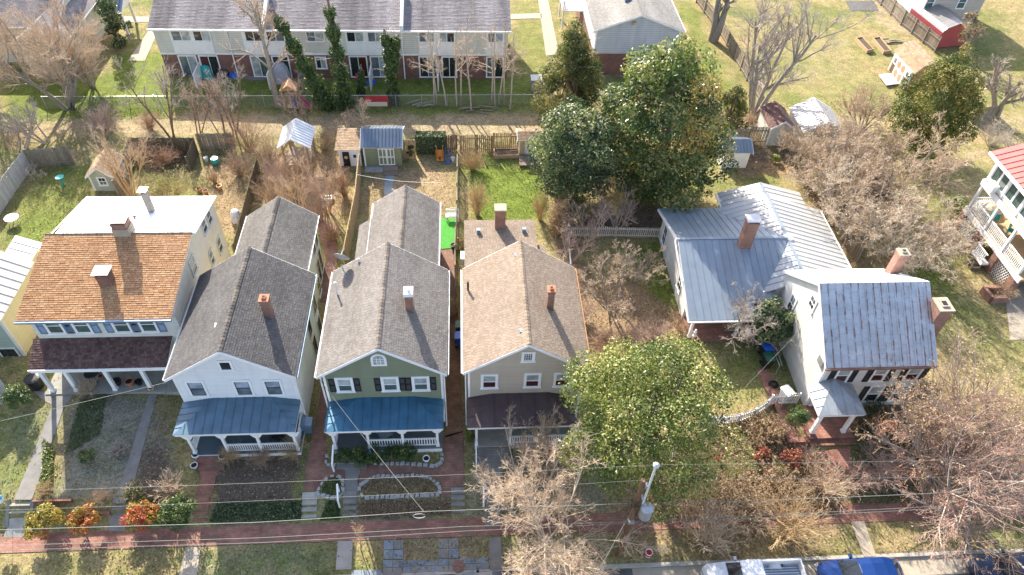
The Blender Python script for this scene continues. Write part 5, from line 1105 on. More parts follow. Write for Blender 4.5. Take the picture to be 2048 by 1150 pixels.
# ------------------------------------------------------------------ fences
def fence(name, pts, h, mat, label, bw=.15, gap=.0, post=2.4, rails=(.2, .8), pat='board', top=None, lean=0.0, cat='fence', group=None, pz=0, side=1):
    """boards, rails and posts along the foot line pts"""
    P = [V3(p) for p in pts]; t = thing(name, P[0], label, cat, group); O = P[0]
    key = {}
    for a, b in zip(P[:-1], P[1:]):
        d = b-a; L = math.hypot(d.x, d.y); u = V3((d.x/L, d.y/L, 0)); nrm = V3((-u.y, u.x, 0))*side; rz = math.atan2(u.y, u.x); n = max(1, int(L/(bw+gap)))
        r = random.Random(n)
        me_ = None
        for i in range(n):
            s = (i+.5)*L/n; hh = h
            if me_ is None:
                vs = []
                for k in range(4):
                    mb = MB(seed=k); mb.rnd(); w = bw/2*.96; H = hh*(1+(.01*k-.02))
                    prof = [(-w, 0, 0), (w, 0, 0), (w, 0, H-(.07 if pat == 'picket' else .02)), (0, 0, H), (-w, 0, H-(.07 if pat == 'picket' else .02))] if pat == 'picket' else [(-w, 0, 0), (w, 0, 0), (w, 0, H), (-w, 0, H)]
                    mb.prism(prof, (0, .022, 0)); o_ = mb.build('board', mat); vs.append(o_.data); bpy.data.objects.remove(o_)
                me_ = vs
            z = float(zg(a.x+u.x*s, a.y+u.y*s)) if pz == 0 else a.z+(b.z-a.z)*s/L
            ob = link_mesh('picket' if pat == 'picket' else 'board', r.choice(me_), t, a+u*s-O+V3((0, 0, z-a.z))+nrm*(.03+r.uniform(0, .012)), rz)
            ob.rotation_euler = (lean+r.uniform(-.012, .012), r.uniform(-.012, .012), rz)
        za, zb = (float(zg(a.x, a.y)), float(zg(b.x, b.y))) if pz == 0 else (a.z, b.z)
        for f in rails:
            mb = MB(seed=3); mb.bar(V3((a.x, a.y, za+h*f)), V3((b.x, b.y, zb+h*f)), .05, .09); mb.build('rail', mat, t)
        m = max(1, round(L/post))
        for i in range(0 if a is P[0] else 1, m+1):
            q = a+d*(i/m); zq = za+(zb-za)*i/m; mb = MB(seed=i); mb.box((q.x-.05, q.y-.05, zq-.1), (q.x+.05, q.y+.05, zq+h*1.03)); mb.build('post', mat, t)
    return t
fence('board_fence', [W(-15, 450), W(63, 338)], 1.75, 'fence_pale', 'bleached board fence slanting along the left yard', .15, side=-1)
fence('board_fence', [W(66, 336), W(150, 329)], 1.75, 'fence_grey', 'weathered board fence behind the bird bath yard', .14)
fence('board_fence', [W(272, 308), W(396, 308)], 1.6, 'fence_dark', 'dark board fence behind the budding green shrub', .14)
fence('board_fence', [W(396, 306), W(382, 345)], 1.55, 'fence_dark', 'short dark board fence between the shrub and the teal pots', .14)
fence('board_fence', [W(402, 300), W(470, 298)], 1.6, 'fence_grey', 'grey board fence behind the teal pots', .14)
fence('board_fence', [W(268, 305), W(238, 392)], 1.5, 'fence_grey', 'board fence running beside the lattice shed', .14)
fence('board_fence', [W(520, 345), W(474, 520)], 1.5, 'fence_dark', 'dark board fence between orange-roofed and white houses', .14)
fence('board_fence', [W(722, 345), W(715, 420), W(693, 535)], 1.75, 'fence_tan', 'tall tan board fence with flat cap beside the sage house yard', .15, rails=(.2, .8, 1.0))
fence('privacy_panel', [W(810, 318), W(831, 318)], 1.9, 'fence_tan', 'tan board panel right of the sage shed', .14)
fence('privacy_panel', [W(893, 305), W(914, 304)], 1.75, 'fence_brown', 'brown board gate panel beside the clipped hedge', .14)
fence('board_fence', [W(921, 305), W(952, 303)], 1.75, 'fence_tan', 'tan slatted fence panel left of its shared corner post', .1, .06); fence('board_fence', [W(953, 303), W(984, 306)], 1.75, 'fence_tan', 'tan slatted fence panel right of its shared corner post', .1, .06); fence('board_fence', [W(986, 300), W(1036, 300)], 1.75, 'fence_tan', 'tan slatted fence panel behind the raised bed', .1, .06)
fence('board_fence', [W(915, 330), W(914, 430), W(910, 520), W(912, 600)], 1.5, 'fence_grey', 'narrow weathered fence between the sage and beige yards', .14, .12)
fence('alley_gate', [W(896, 632), W(915, 632)], 1.7, 'fence_tan', 'tan board gate across the brick alley', .14, cat='gate')
fence('small_gate', [W(916, 500), W(932, 500)], 1.2, 'fence_tan', 'small picket gate beside the rear addition', .08, .06, pat='picket', cat='gate')
fence('board_fence', [W(1448, 292), W(1492, 291)], 1.75, 'fence_grey', 'weathered board fence with a leaning slat near the blue shed', .15); fence('board_fence', [W(1493, 290), W(1542, 290)], 1.9, 'fence_grey', 'slightly taller board fence reaching the maroon shed', .1, .03)
fence('board_fence', [W(1636, 400), W(1672, 455), W(1712, 525)], 1.75, 'fence_grey', 'weathered fence panels stepping down beside the cottage', .15, side=-1)
fence('board_fence', [W(1392, 5), W(1440, 70), W(1480, 140), W(1520, 205)], 1.6, 'fence_grey', 'long board fence behind the two thick trunks', .16, .02)
fence('board_fence', [W(1742, -8), W(1800, 50), W(1868, 105)], 1.75, 'fence_grey', 'long board fence beside the red carport', .15, .02)
fence('board_fence', [W(1942, 245), W(1988, 240)], 1.6, 'fence_grey', 'grey board fence piece behind the golden evergreen', .15)
fence('picket_fence', [W(1132, 474), W(1230, 474), W(1318, 476)], 1.05, 'picket_old', 'old white picket fence behind the shady yard', .09, .06, pat='picket')
arc = [W(1398, 852), W(1440, 851), W(1475, 846), W(1505, 835), W(1530, 818), W(1537, 808)]
fence('picket_fence', arc, 1.0, 'picket_white', 'curved white picket fence beside the dry garden', .085, .055, pat='picket', post=9)
fence('picket_fence', [W(1537, 812), W(1590, 808)], 1.15, 'picket_white', 'straight white picket gate panel beside the white house', .085, .06, pat='picket', post=9)
t = thing('low_rail', W(1137, 475), 'low white post and rail running beside the tan hedge', 'rail'); mb = MB(); a, b = W(1136, 478), W(1140, 540); mb.bar(a+V3((0, 0, .5)), b+V3((0, 0, .5)), .1, .12); mb.build('rail', 'picket_white', t)
for q in (a, b): mb = MB(); mb.box((q.x-.06, q.y-.06, q.z-.1), (q.x+.06, q.y+.06, q.z+.7)); mb.build('post', 'picket_white', t)
# chain-link fence along the lane
m = NT('chain_link'); u = m.pos(); sx = m.add('SeparateXYZ'); m.link(u, sx.inputs[0])
d1 = m.math('ABSOLUTE', m.math('SUBTRACT', m.math('FRACT', m.math('MULTIPLY', m.math('ADD', sx.outputs[0], sx.outputs[2]), 12.0)), .5)); d2 = m.math('ABSOLUTE', m.math('SUBTRACT', m.math('FRACT', m.math('MULTIPLY', m.math('SUBTRACT', sx.outputs[0], sx.outputs[2]), 12.0)), .5))
m.fin((.28, .29, .29), .5, .5); m.link(m.ramp(m.math('MINIMUM', d1, d2), [(.05, 1.0), (.09, 0.0)]), m.b.inputs['Alpha'])
a, b = W(95, 218), W(1245, 212); cl = thing('chain_link_fence', a, 'long galvanised chain-link fence along the back lawn', 'fence'); n = 22
for i in range(n+1):
    q = a+(b-a)*(i/n); z = float(zg(q.x, q.y)); mb = MB(); mb.tube([(q.x, q.y, z-.1), (q.x, q.y, z+1.3)], .035, 6); mb.build('post', 'galv', cl)
mb = MB(); mb.tube([(a.x, a.y, a.z+1.27), (b.x, b.y, b.z+1.27)], .018, 6); mb.build('top_rail', 'galv', cl)
mb = MB(); mb.prism([(a.x, a.y+.03, a.z), (b.x, b.y+.03, b.z), (b.x, b.y+.03, b.z+1.25), (a.x, a.y+.03, a.z+1.25)], (0, .004, 0)); mb.build('wire_mesh', 'chain_link', cl)
# ------------------------------------------------------------------ plants
def unit(v): return v/np.maximum(np.linalg.norm(v, axis=-1, keepdims=True), 1e-9)
def tubes(P, R, n):
    """P (m,k,3) polylines, R (m,k) radii -> verts, quads"""
    m, k, _ = P.shape
    T = np.empty_like(P); T[:, 1:-1] = P[:, 2:]-P[:, :-2]; T[:, 0] = P[:, 1]-P[:, 0]; T[:, -1] = P[:, -1]-P[:, -2]; T = unit(T)
    ref = np.where(np.abs(T[..., 2:3]) < .9, np.array([0, 0, 1.0]), np.array([1.0, 0, 0])); A = unit(np.cross(T, ref)); B = np.cross(T, A)
    an = 2*np.pi*np.arange(n)/n
    V = P[:, :, None, :]+R[:, :, None, None]*(np.cos(an)[None, None, :, None]*A[:, :, None, :]+np.sin(an)[None, None, :, None]*B[:, :, None, :])
    id_ = np.arange(m*k*n).reshape(m, k, n); nx = np.roll(id_, -1, 2)
    Q = np.stack([id_[:, :-1], nx[:, :-1], nx[:, 1:], id_[:, 1:]], -1).reshape(-1, 4)
    return V.reshape(-1, 3), Q
def grow(r, P, R, m, t0, t1, ang, lr, rr, k, up=.1, wob=.12, lmin=0.0, rmin=.004, down=False):
    """m children on every parent branch; ang = (mean, spread) in degrees away from the parent"""
    n, kp, _ = P.shape; t = r.uniform(t0, t1, (n, m)); seg = t*(kp-1); i = np.clip(seg.astype(int), 0, kp-2); f = (seg-i)[..., None]
    ii = np.arange(n)[:, None]; a, b = P[ii, i], P[ii, i+1]; o = a+(b-a)*f; d = unit(b-a)
    q = r.normal(size=(n, m, 3)); q = unit(q-(q*d).sum(-1, keepdims=True)*d); th = np.radians(r.normal(ang[0], ang[1], (n, m)))[..., None]
    d = unit(d*np.cos(th)+q*np.sin(th)+np.array([0, 0, up]))
    Lp = np.linalg.norm(np.diff(P, axis=1), axis=-1).sum(1)[:, None]
    L = np.maximum(Lp*lr*r.uniform(.6, 1.25, (n, m))*(1.15-.55*t), lmin); rb = (R[ii, i]*(1-f[..., 0])+R[ii, i+1]*f[..., 0])*rr
    o, d, L, rb = o.reshape(-1, 3), d.reshape(-1, 3), L.reshape(-1), np.maximum(rb.reshape(-1), rmin); N = len(o); C = np.empty((N, k, 3)); C[:, 0] = o
    for s in range(1, k):
        d = unit(d+r.normal(0, wob, (N, 3))+np.array([0, 0, up*.5])); C[:, s] = C[:, s-1]+d*(L/(k-1))[:, None]
    return C, rb[:, None]*np.linspace(1, .45, k)[None]
def obj_tubes(name, parts, mat, parent, n=(8, 5, 4, 3, 3)):
    VV, QQ, b = [], [], 0
    for (P, R), s in zip(parts, n):
        V, Q = tubes(P, R, s); VV.append(V); QQ.append(Q+b); b += len(V)
    V, Q = np.concatenate(VV), np.concatenate(QQ); r = np.random.default_rng(len(V)); me = mesh_np(name, V, Q, r.random(len(Q)), smooth=True); me.materials.append(MATS[mat])
    return link_mesh(name, me, parent)
def leaves(name, C, N, size, mat, parent, seed=0, ratio=.55, jit=.7, fold=True, rb=None):
    """one small face per leaf at points C, facing roughly N"""
    r = np.random.default_rng(seed); m = len(C); n = unit(N+r.normal(0, jit, (m, 3))); a = unit(np.cross(n, r.normal(size=(m, 3)))); b = np.cross(n, a); s = size*r.uniform(.6, 1.3, (m, 1))
    V = np.stack([C-a*s, C-b*s*ratio+n*s*.12, C+a*s, C+b*s*ratio+n*s*.12], 1).reshape(-1, 3)
    rn = r.random(m) if rb is None else np.clip(rb+r.normal(0, .2, m), 0, 1)
    me = mesh_np(name, V, np.arange(m*4).reshape(-1, 4), rn); me.materials.append(MATS[mat]); return link_mesh(name, me, parent)
def bare_tree(name, base, h, label, cat='tree', seed=1, stems=1, spread=.25, r0=.16, levels=((7, .3, 1.0, 45, .5), (6, .2, 1.0, 42, .48), (6, .15, 1.0, 40, .5)), lean=(0, 0), bark='bark_grey', twig='twig_grey', up=.18, wob=.12, rmin=.007, group=None, buds=None, fan=0.0, k0=6, rr=.6, thick=1.0, tf=.72):
    base = V3(base); t = thing(name, base, label, cat, group); r = np.random.default_rng(seed)
    P = np.zeros((stems, k0, 3)); az = r.uniform(0, 2*np.pi)+np.arange(stems)*2.4
    for s in range(stems):
        tilt = spread*(r.uniform(.5, 1.2) if stems > 1 else r.uniform(0, .25)); d = np.array([math.cos(az[s])*tilt+lean[0], math.sin(az[s])*tilt+lean[1], 1.0]); d /= np.linalg.norm(d)
        hs = h*(r.uniform(.75, 1.05) if stems > 1 else 1.0)*tf; p = np.array([math.cos(az[s]), math.sin(az[s]), 0])*(.12*min(stems-1, 2)); p[2] = -.1; P[s, 0] = p
        for k in range(1, k0): d = unit(d+r.normal(0, wob*.5, 3)+np.array([0, 0, .05])); P[s, k] = P[s, k-1]+d*hs/(k0-1)
    R = np.repeat(np.linspace(1, .4, k0)[None], stems, 0)*r0; lv = [(P, R)]; a, b = P, R
    for i, (m, t0, t1, an, lr) in enumerate(levels):
        a, b = grow(r, a, b, m, t0, t1, (an, 14), lr, rr, 5 if i == 0 else (2 if i == len(levels)-1 else (4 if i == 1 else 3)), up*(1 if i < 2 else .6), wob, rmin=rmin*(1.6 if i == 0 else 1.0)*thick); lv.append((a, b))
    obj_tubes('trunk', lv[:2], bark, t, (8, 5)); obj_tubes('crown', lv[2:], twig, t, (4, 3, 3))
    if buds:
        mat, per, sz = buds; Pt = a[r.random(len(a)) < per]; C = Pt[:, 0]+(Pt[:, -1]-Pt[:, 0])*r.uniform(.3, 1, (len(Pt), 1)); leaves('buds', C, np.repeat([[0, 0, 1.0]], len(C), 0), sz, mat, t, seed)['kind'] = 'stuff'
    return t
def crown_points(r, n, blobs, shell=.72):
    """points through the outer part of a union of ellipsoids (cx,cy,cz,rx,ry,rz)"""
    B = np.array(blobs, float); vol = (B[:, 3]*B[:, 4]*B[:, 5])**.667; w = vol/vol.sum(); i = r.choice(len(B), n, p=w); d = unit(r.normal(size=(n, 3))); q = r.uniform(shell**3, 1, n)**(1/3)
    C = B[i, :3]+d*B[i, 3:]*q[:, None]; keep = np.ones(n, bool)
    for j in range(len(B)):
        e = (((C-B[j, :3])/(B[j, 3:]*shell*.8))**2).sum(1); keep &= ~((e < 1) & (i != j))
    return C[keep], unit(d/B[i, 3:])[keep], i[keep]
def clumpy(r, rx, ry, rz, n, cr, flat=.8, low=-.5, shape=None):
    """clumps over an ellipsoid; shape(zrel) scales the radius with height (-1..1)"""
    out = []
    for _ in range(n):
        d = r.normal(size=3); d /= np.linalg.norm(d)
        if d[2] < low: d[2] = -d[2]
        q = r.uniform(.35, 1)**.5; s = shape(d[2]*q) if shape else 1.0; c = cr*r.uniform(.6, 1.35)
        out.append((d[0]*rx*q*s, d[1]*ry*q*s, d[2]*rz*q, c*s**.5, c*s**.5, c*flat))
    return out
def leafy(name, base, cz, rx, ry, rz, label, cat, mat, nclump, cr, nleaf, size, seed=1, trunk=.2, bark='bark_brown', flat=.8, low=-.6, shape=None, ratio=.5, jit=.75, group=None, limbs=14, shell=.62, twigs=None, off=(0, 0)):
    """evergreen or shrub: trunk with limbs, crown of leaf-sized faces in clumps"""
    base = V3(base); t = thing(name, base, label, cat, group); r = np.random.default_rng(seed)
    bl = [(x+off[0], y+off[1], z+cz, a, b, c) for x, y, z, a, b, c in clumpy(r, rx, ry, rz, nclump, cr, flat, low, shape)]
    C, N, i = crown_points(r, nleaf, bl, shell); ok = C[:, 2] > .05; C, N, i = C[ok], N[ok], i[ok]
    tone = r.normal(.5, .28, len(bl))[i]
    leaves('crown', C, N+np.array([0, 0, .35]), size, mat, t, seed, ratio, jit, rb=tone)
    k = min(limbs, len(bl)); top = cz+rz*.5; P0 = np.linspace([0, 0, -.1], [off[0], off[1], top], 6)[None]; P0[0, 1:-1] += r.normal(0, .06*rx, (4, 3))*[1, 1, .2]
    L = np.array([[P0[0, min(4, 1+j % 4)], None] for j in range(k)], dtype=object); ends = np.array(bl)[r.choice(len(bl), k, replace=False), :3]
    st = np.array([P0[0, 1+j % 4] for j in range(k)]); M = np.stack([st, st*.6+ends*.4+r.normal(0, .1*rx, (k, 3)), ends], 1)
    obj_tubes('trunk', [(P0, np.linspace(1, .35, 6)[None]*trunk), (M, np.repeat([[.4, .28, .12]], k, 0)*trunk)], bark, t, (8, 5))
    if twigs: obj_tubes('twigs', [grow(r, M, np.repeat([[.3, .2, .1]], k, 0)*trunk, twigs[1], .3, 1.0, (45, 20), .55, .5, 4, .1, .15, rmin=.012)], twigs[0], t, (3,))
    return t
SHRUBS = {}
def shrub(name, base, h, rd, label, mat, seed=1, **kw):
    key = (mat, str(sorted(kw.items()))); L = SHRUBS.setdefault(key, [])
    if len(L) < (2 if not kw.get('leaf') else 1):
        t = twig_shrub(name, base, h, rd, label, mat, seed=seed, **kw); L.append((t, h, rd)); return t
    t, h0, r0 = L[seed % len(L)]; k = rd/r0; return copy_thing(t, base, seed*1.7, label, (k, k, h/h0))
def twig_shrub(name, base, h, rad_, label, mat='twig_brown', n=40, seed=1, sub=6, sub2=3, thick=.012, cat='shrub', group=None, leaf=None, up=.05, fan=1.0, arch=.0):
    """dormant shrub: many stems fanning from the base, each with side twigs"""
    base = V3(base); t = thing(name, base, label, cat, group); r = np.random.default_rng(seed); k = 6
    az = r.uniform(0, 2*np.pi, n); q = np.sqrt(r.random(n)); end = np.stack([np.cos(az)*q*rad_, np.sin(az)*q*rad_, h*(1.05-.45*q**2)*r.uniform(.8, 1.05, n)], -1); st = np.stack([np.cos(az)*q*rad_*.14, np.sin(az)*q*rad_*.14, np.full(n, -.05)], -1)
    s = np.linspace(0, 1, k)[None, :, None]; bend = np.array([1, 1, 0])*.25*fan; P = st[:, None]*(1-s)+end[:, None]*s-(end*bend)[:, None]*(s*(1-s)*1.6)+r.normal(0, .03*h, (n, k, 3))*s
    if arch: P[..., 2] -= arch*h*(s[..., 0]**3)*q[:, None]
    R = np.repeat(np.linspace(1, .45, k)[None], n, 0)*thick*1.5; parts = [(P, R)]
    a, b = grow(r, P, R, sub, .25, 1, (32, 12), .38, .7, 4, up, .12, rmin=thick*.65); parts.append((a, b))
    if sub2: a, b = grow(r, a, b, sub2, .2, 1, (38, 14), .55, .75, 2, up, .12, rmin=thick*.5); parts.append((a, b))
    obj_tubes('stems', parts[:1], mat, t, (4,)); obj_tubes('twigs', parts[1:], mat, t, (3, 3))
    if leaf:
        lm, cnt, sz = leaf; ii = r.integers(0, len(a), cnt); jj = r.integers(0, a.shape[1], cnt); C = a[ii, jj]+r.normal(0, .04, (cnt, 3)); leaves('leaves', C, np.repeat([[0, 0, 1.0]], cnt, 0), sz, lm, t, seed)
    return t
def size_at(cx, cy, rxp, Y):
    """centre (x, z) and radius in metres of a crown seen at cx, cy whose axis stands at depth Y"""
    p = GY(cx, cy, Y); return float(p[0]), float(p[2]), rxp*depth(p)/FPX
def leafy_px(name, base_px, crown_px, label, cat, mat, nclump, crf, nleaf, size, rzf=1.0, **kw):
    b = W(*base_px); x, z, rx = size_at(crown_px[0], crown_px[1], crown_px[2], b.y); rz = rx*rzf
    return leafy(name, b, z-b.z, rx, rx, rz, label, cat, mat, nclump, rx*crf, nleaf, size, off=(x-b.x, 0), **kw)
def height_at(base_px, top_px):
    b = W(*base_px); p = GY(top_px[0], top_px[1], b.y); return b, float(p[2]-b.z), float(p[0]-b.x)

# evergreens
leafy_px('cedar_tree', (1140, 258), (1142, 152, 84), 'tall ragged dark conifer left of the pale gable-end house', 'tree', 'leaf_conifer', 140, .26, 30000, .14, rzf=1.55, seed=3, shape=lambda z: max(.12, .66-.54*z), flat=.6, low=-1, ratio=.3, trunk=.3, limbs=24, twigs=('twig_tan', 8))
leafy_px('holly_tree', (1150, 395), (1150, 305, 82), 'rounded dark green holly in front of the conifer', 'tree', 'leaf_holly', 100, .32, 30000, .115, rzf=1.12, seed=4, trunk=.2, low=-1)
leafy_px('magnolia_tree', (1330, 385), (1330, 240, 122), 'broad glossy magnolia towering behind the cottage', 'tree', 'leaf_magnolia', 150, .28, 50000, .15, rzf=1.45, seed=5, shape=lambda z: max(.3, .95-.42*z), trunk=.32, low=-1, ratio=.42)
leafy_px('holly_tree', (1300, 960), (1300, 842, 162), 'sunlit yellow-green holly beside the maroon porch', 'tree', 'leaf_olive', 105, .27, 56000, .078, rzf=.85, seed=6, trunk=.22, low=-.7, twigs=('twig_grey', 10))
leafy_px('gold_cedar', (1882, 300), (1882, 200, 82), 'golden green rounded evergreen in front of the barn shed', 'tree', 'leaf_gold', 90, .28, 28000, .12, rzf=1.38, seed=7, shape=lambda z: max(.25, .86-.5*z), flat=.85, low=-1, ratio=.35, trunk=.25)
leafy_px('cedar_tree', (1455, 265), (1462, 215, 42), 'small dark conifer peeking out right of the magnolia', 'tree', 'leaf_conifer', 40, .35, 7000, .13, rzf=1.2, seed=8, low=-1, ratio=.3, shape=lambda z: max(.2, .7-.5*z))
leafy_px('arborvitae', (236, 92), (222, 40, 17), 'narrow dark green arborvitae beside the columned side porch', 'tree', 'leaf_holly', 40, .6, 5000, .11, rzf=3.4, seed=9, low=-1)
leafy_px('evergreen_bush', (1545, 690), (1545, 640, 38), 'dark green bush tucked between cottage and tin-roofed house', 'bush', 'leaf_holly', 40, .4, 8000, .09, rzf=1.1, seed=10, low=-.8)
SH = 'shrub'
for i, (bp, cp, lab, mat, n, sz, rzf, nm) in enumerate((
 ((86, 1058), (87, 1040, 31), 'golden orange nandina bush, left of the three by the pavement', 'leaf_nandina_gold', 2600, .07, .75, 'nandina_bush'), ((169, 1056), (170, 1038, 26), 'small orange nandina bush between its two larger neighbours', 'leaf_nandina', 2200, .065, .85, 'nandina_bush'), ((281, 1052), (280, 1031, 30), 'reddest nandina bush beside the asphalt steps', 'leaf_nandina', 2600, .07, .8, 'nandina_bush'),
 ((355, 1052), (357, 1025, 34), 'dark ivy covered bush beside the brick steps', 'leaf_ivy', 2600, .06, .75, 'ivy_bush'), ((172, 921), (173, 911, 15), 'low round green bush on the grey lawn', 'leaf_shrub', 900, .05, .7, 'boxwood'), ((33, 815), (35, 790, 23), 'round light green bush beside the grey cabinet', 'leaf_shrub', 2200, .06, 1.1, 'boxwood'),
 ((1592, 855), (1594, 832, 21), 'clipped round green bush beside the white picket panel', 'leaf_shrub', 2400, .05, 1.0, 'boxwood'), ((938, 885), (937, 870, 12), 'yellow-green bush at the left foot of the maroon porch', 'leaf_olive', 1000, .05, 1.5, 'boxwood'), ((240, 100), (238, 82, 13), 'dark round bush under the small columned porch', 'leaf_holly', 900, .09, .9, 'boxwood'), ((257, 62), (257, 52, 10), 'clipped round bush by the back path', 'leaf_shrub', 600, .08, .8, 'boxwood'),
 ((1526, 915), (1526, 908, 17), 'bright red nandina, upper left of the two in the dry garden', 'leaf_red', 900, .06, .7, 'red_bush'), ((1584, 925), (1585, 917, 20), 'bright red nandina nearest the brick walkway', 'leaf_red', 1000, .06, .7, 'red_bush'), ((1441, 925), (1441, 920, 9), 'small reddish tuft left of the red nandinas', 'leaf_red', 400, .05, .7, 'red_bush'), ((1508, 938), (1508, 934, 15), 'pale green rosette below the red nandinas, left one', 'leaf_shrub', 500, .07, .6, 'pale_green_plant'), ((1556, 938), (1556, 935, 13), 'pale green rosette below the red nandinas, right one', 'leaf_bud', 450, .07, .6, 'pale_green_plant'),
 ((1915, 428), (1913, 412, 22), 'yellow-green bush beside the porch piers', 'leaf_olive', 1500, .08, .9, 'boxwood'), ((822, 318), (822, 302, 7), 'narrow upright green shrub beside the sage shed', 'leaf_shrub', 800, .06, 2.3, 'arborvitae'), ((1400, 400), (1405, 372, 20), 'small leafy bush with red blooms under the magnolia', 'leaf_ivy', 1000, .09, 1.0, 'camellia'),
 ((1550, 325), (1552, 318, 9), 'yellow-green small plant in the cottage back yard', 'leaf_bud', 350, .09, 1.1, 'garden_plant'), ((614, 418), (614, 405, 18), 'bright green low bush beside the wing roof', 'leaf_shrub', 900, .08, .7, 'boxwood'), ((478, 420), (476, 462, 8), 'small yellow-green plant beside the dark board fence', 'leaf_shrub', 300, .07, 1.2, 'garden_plant'), ((1760, 830), (1757, 822, 26), 'dark low bush under the front windows', 'leaf_holly', 1500, .06, .6, 'boxwood'), ((1850, 800), (1850, 790, 30), 'dark bush at the corner of the tin-roofed house', 'leaf_holly', 1800, .06, .7, 'boxwood'), ((1745, 862), (1745, 856, 20), 'low dark bush beside the brick porch', 'leaf_holly', 1200, .055, .6, 'boxwood'))):
    leafy_px(nm, bp, cp, lab, SH, mat, 22, .38, n, sz, rzf=rzf, seed=30+i, trunk=.04, limbs=8, low=-.7, shell=.5)
HX = [(688, 893), (717, 893), (749, 890), (784, 888), (815, 886)]
for i, (x, y) in enumerate(HX): leafy_px('boxwood', (x, y+30), (x, y+20, 16), ['leftmost', 'second from left', 'middle', 'second from right', 'rightmost'][i]+' of five small boxwoods under the sage house porch railing', SH, 'leaf_shrub', 16, .5, 1500, .055, rzf=1.0, seed=60+i, trunk=.03, limbs=6, low=-.9, shell=.3, group='boxwoods under the sage house porch')
# clipped hedge
a, b = W(833, 303), W(893, 303); hd = thing('hedge', a, 'tall clipped green hedge between the tan and brown panels', 'hedge'); r = np.random.default_rng(4)
C = np.stack([r.uniform(0, b.x-a.x, 16000), r.uniform(-.45, .45, 16000), r.uniform(0, 1.75, 16000)], -1); e = r.integers(0, 3, 16000); C[e == 0, 1] = -.45+r.normal(0, .04, (e == 0).sum()); C[e == 1, 2] = 1.75+r.normal(0, .04, (e == 1).sum()); leaves('foliage', C, np.where((e == 0)[:, None], [0, -1.0, .3], [0, 0, 1.0]), .06, 'leaf_holly', hd, 3)
# ground cover in the shaded front beds
def cover(name, px, n, size, mat, seed, h=.25):
    P = wpoly(px); Q = [(p.x, p.y) for p in P]; x0, x1 = min(q[0] for q in Q), max(q[0] for q in Q); y0, y1 = min(q[1] for q in Q), max(q[1] for q in Q); r = np.random.default_rng(seed); x, y = r.uniform(x0, x1, n*3), r.uniform(y0, y1, n*3); k = inside(x, y, Q); x, y = x[k][:n], y[k][:n]
    C = np.stack([x, y, zg(x, y)+r.random(len(x))*h*(.4+.6*np.sin(x*3+y*2)**2)], -1); o = leaves(name, C, np.repeat([[0, 0, 1.0]], len(C), 0), size, mat, None, seed); o['kind'] = 'stuff'; return o
cover('ground_cover', [(432, 1008), (604, 1003), (603, 1040), (420, 1046)], 7000, .05, 'leaf_holly', 1, .3); cover('ivy_ground_cover', [(300, 1000), (380, 1000), (376, 1050), (330, 1055), (290, 1040)], 3500, .055, 'leaf_ivy', 2); cover('ground_cover', [(655, 1003), (680, 1003), (680, 1040), (640, 1042)], 1500, .05, 'leaf_ivy', 3, .2); cover('ground_cover', [(722, 1003), (900, 998), (905, 1030), (716, 1040)], 5000, .05, 'leaf_dry', 4, .2)
cover('ground_cover', [(662, 955), (685, 955), (685, 990), (645, 995), (645, 972)], 900, .05, 'leaf_shrub', 5, .15); cover('ground_cover', [(725, 965), (740, 955), (850, 955), (875, 975), (875, 990), (725, 990)], 2200, .055, 'leaf_dry', 6, .15); cover('garden_cover', [(1400, 860), (1530, 830), (1640, 960), (1680, 1030), (1240, 1040), (1300, 990)], 22000, .06, 'leaf_dry', 7, .5); cover('garden_cover', [(1700, 850), (1990, 830), (2060, 1000), (1700, 1010)], 9000, .06, 'leaf_ivy', 8, .3)
cover('bed_plants', [(90, 880), (110, 900), (105, 980), (80, 990)], 1500, .06, 'leaf_olive', 9, .5); cover('ground_cover', [(160, 800), (215, 790), (200, 870), (130, 910)], 2500, .05, 'leaf_shrub', 10, .15)

# ivy-covered leaning trunks
def ivy_tree(base_px, top_px, r0, r1, label, seed, fork=None):
    b, h, dx = height_at(base_px, top_px); t = thing('ivy_tree', b, label, 'tree'); r = np.random.default_rng(seed)
    paths = [np.array([[0, 0, -.1], [dx*.28, 0, h*.3], [dx*.62, .1, h*.62], [dx, .2, h]])]
    if fork: paths.append(np.array([[dx*.35, 0, h*.4], [fork[0]*.5, .1, h*.6], [fork[0], .2, h*fork[1]], [fork[0]*1.1, .2, h*fork[1]+.8]]))
    tp = [np.stack([np.interp(np.linspace(0, 3, 8), range(4), p[:, k]) for k in range(3)], -1) for p in paths]
    obj_tubes('trunk', [(np.stack(tp), np.repeat(np.linspace(1, .45, 8)[None], len(tp), 0)*.24)], 'bark_brown', t, (8,))
    CC, NN = [], []
    for j, p in enumerate(tp):
        n = int(9000*(1 if j == 0 else .5)); s = r.random(n)**.9*7*.93; i = np.minimum(s.astype(int), 6); q = p[i]+(p[i+1]-p[i])*(s-i)[:, None]; rr_ = (r0+(r1-r0)*s/7)*(.75+.35*np.sin(s*5+r.uniform(0, 6)))*np.sqrt(r.uniform(.3, 1.1, n)); a = r.uniform(0, 2*np.pi, n); d = np.stack([np.cos(a), np.sin(a), r.normal(0, .35, n)], -1); CC.append(q+d*rr_[:, None]); NN.append(d)
    leaves('ivy', np.concatenate(CC), np.concatenate(NN)+[0, 0, .3], .11, 'leaf_ivy', t, seed)
    st = np.stack([p[3:6] for p in tp]); a_, b_ = grow(r, np.stack(tp), np.repeat(np.linspace(1, .4, 8)[None], len(tp), 0)*.12, 9, .45, 1, (55, 15), .3, .5, 5, .1, .15); c_, d_ = grow(r, a_, b_, 6, .2, 1, (40, 12), .45, .6, 4, .1, .15, rmin=.012); obj_tubes('branches', [(a_, b_), (c_, d_)], 'twig_grey', t, (4, 3))
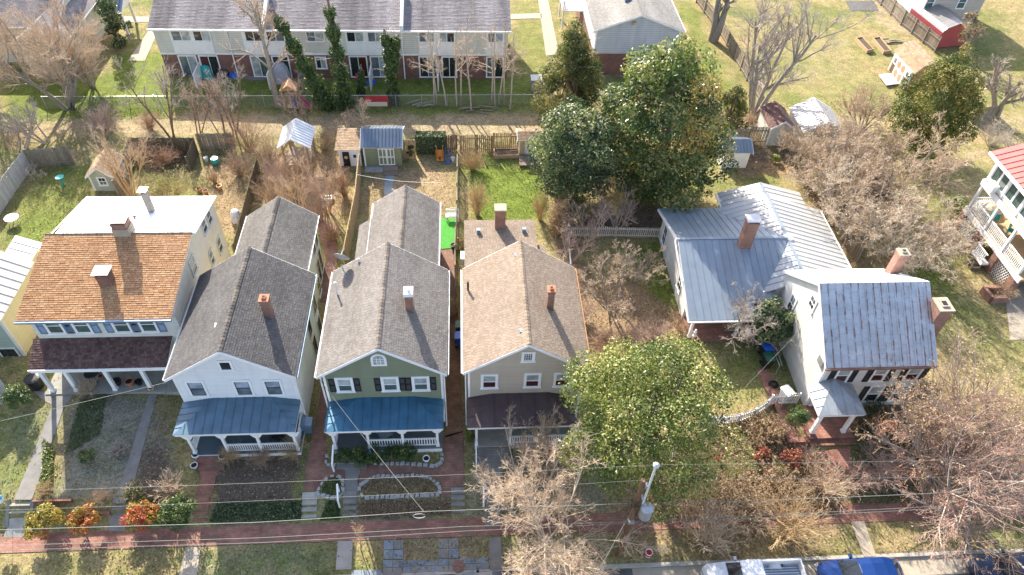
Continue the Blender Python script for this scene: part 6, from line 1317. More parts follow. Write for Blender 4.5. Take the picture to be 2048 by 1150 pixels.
ivy_tree((660, 218), (545, 22), .95, .45, 'ivy clad trunk leaning hard to the left over the flats', 1); ivy_tree((692, 215), (655, 2), .85, .5, 'thickest upright ivy clad trunk in front of the flats', 2); ivy_tree((788, 207), (768, 62), .62, .35, 'slimmer forked ivy clad trunk in front of the flats', 3, fork=(.6, .8)); ivy_tree((722, 195), (722, 140), .4, .25, 'short ivy wrapped stem between the two big ivy trunks', 4)

# bare trees: (name, base, top, label, options)
L3 = ((8, .3, 1.0, 45, .5), (7, .2, 1.0, 42, .5), (7, .15, 1.0, 40, .5)); L4 = ((8, .28, 1.0, 45, .52), (7, .2, 1.0, 42, .5), (6, .15, 1.0, 40, .5), (4, .15, 1.0, 40, .5))
def tree_px(base_px, top_px, label, name='bare_tree', **kw):
    b, h, dx = height_at(base_px, top_px); kw.setdefault('lean', (dx/max(h, .5), 0)); return bare_tree(name, b, h, label, **kw)
tree_px((139, 219), (70, -10), 'large bare tree with ivy at its foot in front of the corner house', seed=11, stems=4, spread=.5, r0=.2, levels=((10, .3, 1.0, 48, .8), (9, .15, 1.0, 42, .5), (8, .1, 1.0, 42, .5), (5, .1, 1.0, 42, .5)), bark='bark_grey', twig='twig_tan', rmin=.009)
tree_px((45, 298), (70, 165), 'pale slim multi-stemmed bare tree behind the bleached fence', seed=12, stems=3, spread=.3, r0=.10, levels=L3, bark='bark_pale', twig='twig_grey')
tree_px((345, 272), (270, 90), 'leaning bare tree spreading over the sunlit back lawn', seed=13, stems=3, spread=.35, r0=.10, levels=L3, bark='bark_brown', twig='twig_grey')
tree_px((400, 268), (405, 140), 'slender bare sapling clump behind the dark board fence', seed=14, stems=3, spread=.22, r0=.06, levels=L3, bark='bark_brown', twig='twig_pink')
tree_px((266, 392), (225, 240), 'tan many-stemmed crape myrtle beside the lattice shed', name='crape_myrtle', seed=15, stems=9, spread=.36, r0=.07, levels=((7, .4, 1.0, 28, .4), (7, .2, 1.0, 30, .5), (5, .2, 1.0, 34, .5)), bark='bark_tan', twig='twig_tan', up=.15)
tree_px((557, 214), (490, -40), 'tall bare tree with bent limbs in front of the flats', seed=16, stems=2, spread=.14, r0=.22, tf=.95, levels=((9, .4, 1.0, 48, .42), (7, .25, 1.0, 45, .5), (6, .2, 1.0, 42, .5), (3, .1, 1.0, 42, .5)), bark='bark_grey', twig='twig_tan', wob=.2)
tree_px((725, 252), (712, 175), 'small pinkish bare tree beside the sage shed', seed=17, stems=3, spread=.6, r0=.07, levels=L3, bark='bark_pale', twig='twig_pink', up=.05)
tree_px((690, 268), (672, 225), 'low spreading pinkish bare tree behind the mossy roof', seed=18, stems=4, spread=.9, r0=.06, levels=L3, bark='bark_pale', twig='twig_pink', up=.0)
ORD = ['leftmost', 'second', 'third', 'fourth', 'fifth', 'sixth', 'seventh', 'eighth', 'ninth', 'tenth', 'rightmost']
for i, (bx, by, tx, ty) in enumerate(((868, 210, 855, 60), (873, 209, 880, 90), (893, 212, 888, 70), (914, 212, 900, 50), (921, 211, 925, 60), (943, 221, 942, 40), (983, 210, 965, 60), (990, 211, 990, 50), (998, 210, 1000, 40), (1008, 209, 1022, 55), (1020, 218, 1035, 70))):
    b_, h_, dx_ = height_at((bx, by), (tx, ty))
    if i < 3: SLIM = [] if i == 0 else SLIM; SLIM.append((tree_px((bx, by), (tx, ty), ORD[i]+(' of the slim pale bare trees before the flats' if i in (0, 10) else ' from the left of the slim pale bare trees before the flats'), seed=20+i, r0=.085, tf=1.0, levels=((8, .45, 1.0, 60, .28), (6, .3, 1.0, 45, .5), (6, .2, 1.0, 42, .55)), bark='bark_pale', twig='twig_tan', group='slim pale trees in front of the flats', up=.05), h_))
    else: k_ = SLIM[i % 3]; copy_thing(k_[0], b_, i*1.1, ORD[i]+(' of the slim pale bare trees before the flats' if i in (0, 10) else ' from the left of the slim pale bare trees before the flats'), (1, 1, h_/k_[1]))
tree_px((1425, 82), (1475, -60), 'thick grey forked trunk beside the long back fence, left one', seed=31, stems=2, spread=.25, r0=.5, levels=((6, .5, 1.0, 50, .5), (6, .3, 1.0, 45, .5), (5, .2, 1.0, 40, .5)), bark='bark_grey', twig='twig_grey')
tree_px((1507, 232), (1570, -30), 'large bare tree beside the maroon-roofed shed', seed=32, stems=4, spread=.4, r0=.24, levels=((9, .3, 1.0, 48, .62), (7, .2, 1.0, 42, .5), (7, .15, 1.0, 40, .5), (4, .1, 1.0, 40, .5)), bark='bark_grey', twig='twig_grey', rmin=.01)
tree_px((1712, 480), (1722, 295), 'white blossoming spreading tree beside the cottage fence', name='blossom_tree', seed=33, stems=7, spread=.95, r0=.09, levels=((10, .25, 1.0, 45, .6), (8, .15, 1.0, 42, .5), (6, .1, 1.0, 40, .5), (4, .1, 1.0, 40, .5)), bark='bark_grey', twig='twig_tan', buds=('leaf_blossom', .5, .05), up=.06)
tree_px((1665, 345), (1670, 225), 'tangled brown bare tree over the white-roofed shed', seed=34, stems=7, spread=.8, r0=.08, levels=((10, .25, 1.0, 45, .6), (8, .15, 1.0, 42, .5), (6, .1, 1.0, 40, .5), (3, .1, 1.0, 40, .5)), bark='bark_grey', twig='twig_tan', up=.08, buds=('leaf_dry', .12, .05), rmin=.01)
tree_px((1992, 232), (2040, 90), 'dark forked trunk at the far right behind the golden evergreen', seed=35, stems=2, spread=.4, r0=.3, levels=L3, bark='bark_grey', twig='twig_grey')
tree_px((1937, 122), (1945, 20), 'tree with clinging brown leaves beside the red carport', name='oak_tree', seed=36, stems=2, spread=.35, r0=.2, levels=L3, bark='bark_grey', twig='twig_grey', buds=('leaf_dry', 1.0, .16))
tree_px((2030, 330), (2010, 250), 'leafless thicket behind the red roofed porch house', seed=37, stems=6, spread=.6, r0=.07, levels=L3, bark='bark_grey', twig='twig_grey')
tree_px((1088, 1098), (1085, 960), 'wide bare street tree in front of the beige house', name='street_tree', seed=41, stems=3, spread=.25, r0=.10, levels=((11, .2, 1.0, 60, 1.15), (10, .12, 1.0, 45, .42), (9, .1, 1.0, 42, .42), (6, .08, 1.0, 42, .5)), bark='bark_pale', twig='twig_tan', up=.1, wob=.14, rmin=.008)
tree_px((1072, 925), (1068, 835), 'smaller bare tree against the maroon porch', name='yard_tree', seed=42, stems=2, spread=.3, r0=.06, levels=((12, .2, 1.0, 52, .7), (9, .15, 1.0, 42, .45), (7, .1, 1.0, 42, .45), (4, .1, 1.0, 42, .5)), bark='bark_pale', twig='twig_tan')
tree_px((722, 1100), (720, 1050), 'little tan bare sapling on the verge beside the slate slabs', name='sapling', seed=43, stems=1, r0=.035, levels=((9, .3, 1.0, 50, .45), (7, .2, 1.0, 45, .5), (4, .2, 1.0, 40, .5)), bark='bark_tan', twig='twig_gold', rmin=.006)
tree_px((1862, 935), (1825, 735), 'red-budded maple closest to the tin-roofed house', name='maple_tree', seed=44, stems=3, spread=.35, r0=.12, levels=((11, .2, 1.0, 55, .85), (9, .15, 1.0, 42, .48), (6, .12, 1.0, 38, .5), (3, .1, 1.0, 38, .5)), bark='bark_white', twig='twig_maple', buds=('leaf_tanbud', .85, .045), rmin=.009)
tree_px((1925, 1040), (1905, 865), 'wide red-budded maple overhanging the parked cars', name='maple_tree', seed=45, stems=3, spread=.35, r0=.14, levels=((11, .2, 1.0, 60, 1.1), (9, .15, 1.0, 45, .48), (7, .12, 1.0, 38, .48), (3, .1, 1.0, 38, .5)), bark='bark_white', twig='twig_maple', buds=('leaf_redbud', .7, .045), rmin=.009)
tree_px((1985, 905), (1975, 740), 'red-budded maple farthest right beside the lawn', name='maple_tree', seed=46, stems=3, spread=.4, r0=.11, levels=((10, .25, 1.0, 50, .62), (8, .15, 1.0, 42, .5), (6, .12, 1.0, 38, .5), (3, .1, 1.0, 38, .5)), bark='bark_white', twig='twig_maple', buds=('leaf_tanbud', .6, .045), rmin=.009)
tree_px((1822, 905), (1790, 775), 'low red-twigged maple branches spreading over the front beds', name='maple_tree', seed=47, stems=4, spread=.8, r0=.08, levels=((9, .3, 1.0, 50, .5), (7, .2, 1.0, 42, .5), (5, .15, 1.0, 38, .5)), bark='bark_white', twig='twig_red', buds=('leaf_redbud', .9, .045), up=.03)
tree_px((1228, 625), (1228, 510), 'bare spreading tree in the side yard of the beige house', seed=48, stems=4, spread=.55, r0=.08, levels=L4, bark='bark_grey', twig='twig_tan', up=.08)
tree_px((1178, 478), (1190, 385), 'bare pinkish small tree beside the old picket fence', seed=49, stems=5, spread=.5, r0=.06, levels=L3, bark='bark_pale', twig='twig_pink')
tree_px((1503, 685), (1480, 555), 'bare tree rising in front of the cottage porch roof', seed=50, stems=3, spread=.45, r0=.08, levels=L4, bark='bark_grey', twig='twig_grey', up=.1)
tree_px((75, 358), (62, 322), 'tiny bare ornamental tree beside the bird bath', name='sapling', seed=51, stems=3, spread=.7, r0=.03, levels=L3, bark='bark_pale', twig='twig_grey', up=.0)
# dormant shrubs
for i, (bp, h, rd, lab, mat, kw) in enumerate((
 ((345, 400), 2.2, 2.0, 'budding yellow-green shrub behind the white roof', 'twig_gold', dict(n=60, leaf=('leaf_bud', 3500, .05))), ((500, 300), 3.2, 2.6, 'large brown dormant shrub beside the gazebo', 'twig_rust', dict(n=52)), ((555, 425), 3.6, 1.5, 'brown vase-shaped shrub behind the grey wing roof', 'twig_brown', dict(n=52)), ((640, 440), 3.8, 1.3, 'tall dormant crape myrtle closest to the tan fence', 'twig_pink', dict(n=52)), ((600, 385), 3.4, 1.4, 'dormant brown shrub in front of the gazebo', 'twig_brown', dict(n=52)), ((690, 390), 2.4, 1.2, 'russet dormant shrub in front of the white shed', 'twig_rust', dict(n=52)),
 ((665, 480), 1.5, 1.1, 'rust-brown ornamental grass beside the brick court', 'twig_rust', dict(n=80, sub=3, sub2=0)), ((955, 430), 3.0, .95, 'tan brush column beside the sage house yard fence', 'twig_gold', dict(n=52)), ((945, 340), 1.8, 1.4, 'tan dormant shrub below the slatted fence', 'twig_gold', dict(n=52)), ((1112, 470), 3.0, .9, 'tall tan brush beside the low white rail', 'twig_gold', dict(n=60, leaf=('leaf_dry', 1500, .05))), ((1120, 420), 2.8, .8, 'tan brush column under the holly', 'twig_gold', dict(n=52)),
 ((1215, 705), 1.6, 1.3, 'tan dormant shrub row beside the beige house, nearest its wall', 'twig_rust', dict(n=52)), ((1262, 690), 1.6, 1.3, 'tan dormant shrub in the middle of the side yard row', 'twig_pink', dict(n=52)), ((1310, 680), 1.5, 1.3, 'pinkish dormant shrub left of the cottage porch', 'twig_pink', dict(n=52)), ((1360, 665), 1.2, 1.0, 'russet dormant shrub at the cottage porch corner', 'twig_rust', dict(n=52)),
 ((180, 785), 1.0, .8, 'straw-coloured dormant clump before the long porch', 'twig_tan', dict(n=60, sub=4, sub2=2)), ((345, 985), 1.3, 1.1, 'sunlit straw-coloured rose shrub beside the brick steps', 'twig_tan', dict(n=40, sub=5, sub2=3, thick=.018)), ((208, 1000), .8, .5, 'small dark dried shrub on the slope', 'twig_brown', dict(n=52)), ((275, 990), .9, .7, 'grey-green dormant shrub beside the asphalt path', 'twig_brown', dict(n=50, leaf=('leaf_ivy', 700, .05))), ((590, 910), 1.3, 1.0, 'tan dormant shrub at the right end of the white porch', 'twig_gold', dict(n=52)), ((465, 915), .9, .7, 'dry grassy shrub beside the terracotta pots', 'twig_gold', dict(n=52)), ((525, 925), 1.0, .9, 'dry brown shrub under the white porch railing', 'twig_brown', dict(n=52)),
 ((1420, 1030), 2.4, 2.0, 'big brown leafed shrub right of the utility pole', 'twig_brown', dict(n=55, leaf=('leaf_dry', 3000, .06))), ((1470, 1000), 2.2, 2.0, 'tangled brown shrub in the dry garden', 'twig_brown', dict(n=50, leaf=('leaf_dry', 2500, .06))), ((1570, 1075), 3.2, 2.0, 'vase-shaped bare shrub at the verge above the pickup', 'twig_gold', dict(n=50, thick=.016)), ((1410, 1085), 3.0, 1.7, 'brown bare shrub on the verge left of the pickup', 'twig_tan', dict(n=45, thick=.016)), ((1640, 985), 2.0, 1.6, 'pale bare shrub beside the brick walkway', 'twig_tan', dict(n=45, thick=.014)), ((1620, 930), 1.3, .9, 'thin white-stemmed shrub by the brick steps', 'twig_tan', dict(n=20, thick=.016)), ((1530, 870), 1.1, 1.3, 'orange-brown leafed shrub inside the curved fence', 'twig_rust', dict(n=45, leaf=('leaf_dry', 1800, .06))), ((1540, 980), 1.6, 1.6, 'brown tangle between the red nandinas and pavement', 'twig_brown', dict(n=50, leaf=('leaf_dry', 1500, .06))),
 ((1690, 300), 2.6, 2.2, 'grey-brown brush on the sunny lawn edge', 'twig_tan', dict(n=52)), ((1610, 370), 2.0, 1.6, 'brown brush behind the weathered stepped fence', 'twig_brown', dict(n=52)), ((1980, 290), 2.4, 2.0, 'grey brush beyond the shaded soil patch', 'twig_grey', dict(n=52)), ((430, 365), 1.0, .6, 'tan ornamental grass clump beside the teal pots', 'twig_gold', dict(n=70, sub=3, sub2=0)), ((2000, 595), 1.4, 1.0, 'bare twiggy shrub in the brick planter', 'twig_brown', dict(n=52)), ((300, 260), 1.6, 1.3, 'brown scrub beside the lane', 'twig_rust', dict(n=52)), ((210, 260), 2.2, 1.8, 'brown scrub on the lane behind the lattice shed', 'twig_pink', dict(n=52)), ((1500, 245), 1.4, 1.3, 'brush pile under the large bare tree', 'twig_tan', dict(n=45, arch=.5)), ((240, 905), .7, .6, 'dried flower clump on the lawn', 'twig_grey', dict(n=52)), ((95, 985), .8, .7, 'sunlit dried grass clump beside the concrete path', 'twig_gold', dict(n=52)))):
    shrub('dormant_shrub', W(*bp), h, rd, lab, mat, seed=100+i, **kw)

# further bare trees: copies of the ones above, each turned and scaled
def find(part): return next(o for o in S.objects if o.parent is None and o.get('label', '').startswith(part))
for src, bp, k, rz, lab in (
 ('tangled brown', (1775, 400), 1.35, 1.3, 'pale grey bare tree standing on the sunny lawn behind the blossoming tree'), ('tangled brown', (1650, 400), 1.3, 2.6, 'bare thicket tree above the stepped fence panels'), ('white blossoming', (1790, 520), .85, 2.1, 'smaller blossoming tree nearest the tin-roofed house chimney'), ('white blossoming', (1640, 390), .8, 4.0, 'blossoming tree tangled with the fence behind the cottage wing'),
 ('tangled brown', (1590, 330), .75, 4.4, 'bare brown tree between cottage yard and white-roofed shed'), ('tangled brown', (1720, 260), .9, 5.2, 'bare tan tree at the lawn edge left of the golden evergreen'),
 ('large bare tree with', (-20, 190), .9, 2.2, 'bare tree rising at the far left picture edge'), ('large bare tree with', (185, 175), .6, 4.0, 'smaller bare tree beside the corner house lawn'), ('pale slim', (-10, 300), 1.1, 1.5, 'pale bare tree at the far left beyond the bleached fence'), ('pale slim', (95, 285), .9, 3.0, 'pale bare sapling standing on the sunlit lane'), ('leaning bare tree', (470, 262), .8, 1.2, 'bare tree rooted behind the gazebo brush'), ('slender bare sapling', (445, 268), 1.0, 2.0, 'bare sapling clump right of the dark board fence'), ('slender bare sapling', (620, 262), 1.0, 3.4, 'bare sapling behind the gazebo roof'),
 ('bare spreading tree', (1265, 560), .8, 2.0, 'smaller bare tree beside the cottage side lawn'), ('bare pinkish', (1235, 455), 1.0, 1.8, 'bare small tree at the middle of the old picket fence'), ('bare pinkish', (1140, 520), .9, 3.2, 'bare small tree by the low white rail'), ('tan many-stemmed', (600, 440), .8, 1.2, 'tan many-stemmed crape myrtle behind the dark wing roof'), ('tan many-stemmed', (655, 425), .75, 2.2, 'tan many-stemmed crape myrtle beside the tan board fence'), ('large bare tree beside', (2075, 240), .9, 2.0, 'grey bare tree leaning in from the right picture edge')):
    copy_thing(find(src), W(*bp), rz, lab, (k, k, k))
for i, (bp, h, rd, lab, mat) in enumerate((
 ((290, 320), 2.0, 1.6, 'brown brush in the corner behind the lattice shed', 'twig_brown'), ((330, 330), 1.6, 1.5, 'tangled brown brush before the dark board fence', 'twig_rust'), ((540, 330), 2.6, 1.7, 'brown brush left of the gazebo', 'twig_brown'), ((560, 370), 2.6, 1.5, 'brown brush in front of the gazebo steps', 'twig_pink'), ((650, 300), 2.0, 1.5, 'brown brush between the gazebo and the white shed', 'twig_rust'), ((620, 350), 2.4, 1.3, 'tan brush in the middle of the gazebo garden', 'twig_gold'), ((480, 350), 2.2, 1.4, 'brown brush against the dark board fence end', 'twig_brown'), ((1080, 440), 2.6, .9, 'tan brush by the rear addition', 'twig_gold'), ((1130, 560), 1.6, 1.0, 'low tan brush along the beige house wall', 'twig_rust'), ((1160, 640), 1.6, 1.1, 'low tan brush near the beige house eave', 'twig_pink'),
 ((1700, 430), 2.0, 1.7, 'grey brush under the blossoming tree', 'twig_grey'), ((1740, 380), 2.2, 1.9, 'grey brush behind the blossoming tree', 'twig_grey'), ((1640, 290), 2.2, 1.8, 'brown brush in front of the white-roofed shed', 'twig_brown'), ((1490, 1040), 1.8, 1.6, 'brown brush nearest the pavement in the dry garden', 'twig_tan'), ((1350, 1020), 1.4, 1.3, 'brown brush behind the utility pole', 'twig_brown'), ((1700, 970), 1.6, 1.4, 'pinkish brush beside the brick walkway end', 'twig_pink'), ((1760, 950), 1.6, 1.5, 'pinkish brush under the low red maple', 'twig_pink'), ((1850, 1010), 1.4, 1.5, 'pinkish brush by the pavement under the maples', 'twig_pink'), ((2010, 1000), 1.6, 1.6, 'pinkish brush at the right picture edge', 'twig_pink'))):
    shrub('dormant_shrub', W(*bp), h, rd, lab, mat, seed=200+i, n=52)
# ------------------------------------------------------------------ steps, walls, beds
def xs_at(p0, p1): return float(W(*p0).x), float(W(*p1).x)
def yard_steps(p0, p1, mat, label, n=4, z1=.9, walls=None, y0=18.55, y1=19.75):
    a, b = xs_at(p0, p1); return steps('front_steps', a, b, y0, y1, .12, z1, n, mat, label, walls=walls)
yard_steps((20, 1018), (60, 1018), 'concrete', 'concrete steps with side walls below the left concrete path', 4, 1.0, 'concrete_dark'); yard_steps((226, 1010), (254, 1010), 'concrete_dark', 'dark concrete steps at the foot of the asphalt path', 4, 1.0); yard_steps((387, 1028), (417, 1028), 'brick_walk', 'brick steps below the herringbone path', 4, .9); yard_steps((604, 1014), (634, 1014), 'concrete', 'concrete steps below the brick walk', 4, .9)
yard_steps((686, 1014), (713, 1014), 'concrete_dark', 'concrete steps beside the white handrail posts', 4, .9); yard_steps((902, 1010), (930, 1010), 'concrete_dark', 'concrete steps below the brick alley', 4, .9); yard_steps((969, 1010), (1001, 1010), 'concrete_dark', 'concrete steps below the maroon porch walk', 3, .85)
steps('porch_steps', -15.5, -13.9, 21.3, 22.08, .85, 1.08, 2, 'brick_walk', 'two brick steps up to the white house porch'); steps('porch_steps', -7.62, -5.9, 21.1, 22.03, .85, 1.15, 3, 'concrete_dark', 'concrete steps up to the sage house porch'); steps('porch_steps', .42, 2.25, 20.9, 22.13, .8, 1.05, 3, 'concrete_dark', 'wide concrete steps up to the maroon porch')
for px, lab in (((68, 1005), 'thin red brick edging wall on the sunny slope'), ((160, 1030), 'low red brick wall behind the small nandina')):
    a, b = W(*px), W(px[0]+(78 if px[1] < 1020 else 62), px[1]-2); t = thing('brick_wall', a, lab, 'wall'); n = 11
    for i in range(n): p = a+(b-a)*((i+.02)/n); q = a+(b-a)*((i+.98)/n); mb = MB(seed=i); mb.bar(p+V3((0, 0, .1)), q+V3((0, 0, .1)), .14, .26); mb.build('brick', 'brick_walk', t)
STM = []
for k in range(5):
    r = random.Random(k); mb = MB(seed=k); w, d, h = r.uniform(.11, .17), r.uniform(.08, .12), r.uniform(.12, .2)
    c = [(-w, -d, 0), (w, -d*.8, 0), (w*.9, d, 0), (-w*.8, d*.9, 0)]; top = [(x*r.uniform(.75, .95), y*r.uniform(.75, .95), h*r.uniform(.85, 1.1)) for x, y, z in c]
    mb.face(top); [mb.face([c[i-1], c[i], top[i], top[i-1]]) for i in range(4)]; o_ = mb.build('stone', 'stone'); STM.append(o_.data); bpy.data.objects.remove(o_)
def stone_edge(label, px, closed=True, step=.3):
    P = wpoly(px); t = thing('stone_edging', P[0], label, 'stone edging'); r = random.Random(len(px)); P = P+[P[0]] if closed else P
    for a, b in zip(P[:-1], P[1:]):
        d = V3((b.x-a.x, b.y-a.y, 0)); n = max(1, round(d.length/step)); rz = math.atan2(d.y, d.x)
        for i in range(n): q = a+d*((i+.5)/n); link_mesh('stone', r.choice(STM), t, V3((q.x, q.y, float(zg(q.x, q.y))-.01))-P[0], rz+r.uniform(-.15, .15)+(math.pi if r.random() < .5 else 0))
stone_edge('pale stones ringing the small bed left of the concrete walk', [(658,956),(672,952),(685,958),(686,985),(680,994),(660,996),(642,990),(633,993),(640,975),(648,963)]); stone_edge('pale stones ringing the long bed before the sage house', [(718,985),(720,972),(735,962),(752,953),(790,955),(830,952),(858,956),(878,972),(880,990),(820,993),(760,995),(730,997)])
stone_edge('pale stones along the boxwood bed under the porch railing', [(738,915),(745,926),(770,929),(810,928),(845,931),(870,934),(884,925),(884,905)], False); stone_edge('pale stones round the tiny bed by the porch handrail', [(655,908),(652,930),(672,932)], False)
def raised_bed(name, pts, label, h=.35, mat='wood_raw', soil='ground_mat'):
    P = [V3(p) for p in pts]; t = thing(name, P[0], label, 'raised bed')
    for a, b in zip(P, P[1:]+P[:1]): mb = MB(); mb.bar(a+V3((0, 0, h/2)), b+V3((0, 0, h/2)), .07, h); mb.build('board', mat, t)
    mb = MB(); mb.face([p+V3((0, 0, h*.75)) for p in P]); mb.build('soil', 'soil', t); return t
raised_bed('raised_bed', [W(988, 318), W(1037, 317), W(1037, 304), (W(988, 304))], 'timber raised bed below the slatted fence', .4, 'wood_raw'); raised_bed('raised_bed', [W(1710, 82), W(1722, 80), W(1745, 104), W(1733, 107)], 'weathered raised bed, left of the two on the upper lawn', .4); raised_bed('raised_bed', [W(1744, 82), W(1757, 80), W(1780, 107), W(1766, 109)], 'weathered raised bed, right of the two on the upper lawn', .4)
raised_bed('planter_box', [W(1941, 540), W(1957, 540), W(1957, 533), W(1941, 533)], 'small dark planter box nearest the porch house stairs', .3, 'wood_deck'); raised_bed('planter_box', [W(1937, 530), W(1953, 530), W(1953, 524), W(1937, 524)], 'small dark planter box behind its twin on the lawn', .3, 'wood_deck')
t = thing('brick_planter', W(1965, 600), 'low brick planter walls beside the tan driveway', 'planter')
for a, b in (((1960, 585), (2000, 585)), ((1960, 585), (1978, 605)), ((1978, 606), (2012, 604))): p, q = W(*a), W(*b); mb = MB(); mb.bar(p+V3((0, 0, .3)), q+V3((0, 0, .3)), .25, .65); mb.build('brick_wall', 'brick_chimney', t)
def lathe_thing(name, loc, prof, mat, label, cat, n=12, extra=None):
    loc = V3(loc); t = thing(name, loc, label, cat); mb = MB(Matrix.Translation(loc)); mb.lathe((0, 0, 0), prof, n); mb.build('body', mat, t, smooth=True)
    if extra:
        mb = MB(Matrix.Translation(loc)); mb.lathe((0, 0, 0), extra[1], n); mb.build(extra[0], extra[2], t)
    return t
POT = [(.10, 0), (.13, .02), (.2, .3), (.22, .3), (.22, .36), (.18, .36), (.17, .3)]
def pot(loc, mat, label, k=1.0, soil='dark'): return lathe_thing('plant_pot', loc, [(r*k, z*k) for r, z in POT], mat, label, 'pot', 12, ('soil', [(.17*k, .305*k), (.02, .315*k)], soil))
pot(W(394, 915), 'white_paint', 'white pot at the left foot of the brick porch steps', 1.0); pot(W(447, 918), 'tin_pale', 'white pot at the right foot of the brick porch steps', 1.0); pot(W(391, 936), 'tin_pale', 'pale pot beside the herringbone path corner', .95); pot(W(737, 917), 'white_paint', 'white pot at the left end of the boxwood bed', 1.0); pot(W(853, 922), 'white_paint', 'white pot among the boxwoods', .95)
for px, mat, k, lab in (((262, 770), 'terracotta', 1.2, 'large terracotta pot on the long porch'), ((237, 769), 'plastic_black', 1.2, 'dark pot of spiky leaves on the long porch'), ((280, 769), 'plastic_black', 1.0, 'dark bowl planter at the right of the terracotta pot'), ((203, 757), 'terracotta', .7, 'small terracotta pot near the middle post of the long porch'), ((302, 782), 'plastic_orange', .6, 'tiny orange pot by the right porch post')):
    p = G(px[0], px[1], 1.5); pot((p[0], max(26.5, min(p[1], 27.8)), 1.5), mat, lab, k)
def table(loc, label, r=.4, mat='plastic_black', h=.72):
    loc = V3(loc); t = thing('round_table', loc, label, 'table'); mb = MB(); mb.lathe(loc, [(r, h-.03), (r, h)], 16); mb.build('table_top', mat, t)
    for a in range(4): mb = MB(); q = V3((math.cos(a*1.57+.7), math.sin(a*1.57+.7), 0)); mb.bar(loc+q*r*.8, loc+q*r*.6+V3((0, 0, h-.03)), .04); mb.build('leg', mat, t)
    return t
table((-22.7, 27.35, 1.5), 'black round table on the long porch', .42); t = table(W(30, 447), 'white oval table in the left yard', .5, 'white_paint', .6)
lathe_thing('storage_bin', (-26.0, 27.0, 1.3), [(.35, 0), (.42, .9), (.44, .95), (.3, 1.0)], 'plastic_black', 'big black bin at the left end of the long porch', 'bin')
lathe_thing('bird_bath', W(127, 370), [(.16, 0), (.07, .12), (.06, .6), (.3, .72), (.32, .8), (.28, .78), (.05, .72)], 'plastic_teal', 'green glazed bird bath in the left yard', 'bird bath', 14)
lathe_thing('garden_pot', W(432, 328), [(.2, 0), (.32, .3), (.28, .55), (.3, .6), (.24, .6)], 'plastic_teal', 'turquoise glazed pot in the shaded corner bed', 'pot'); lathe_thing('garden_pot', W(413, 322), [(.14, 0), (.2, .25), (.17, .4)], 'tin_pale', 'small pale pot left of the turquoise one', 'pot')
for px, mat, lab in (((400, 384), 'terracotta', 'terracotta pot nearest the budding shrub'), ((413, 388), 'terracotta', 'terracotta pot with red dead leaves, middle one'), ((440, 378), 'plastic_orange', 'orange pot right of the tan ornamental grass')): pot(W(*px), mat, lab, 1.0)
pot(W(907, 497), 'plastic_black', 'dark tub at the corner of the artificial turf', 1.1); lathe_thing('bucket', W(906, 322), [(.14, 0), (.18, .36), (.17, .36), (.13, .05)], 'white_paint', 'white bucket beside the brown panel', 'bucket'); lathe_thing('bucket', W(1296, 1110), [(.17, 0), (.2, .4), (.18, .4), (.15, .05)], 'white_paint', 'white bucket on the verge right of the pole', 'bucket', 12, ('sticker', [(.196, .14), (.205, .3)], 'plastic_red'))
lathe_thing('statuette', (15.15, 30.3, .95), [(.13, 0), (.13, .08), (.07, .12), (.09, .3), (.11, .42), (.05, .5), (.08, .57), (.06, .66), (.01, .69)], 'white_paint', 'white statuette by the left cottage porch post', 'statue')
def wheelie_bin(loc, body, lid, label, rz=0.0):
    t = thing('wheelie_bin', loc, label, 'bin', rz=rz); T = Matrix.Translation(loc) @ Matrix.Rotation(rz, 4, 'Z'); mb = MB(T); a = [(-.22, -.26, .05), (.22, -.26, .05), (.22, .24, .05), (-.22, .24, .05)]; b = [(-.29, -.34, .95), (.29, -.34, .95), (.29, .33, .95), (-.29, .33, .95)]
    mb.face(a[::-1]); mb.face(b); [mb.face([a[i-1], a[i], b[i], b[i-1]]) for i in range(4)]; mb.build('body', body, t)
    mb = MB(T); mb.prism([(-.31, -.37, .955), (-.31, -.37, 1.0), (-.31, 0, 1.06), (-.31, .36, 1.04), (-.31, .36, .955)], (.62, 0, 0)); mb.build('lid', lid, t); mb = MB(T); mb.bar((-.25, .4, .98), (.25, .4, .98), .04); mb.build('handle', body, t)
    for x in (-.25, .25): mb = MB(T); mb.tube([(x-.03, .3, .1), (x+.03, .3, .1)], .1, 10); mb.build('wheel', 'plastic_black', t)
wheelie_bin(W(1527, 712), 'plastic_black', 'plastic_blue', 'black wheelie bin with bright blue lid beside the white house', .2); wheelie_bin(W(1530, 732), 'plastic_black', 'plastic_green', 'dark green lidded wheelie bin beside the blue lidded one', .1)
wheelie_bin(W(923, 668), 'plastic_green', 'plastic_green', 'grey-green wheelie bin in the brick alley', 1.57); wheelie_bin(W(922, 690), 'plastic_blue', 'plastic_blue', 'blue wheelie bin in the brick alley', 1.57); wheelie_bin(W(617, 862), 'metal_slate', 'metal_slate', 'grey-blue bin beside the white house porch', 1.57); wheelie_bin(W(1566, 800), 'white_paint', 'white_paint', 'white bin behind the straight picket panel', .4)
t = thing('garden_hose', W(1545, 772), 'black coiled hose on the brick walkway', 'hose')
mb = MB(); c = W(1547, 770); mb.tube([c+V3((.34*math.cos(k*.5)*(1-.008*k), .3*math.sin(k*.5)*(1-.008*k), .03+.004*k)) for k in range(50)], .03, 5); mb.build('coil', 'plastic_black', t)
t = thing('cellar_rail', W(1535, 735), 'pale metal railing leaning along the cellar entrance', 'railing'); mb = MB(); a, b = W(1520, 672), W(1551, 748)
for s in (0, .4): mb.tube([a+V3((s, 0, .9)), b+V3((s*.4, 0, .9))], .03, 5)
for f in (0, .5, 1): p = a+(b-a)*f; mb.tube([p, p+V3((0, 0, .9))], .03, 5)
mb.build('rail', 'galv', t)
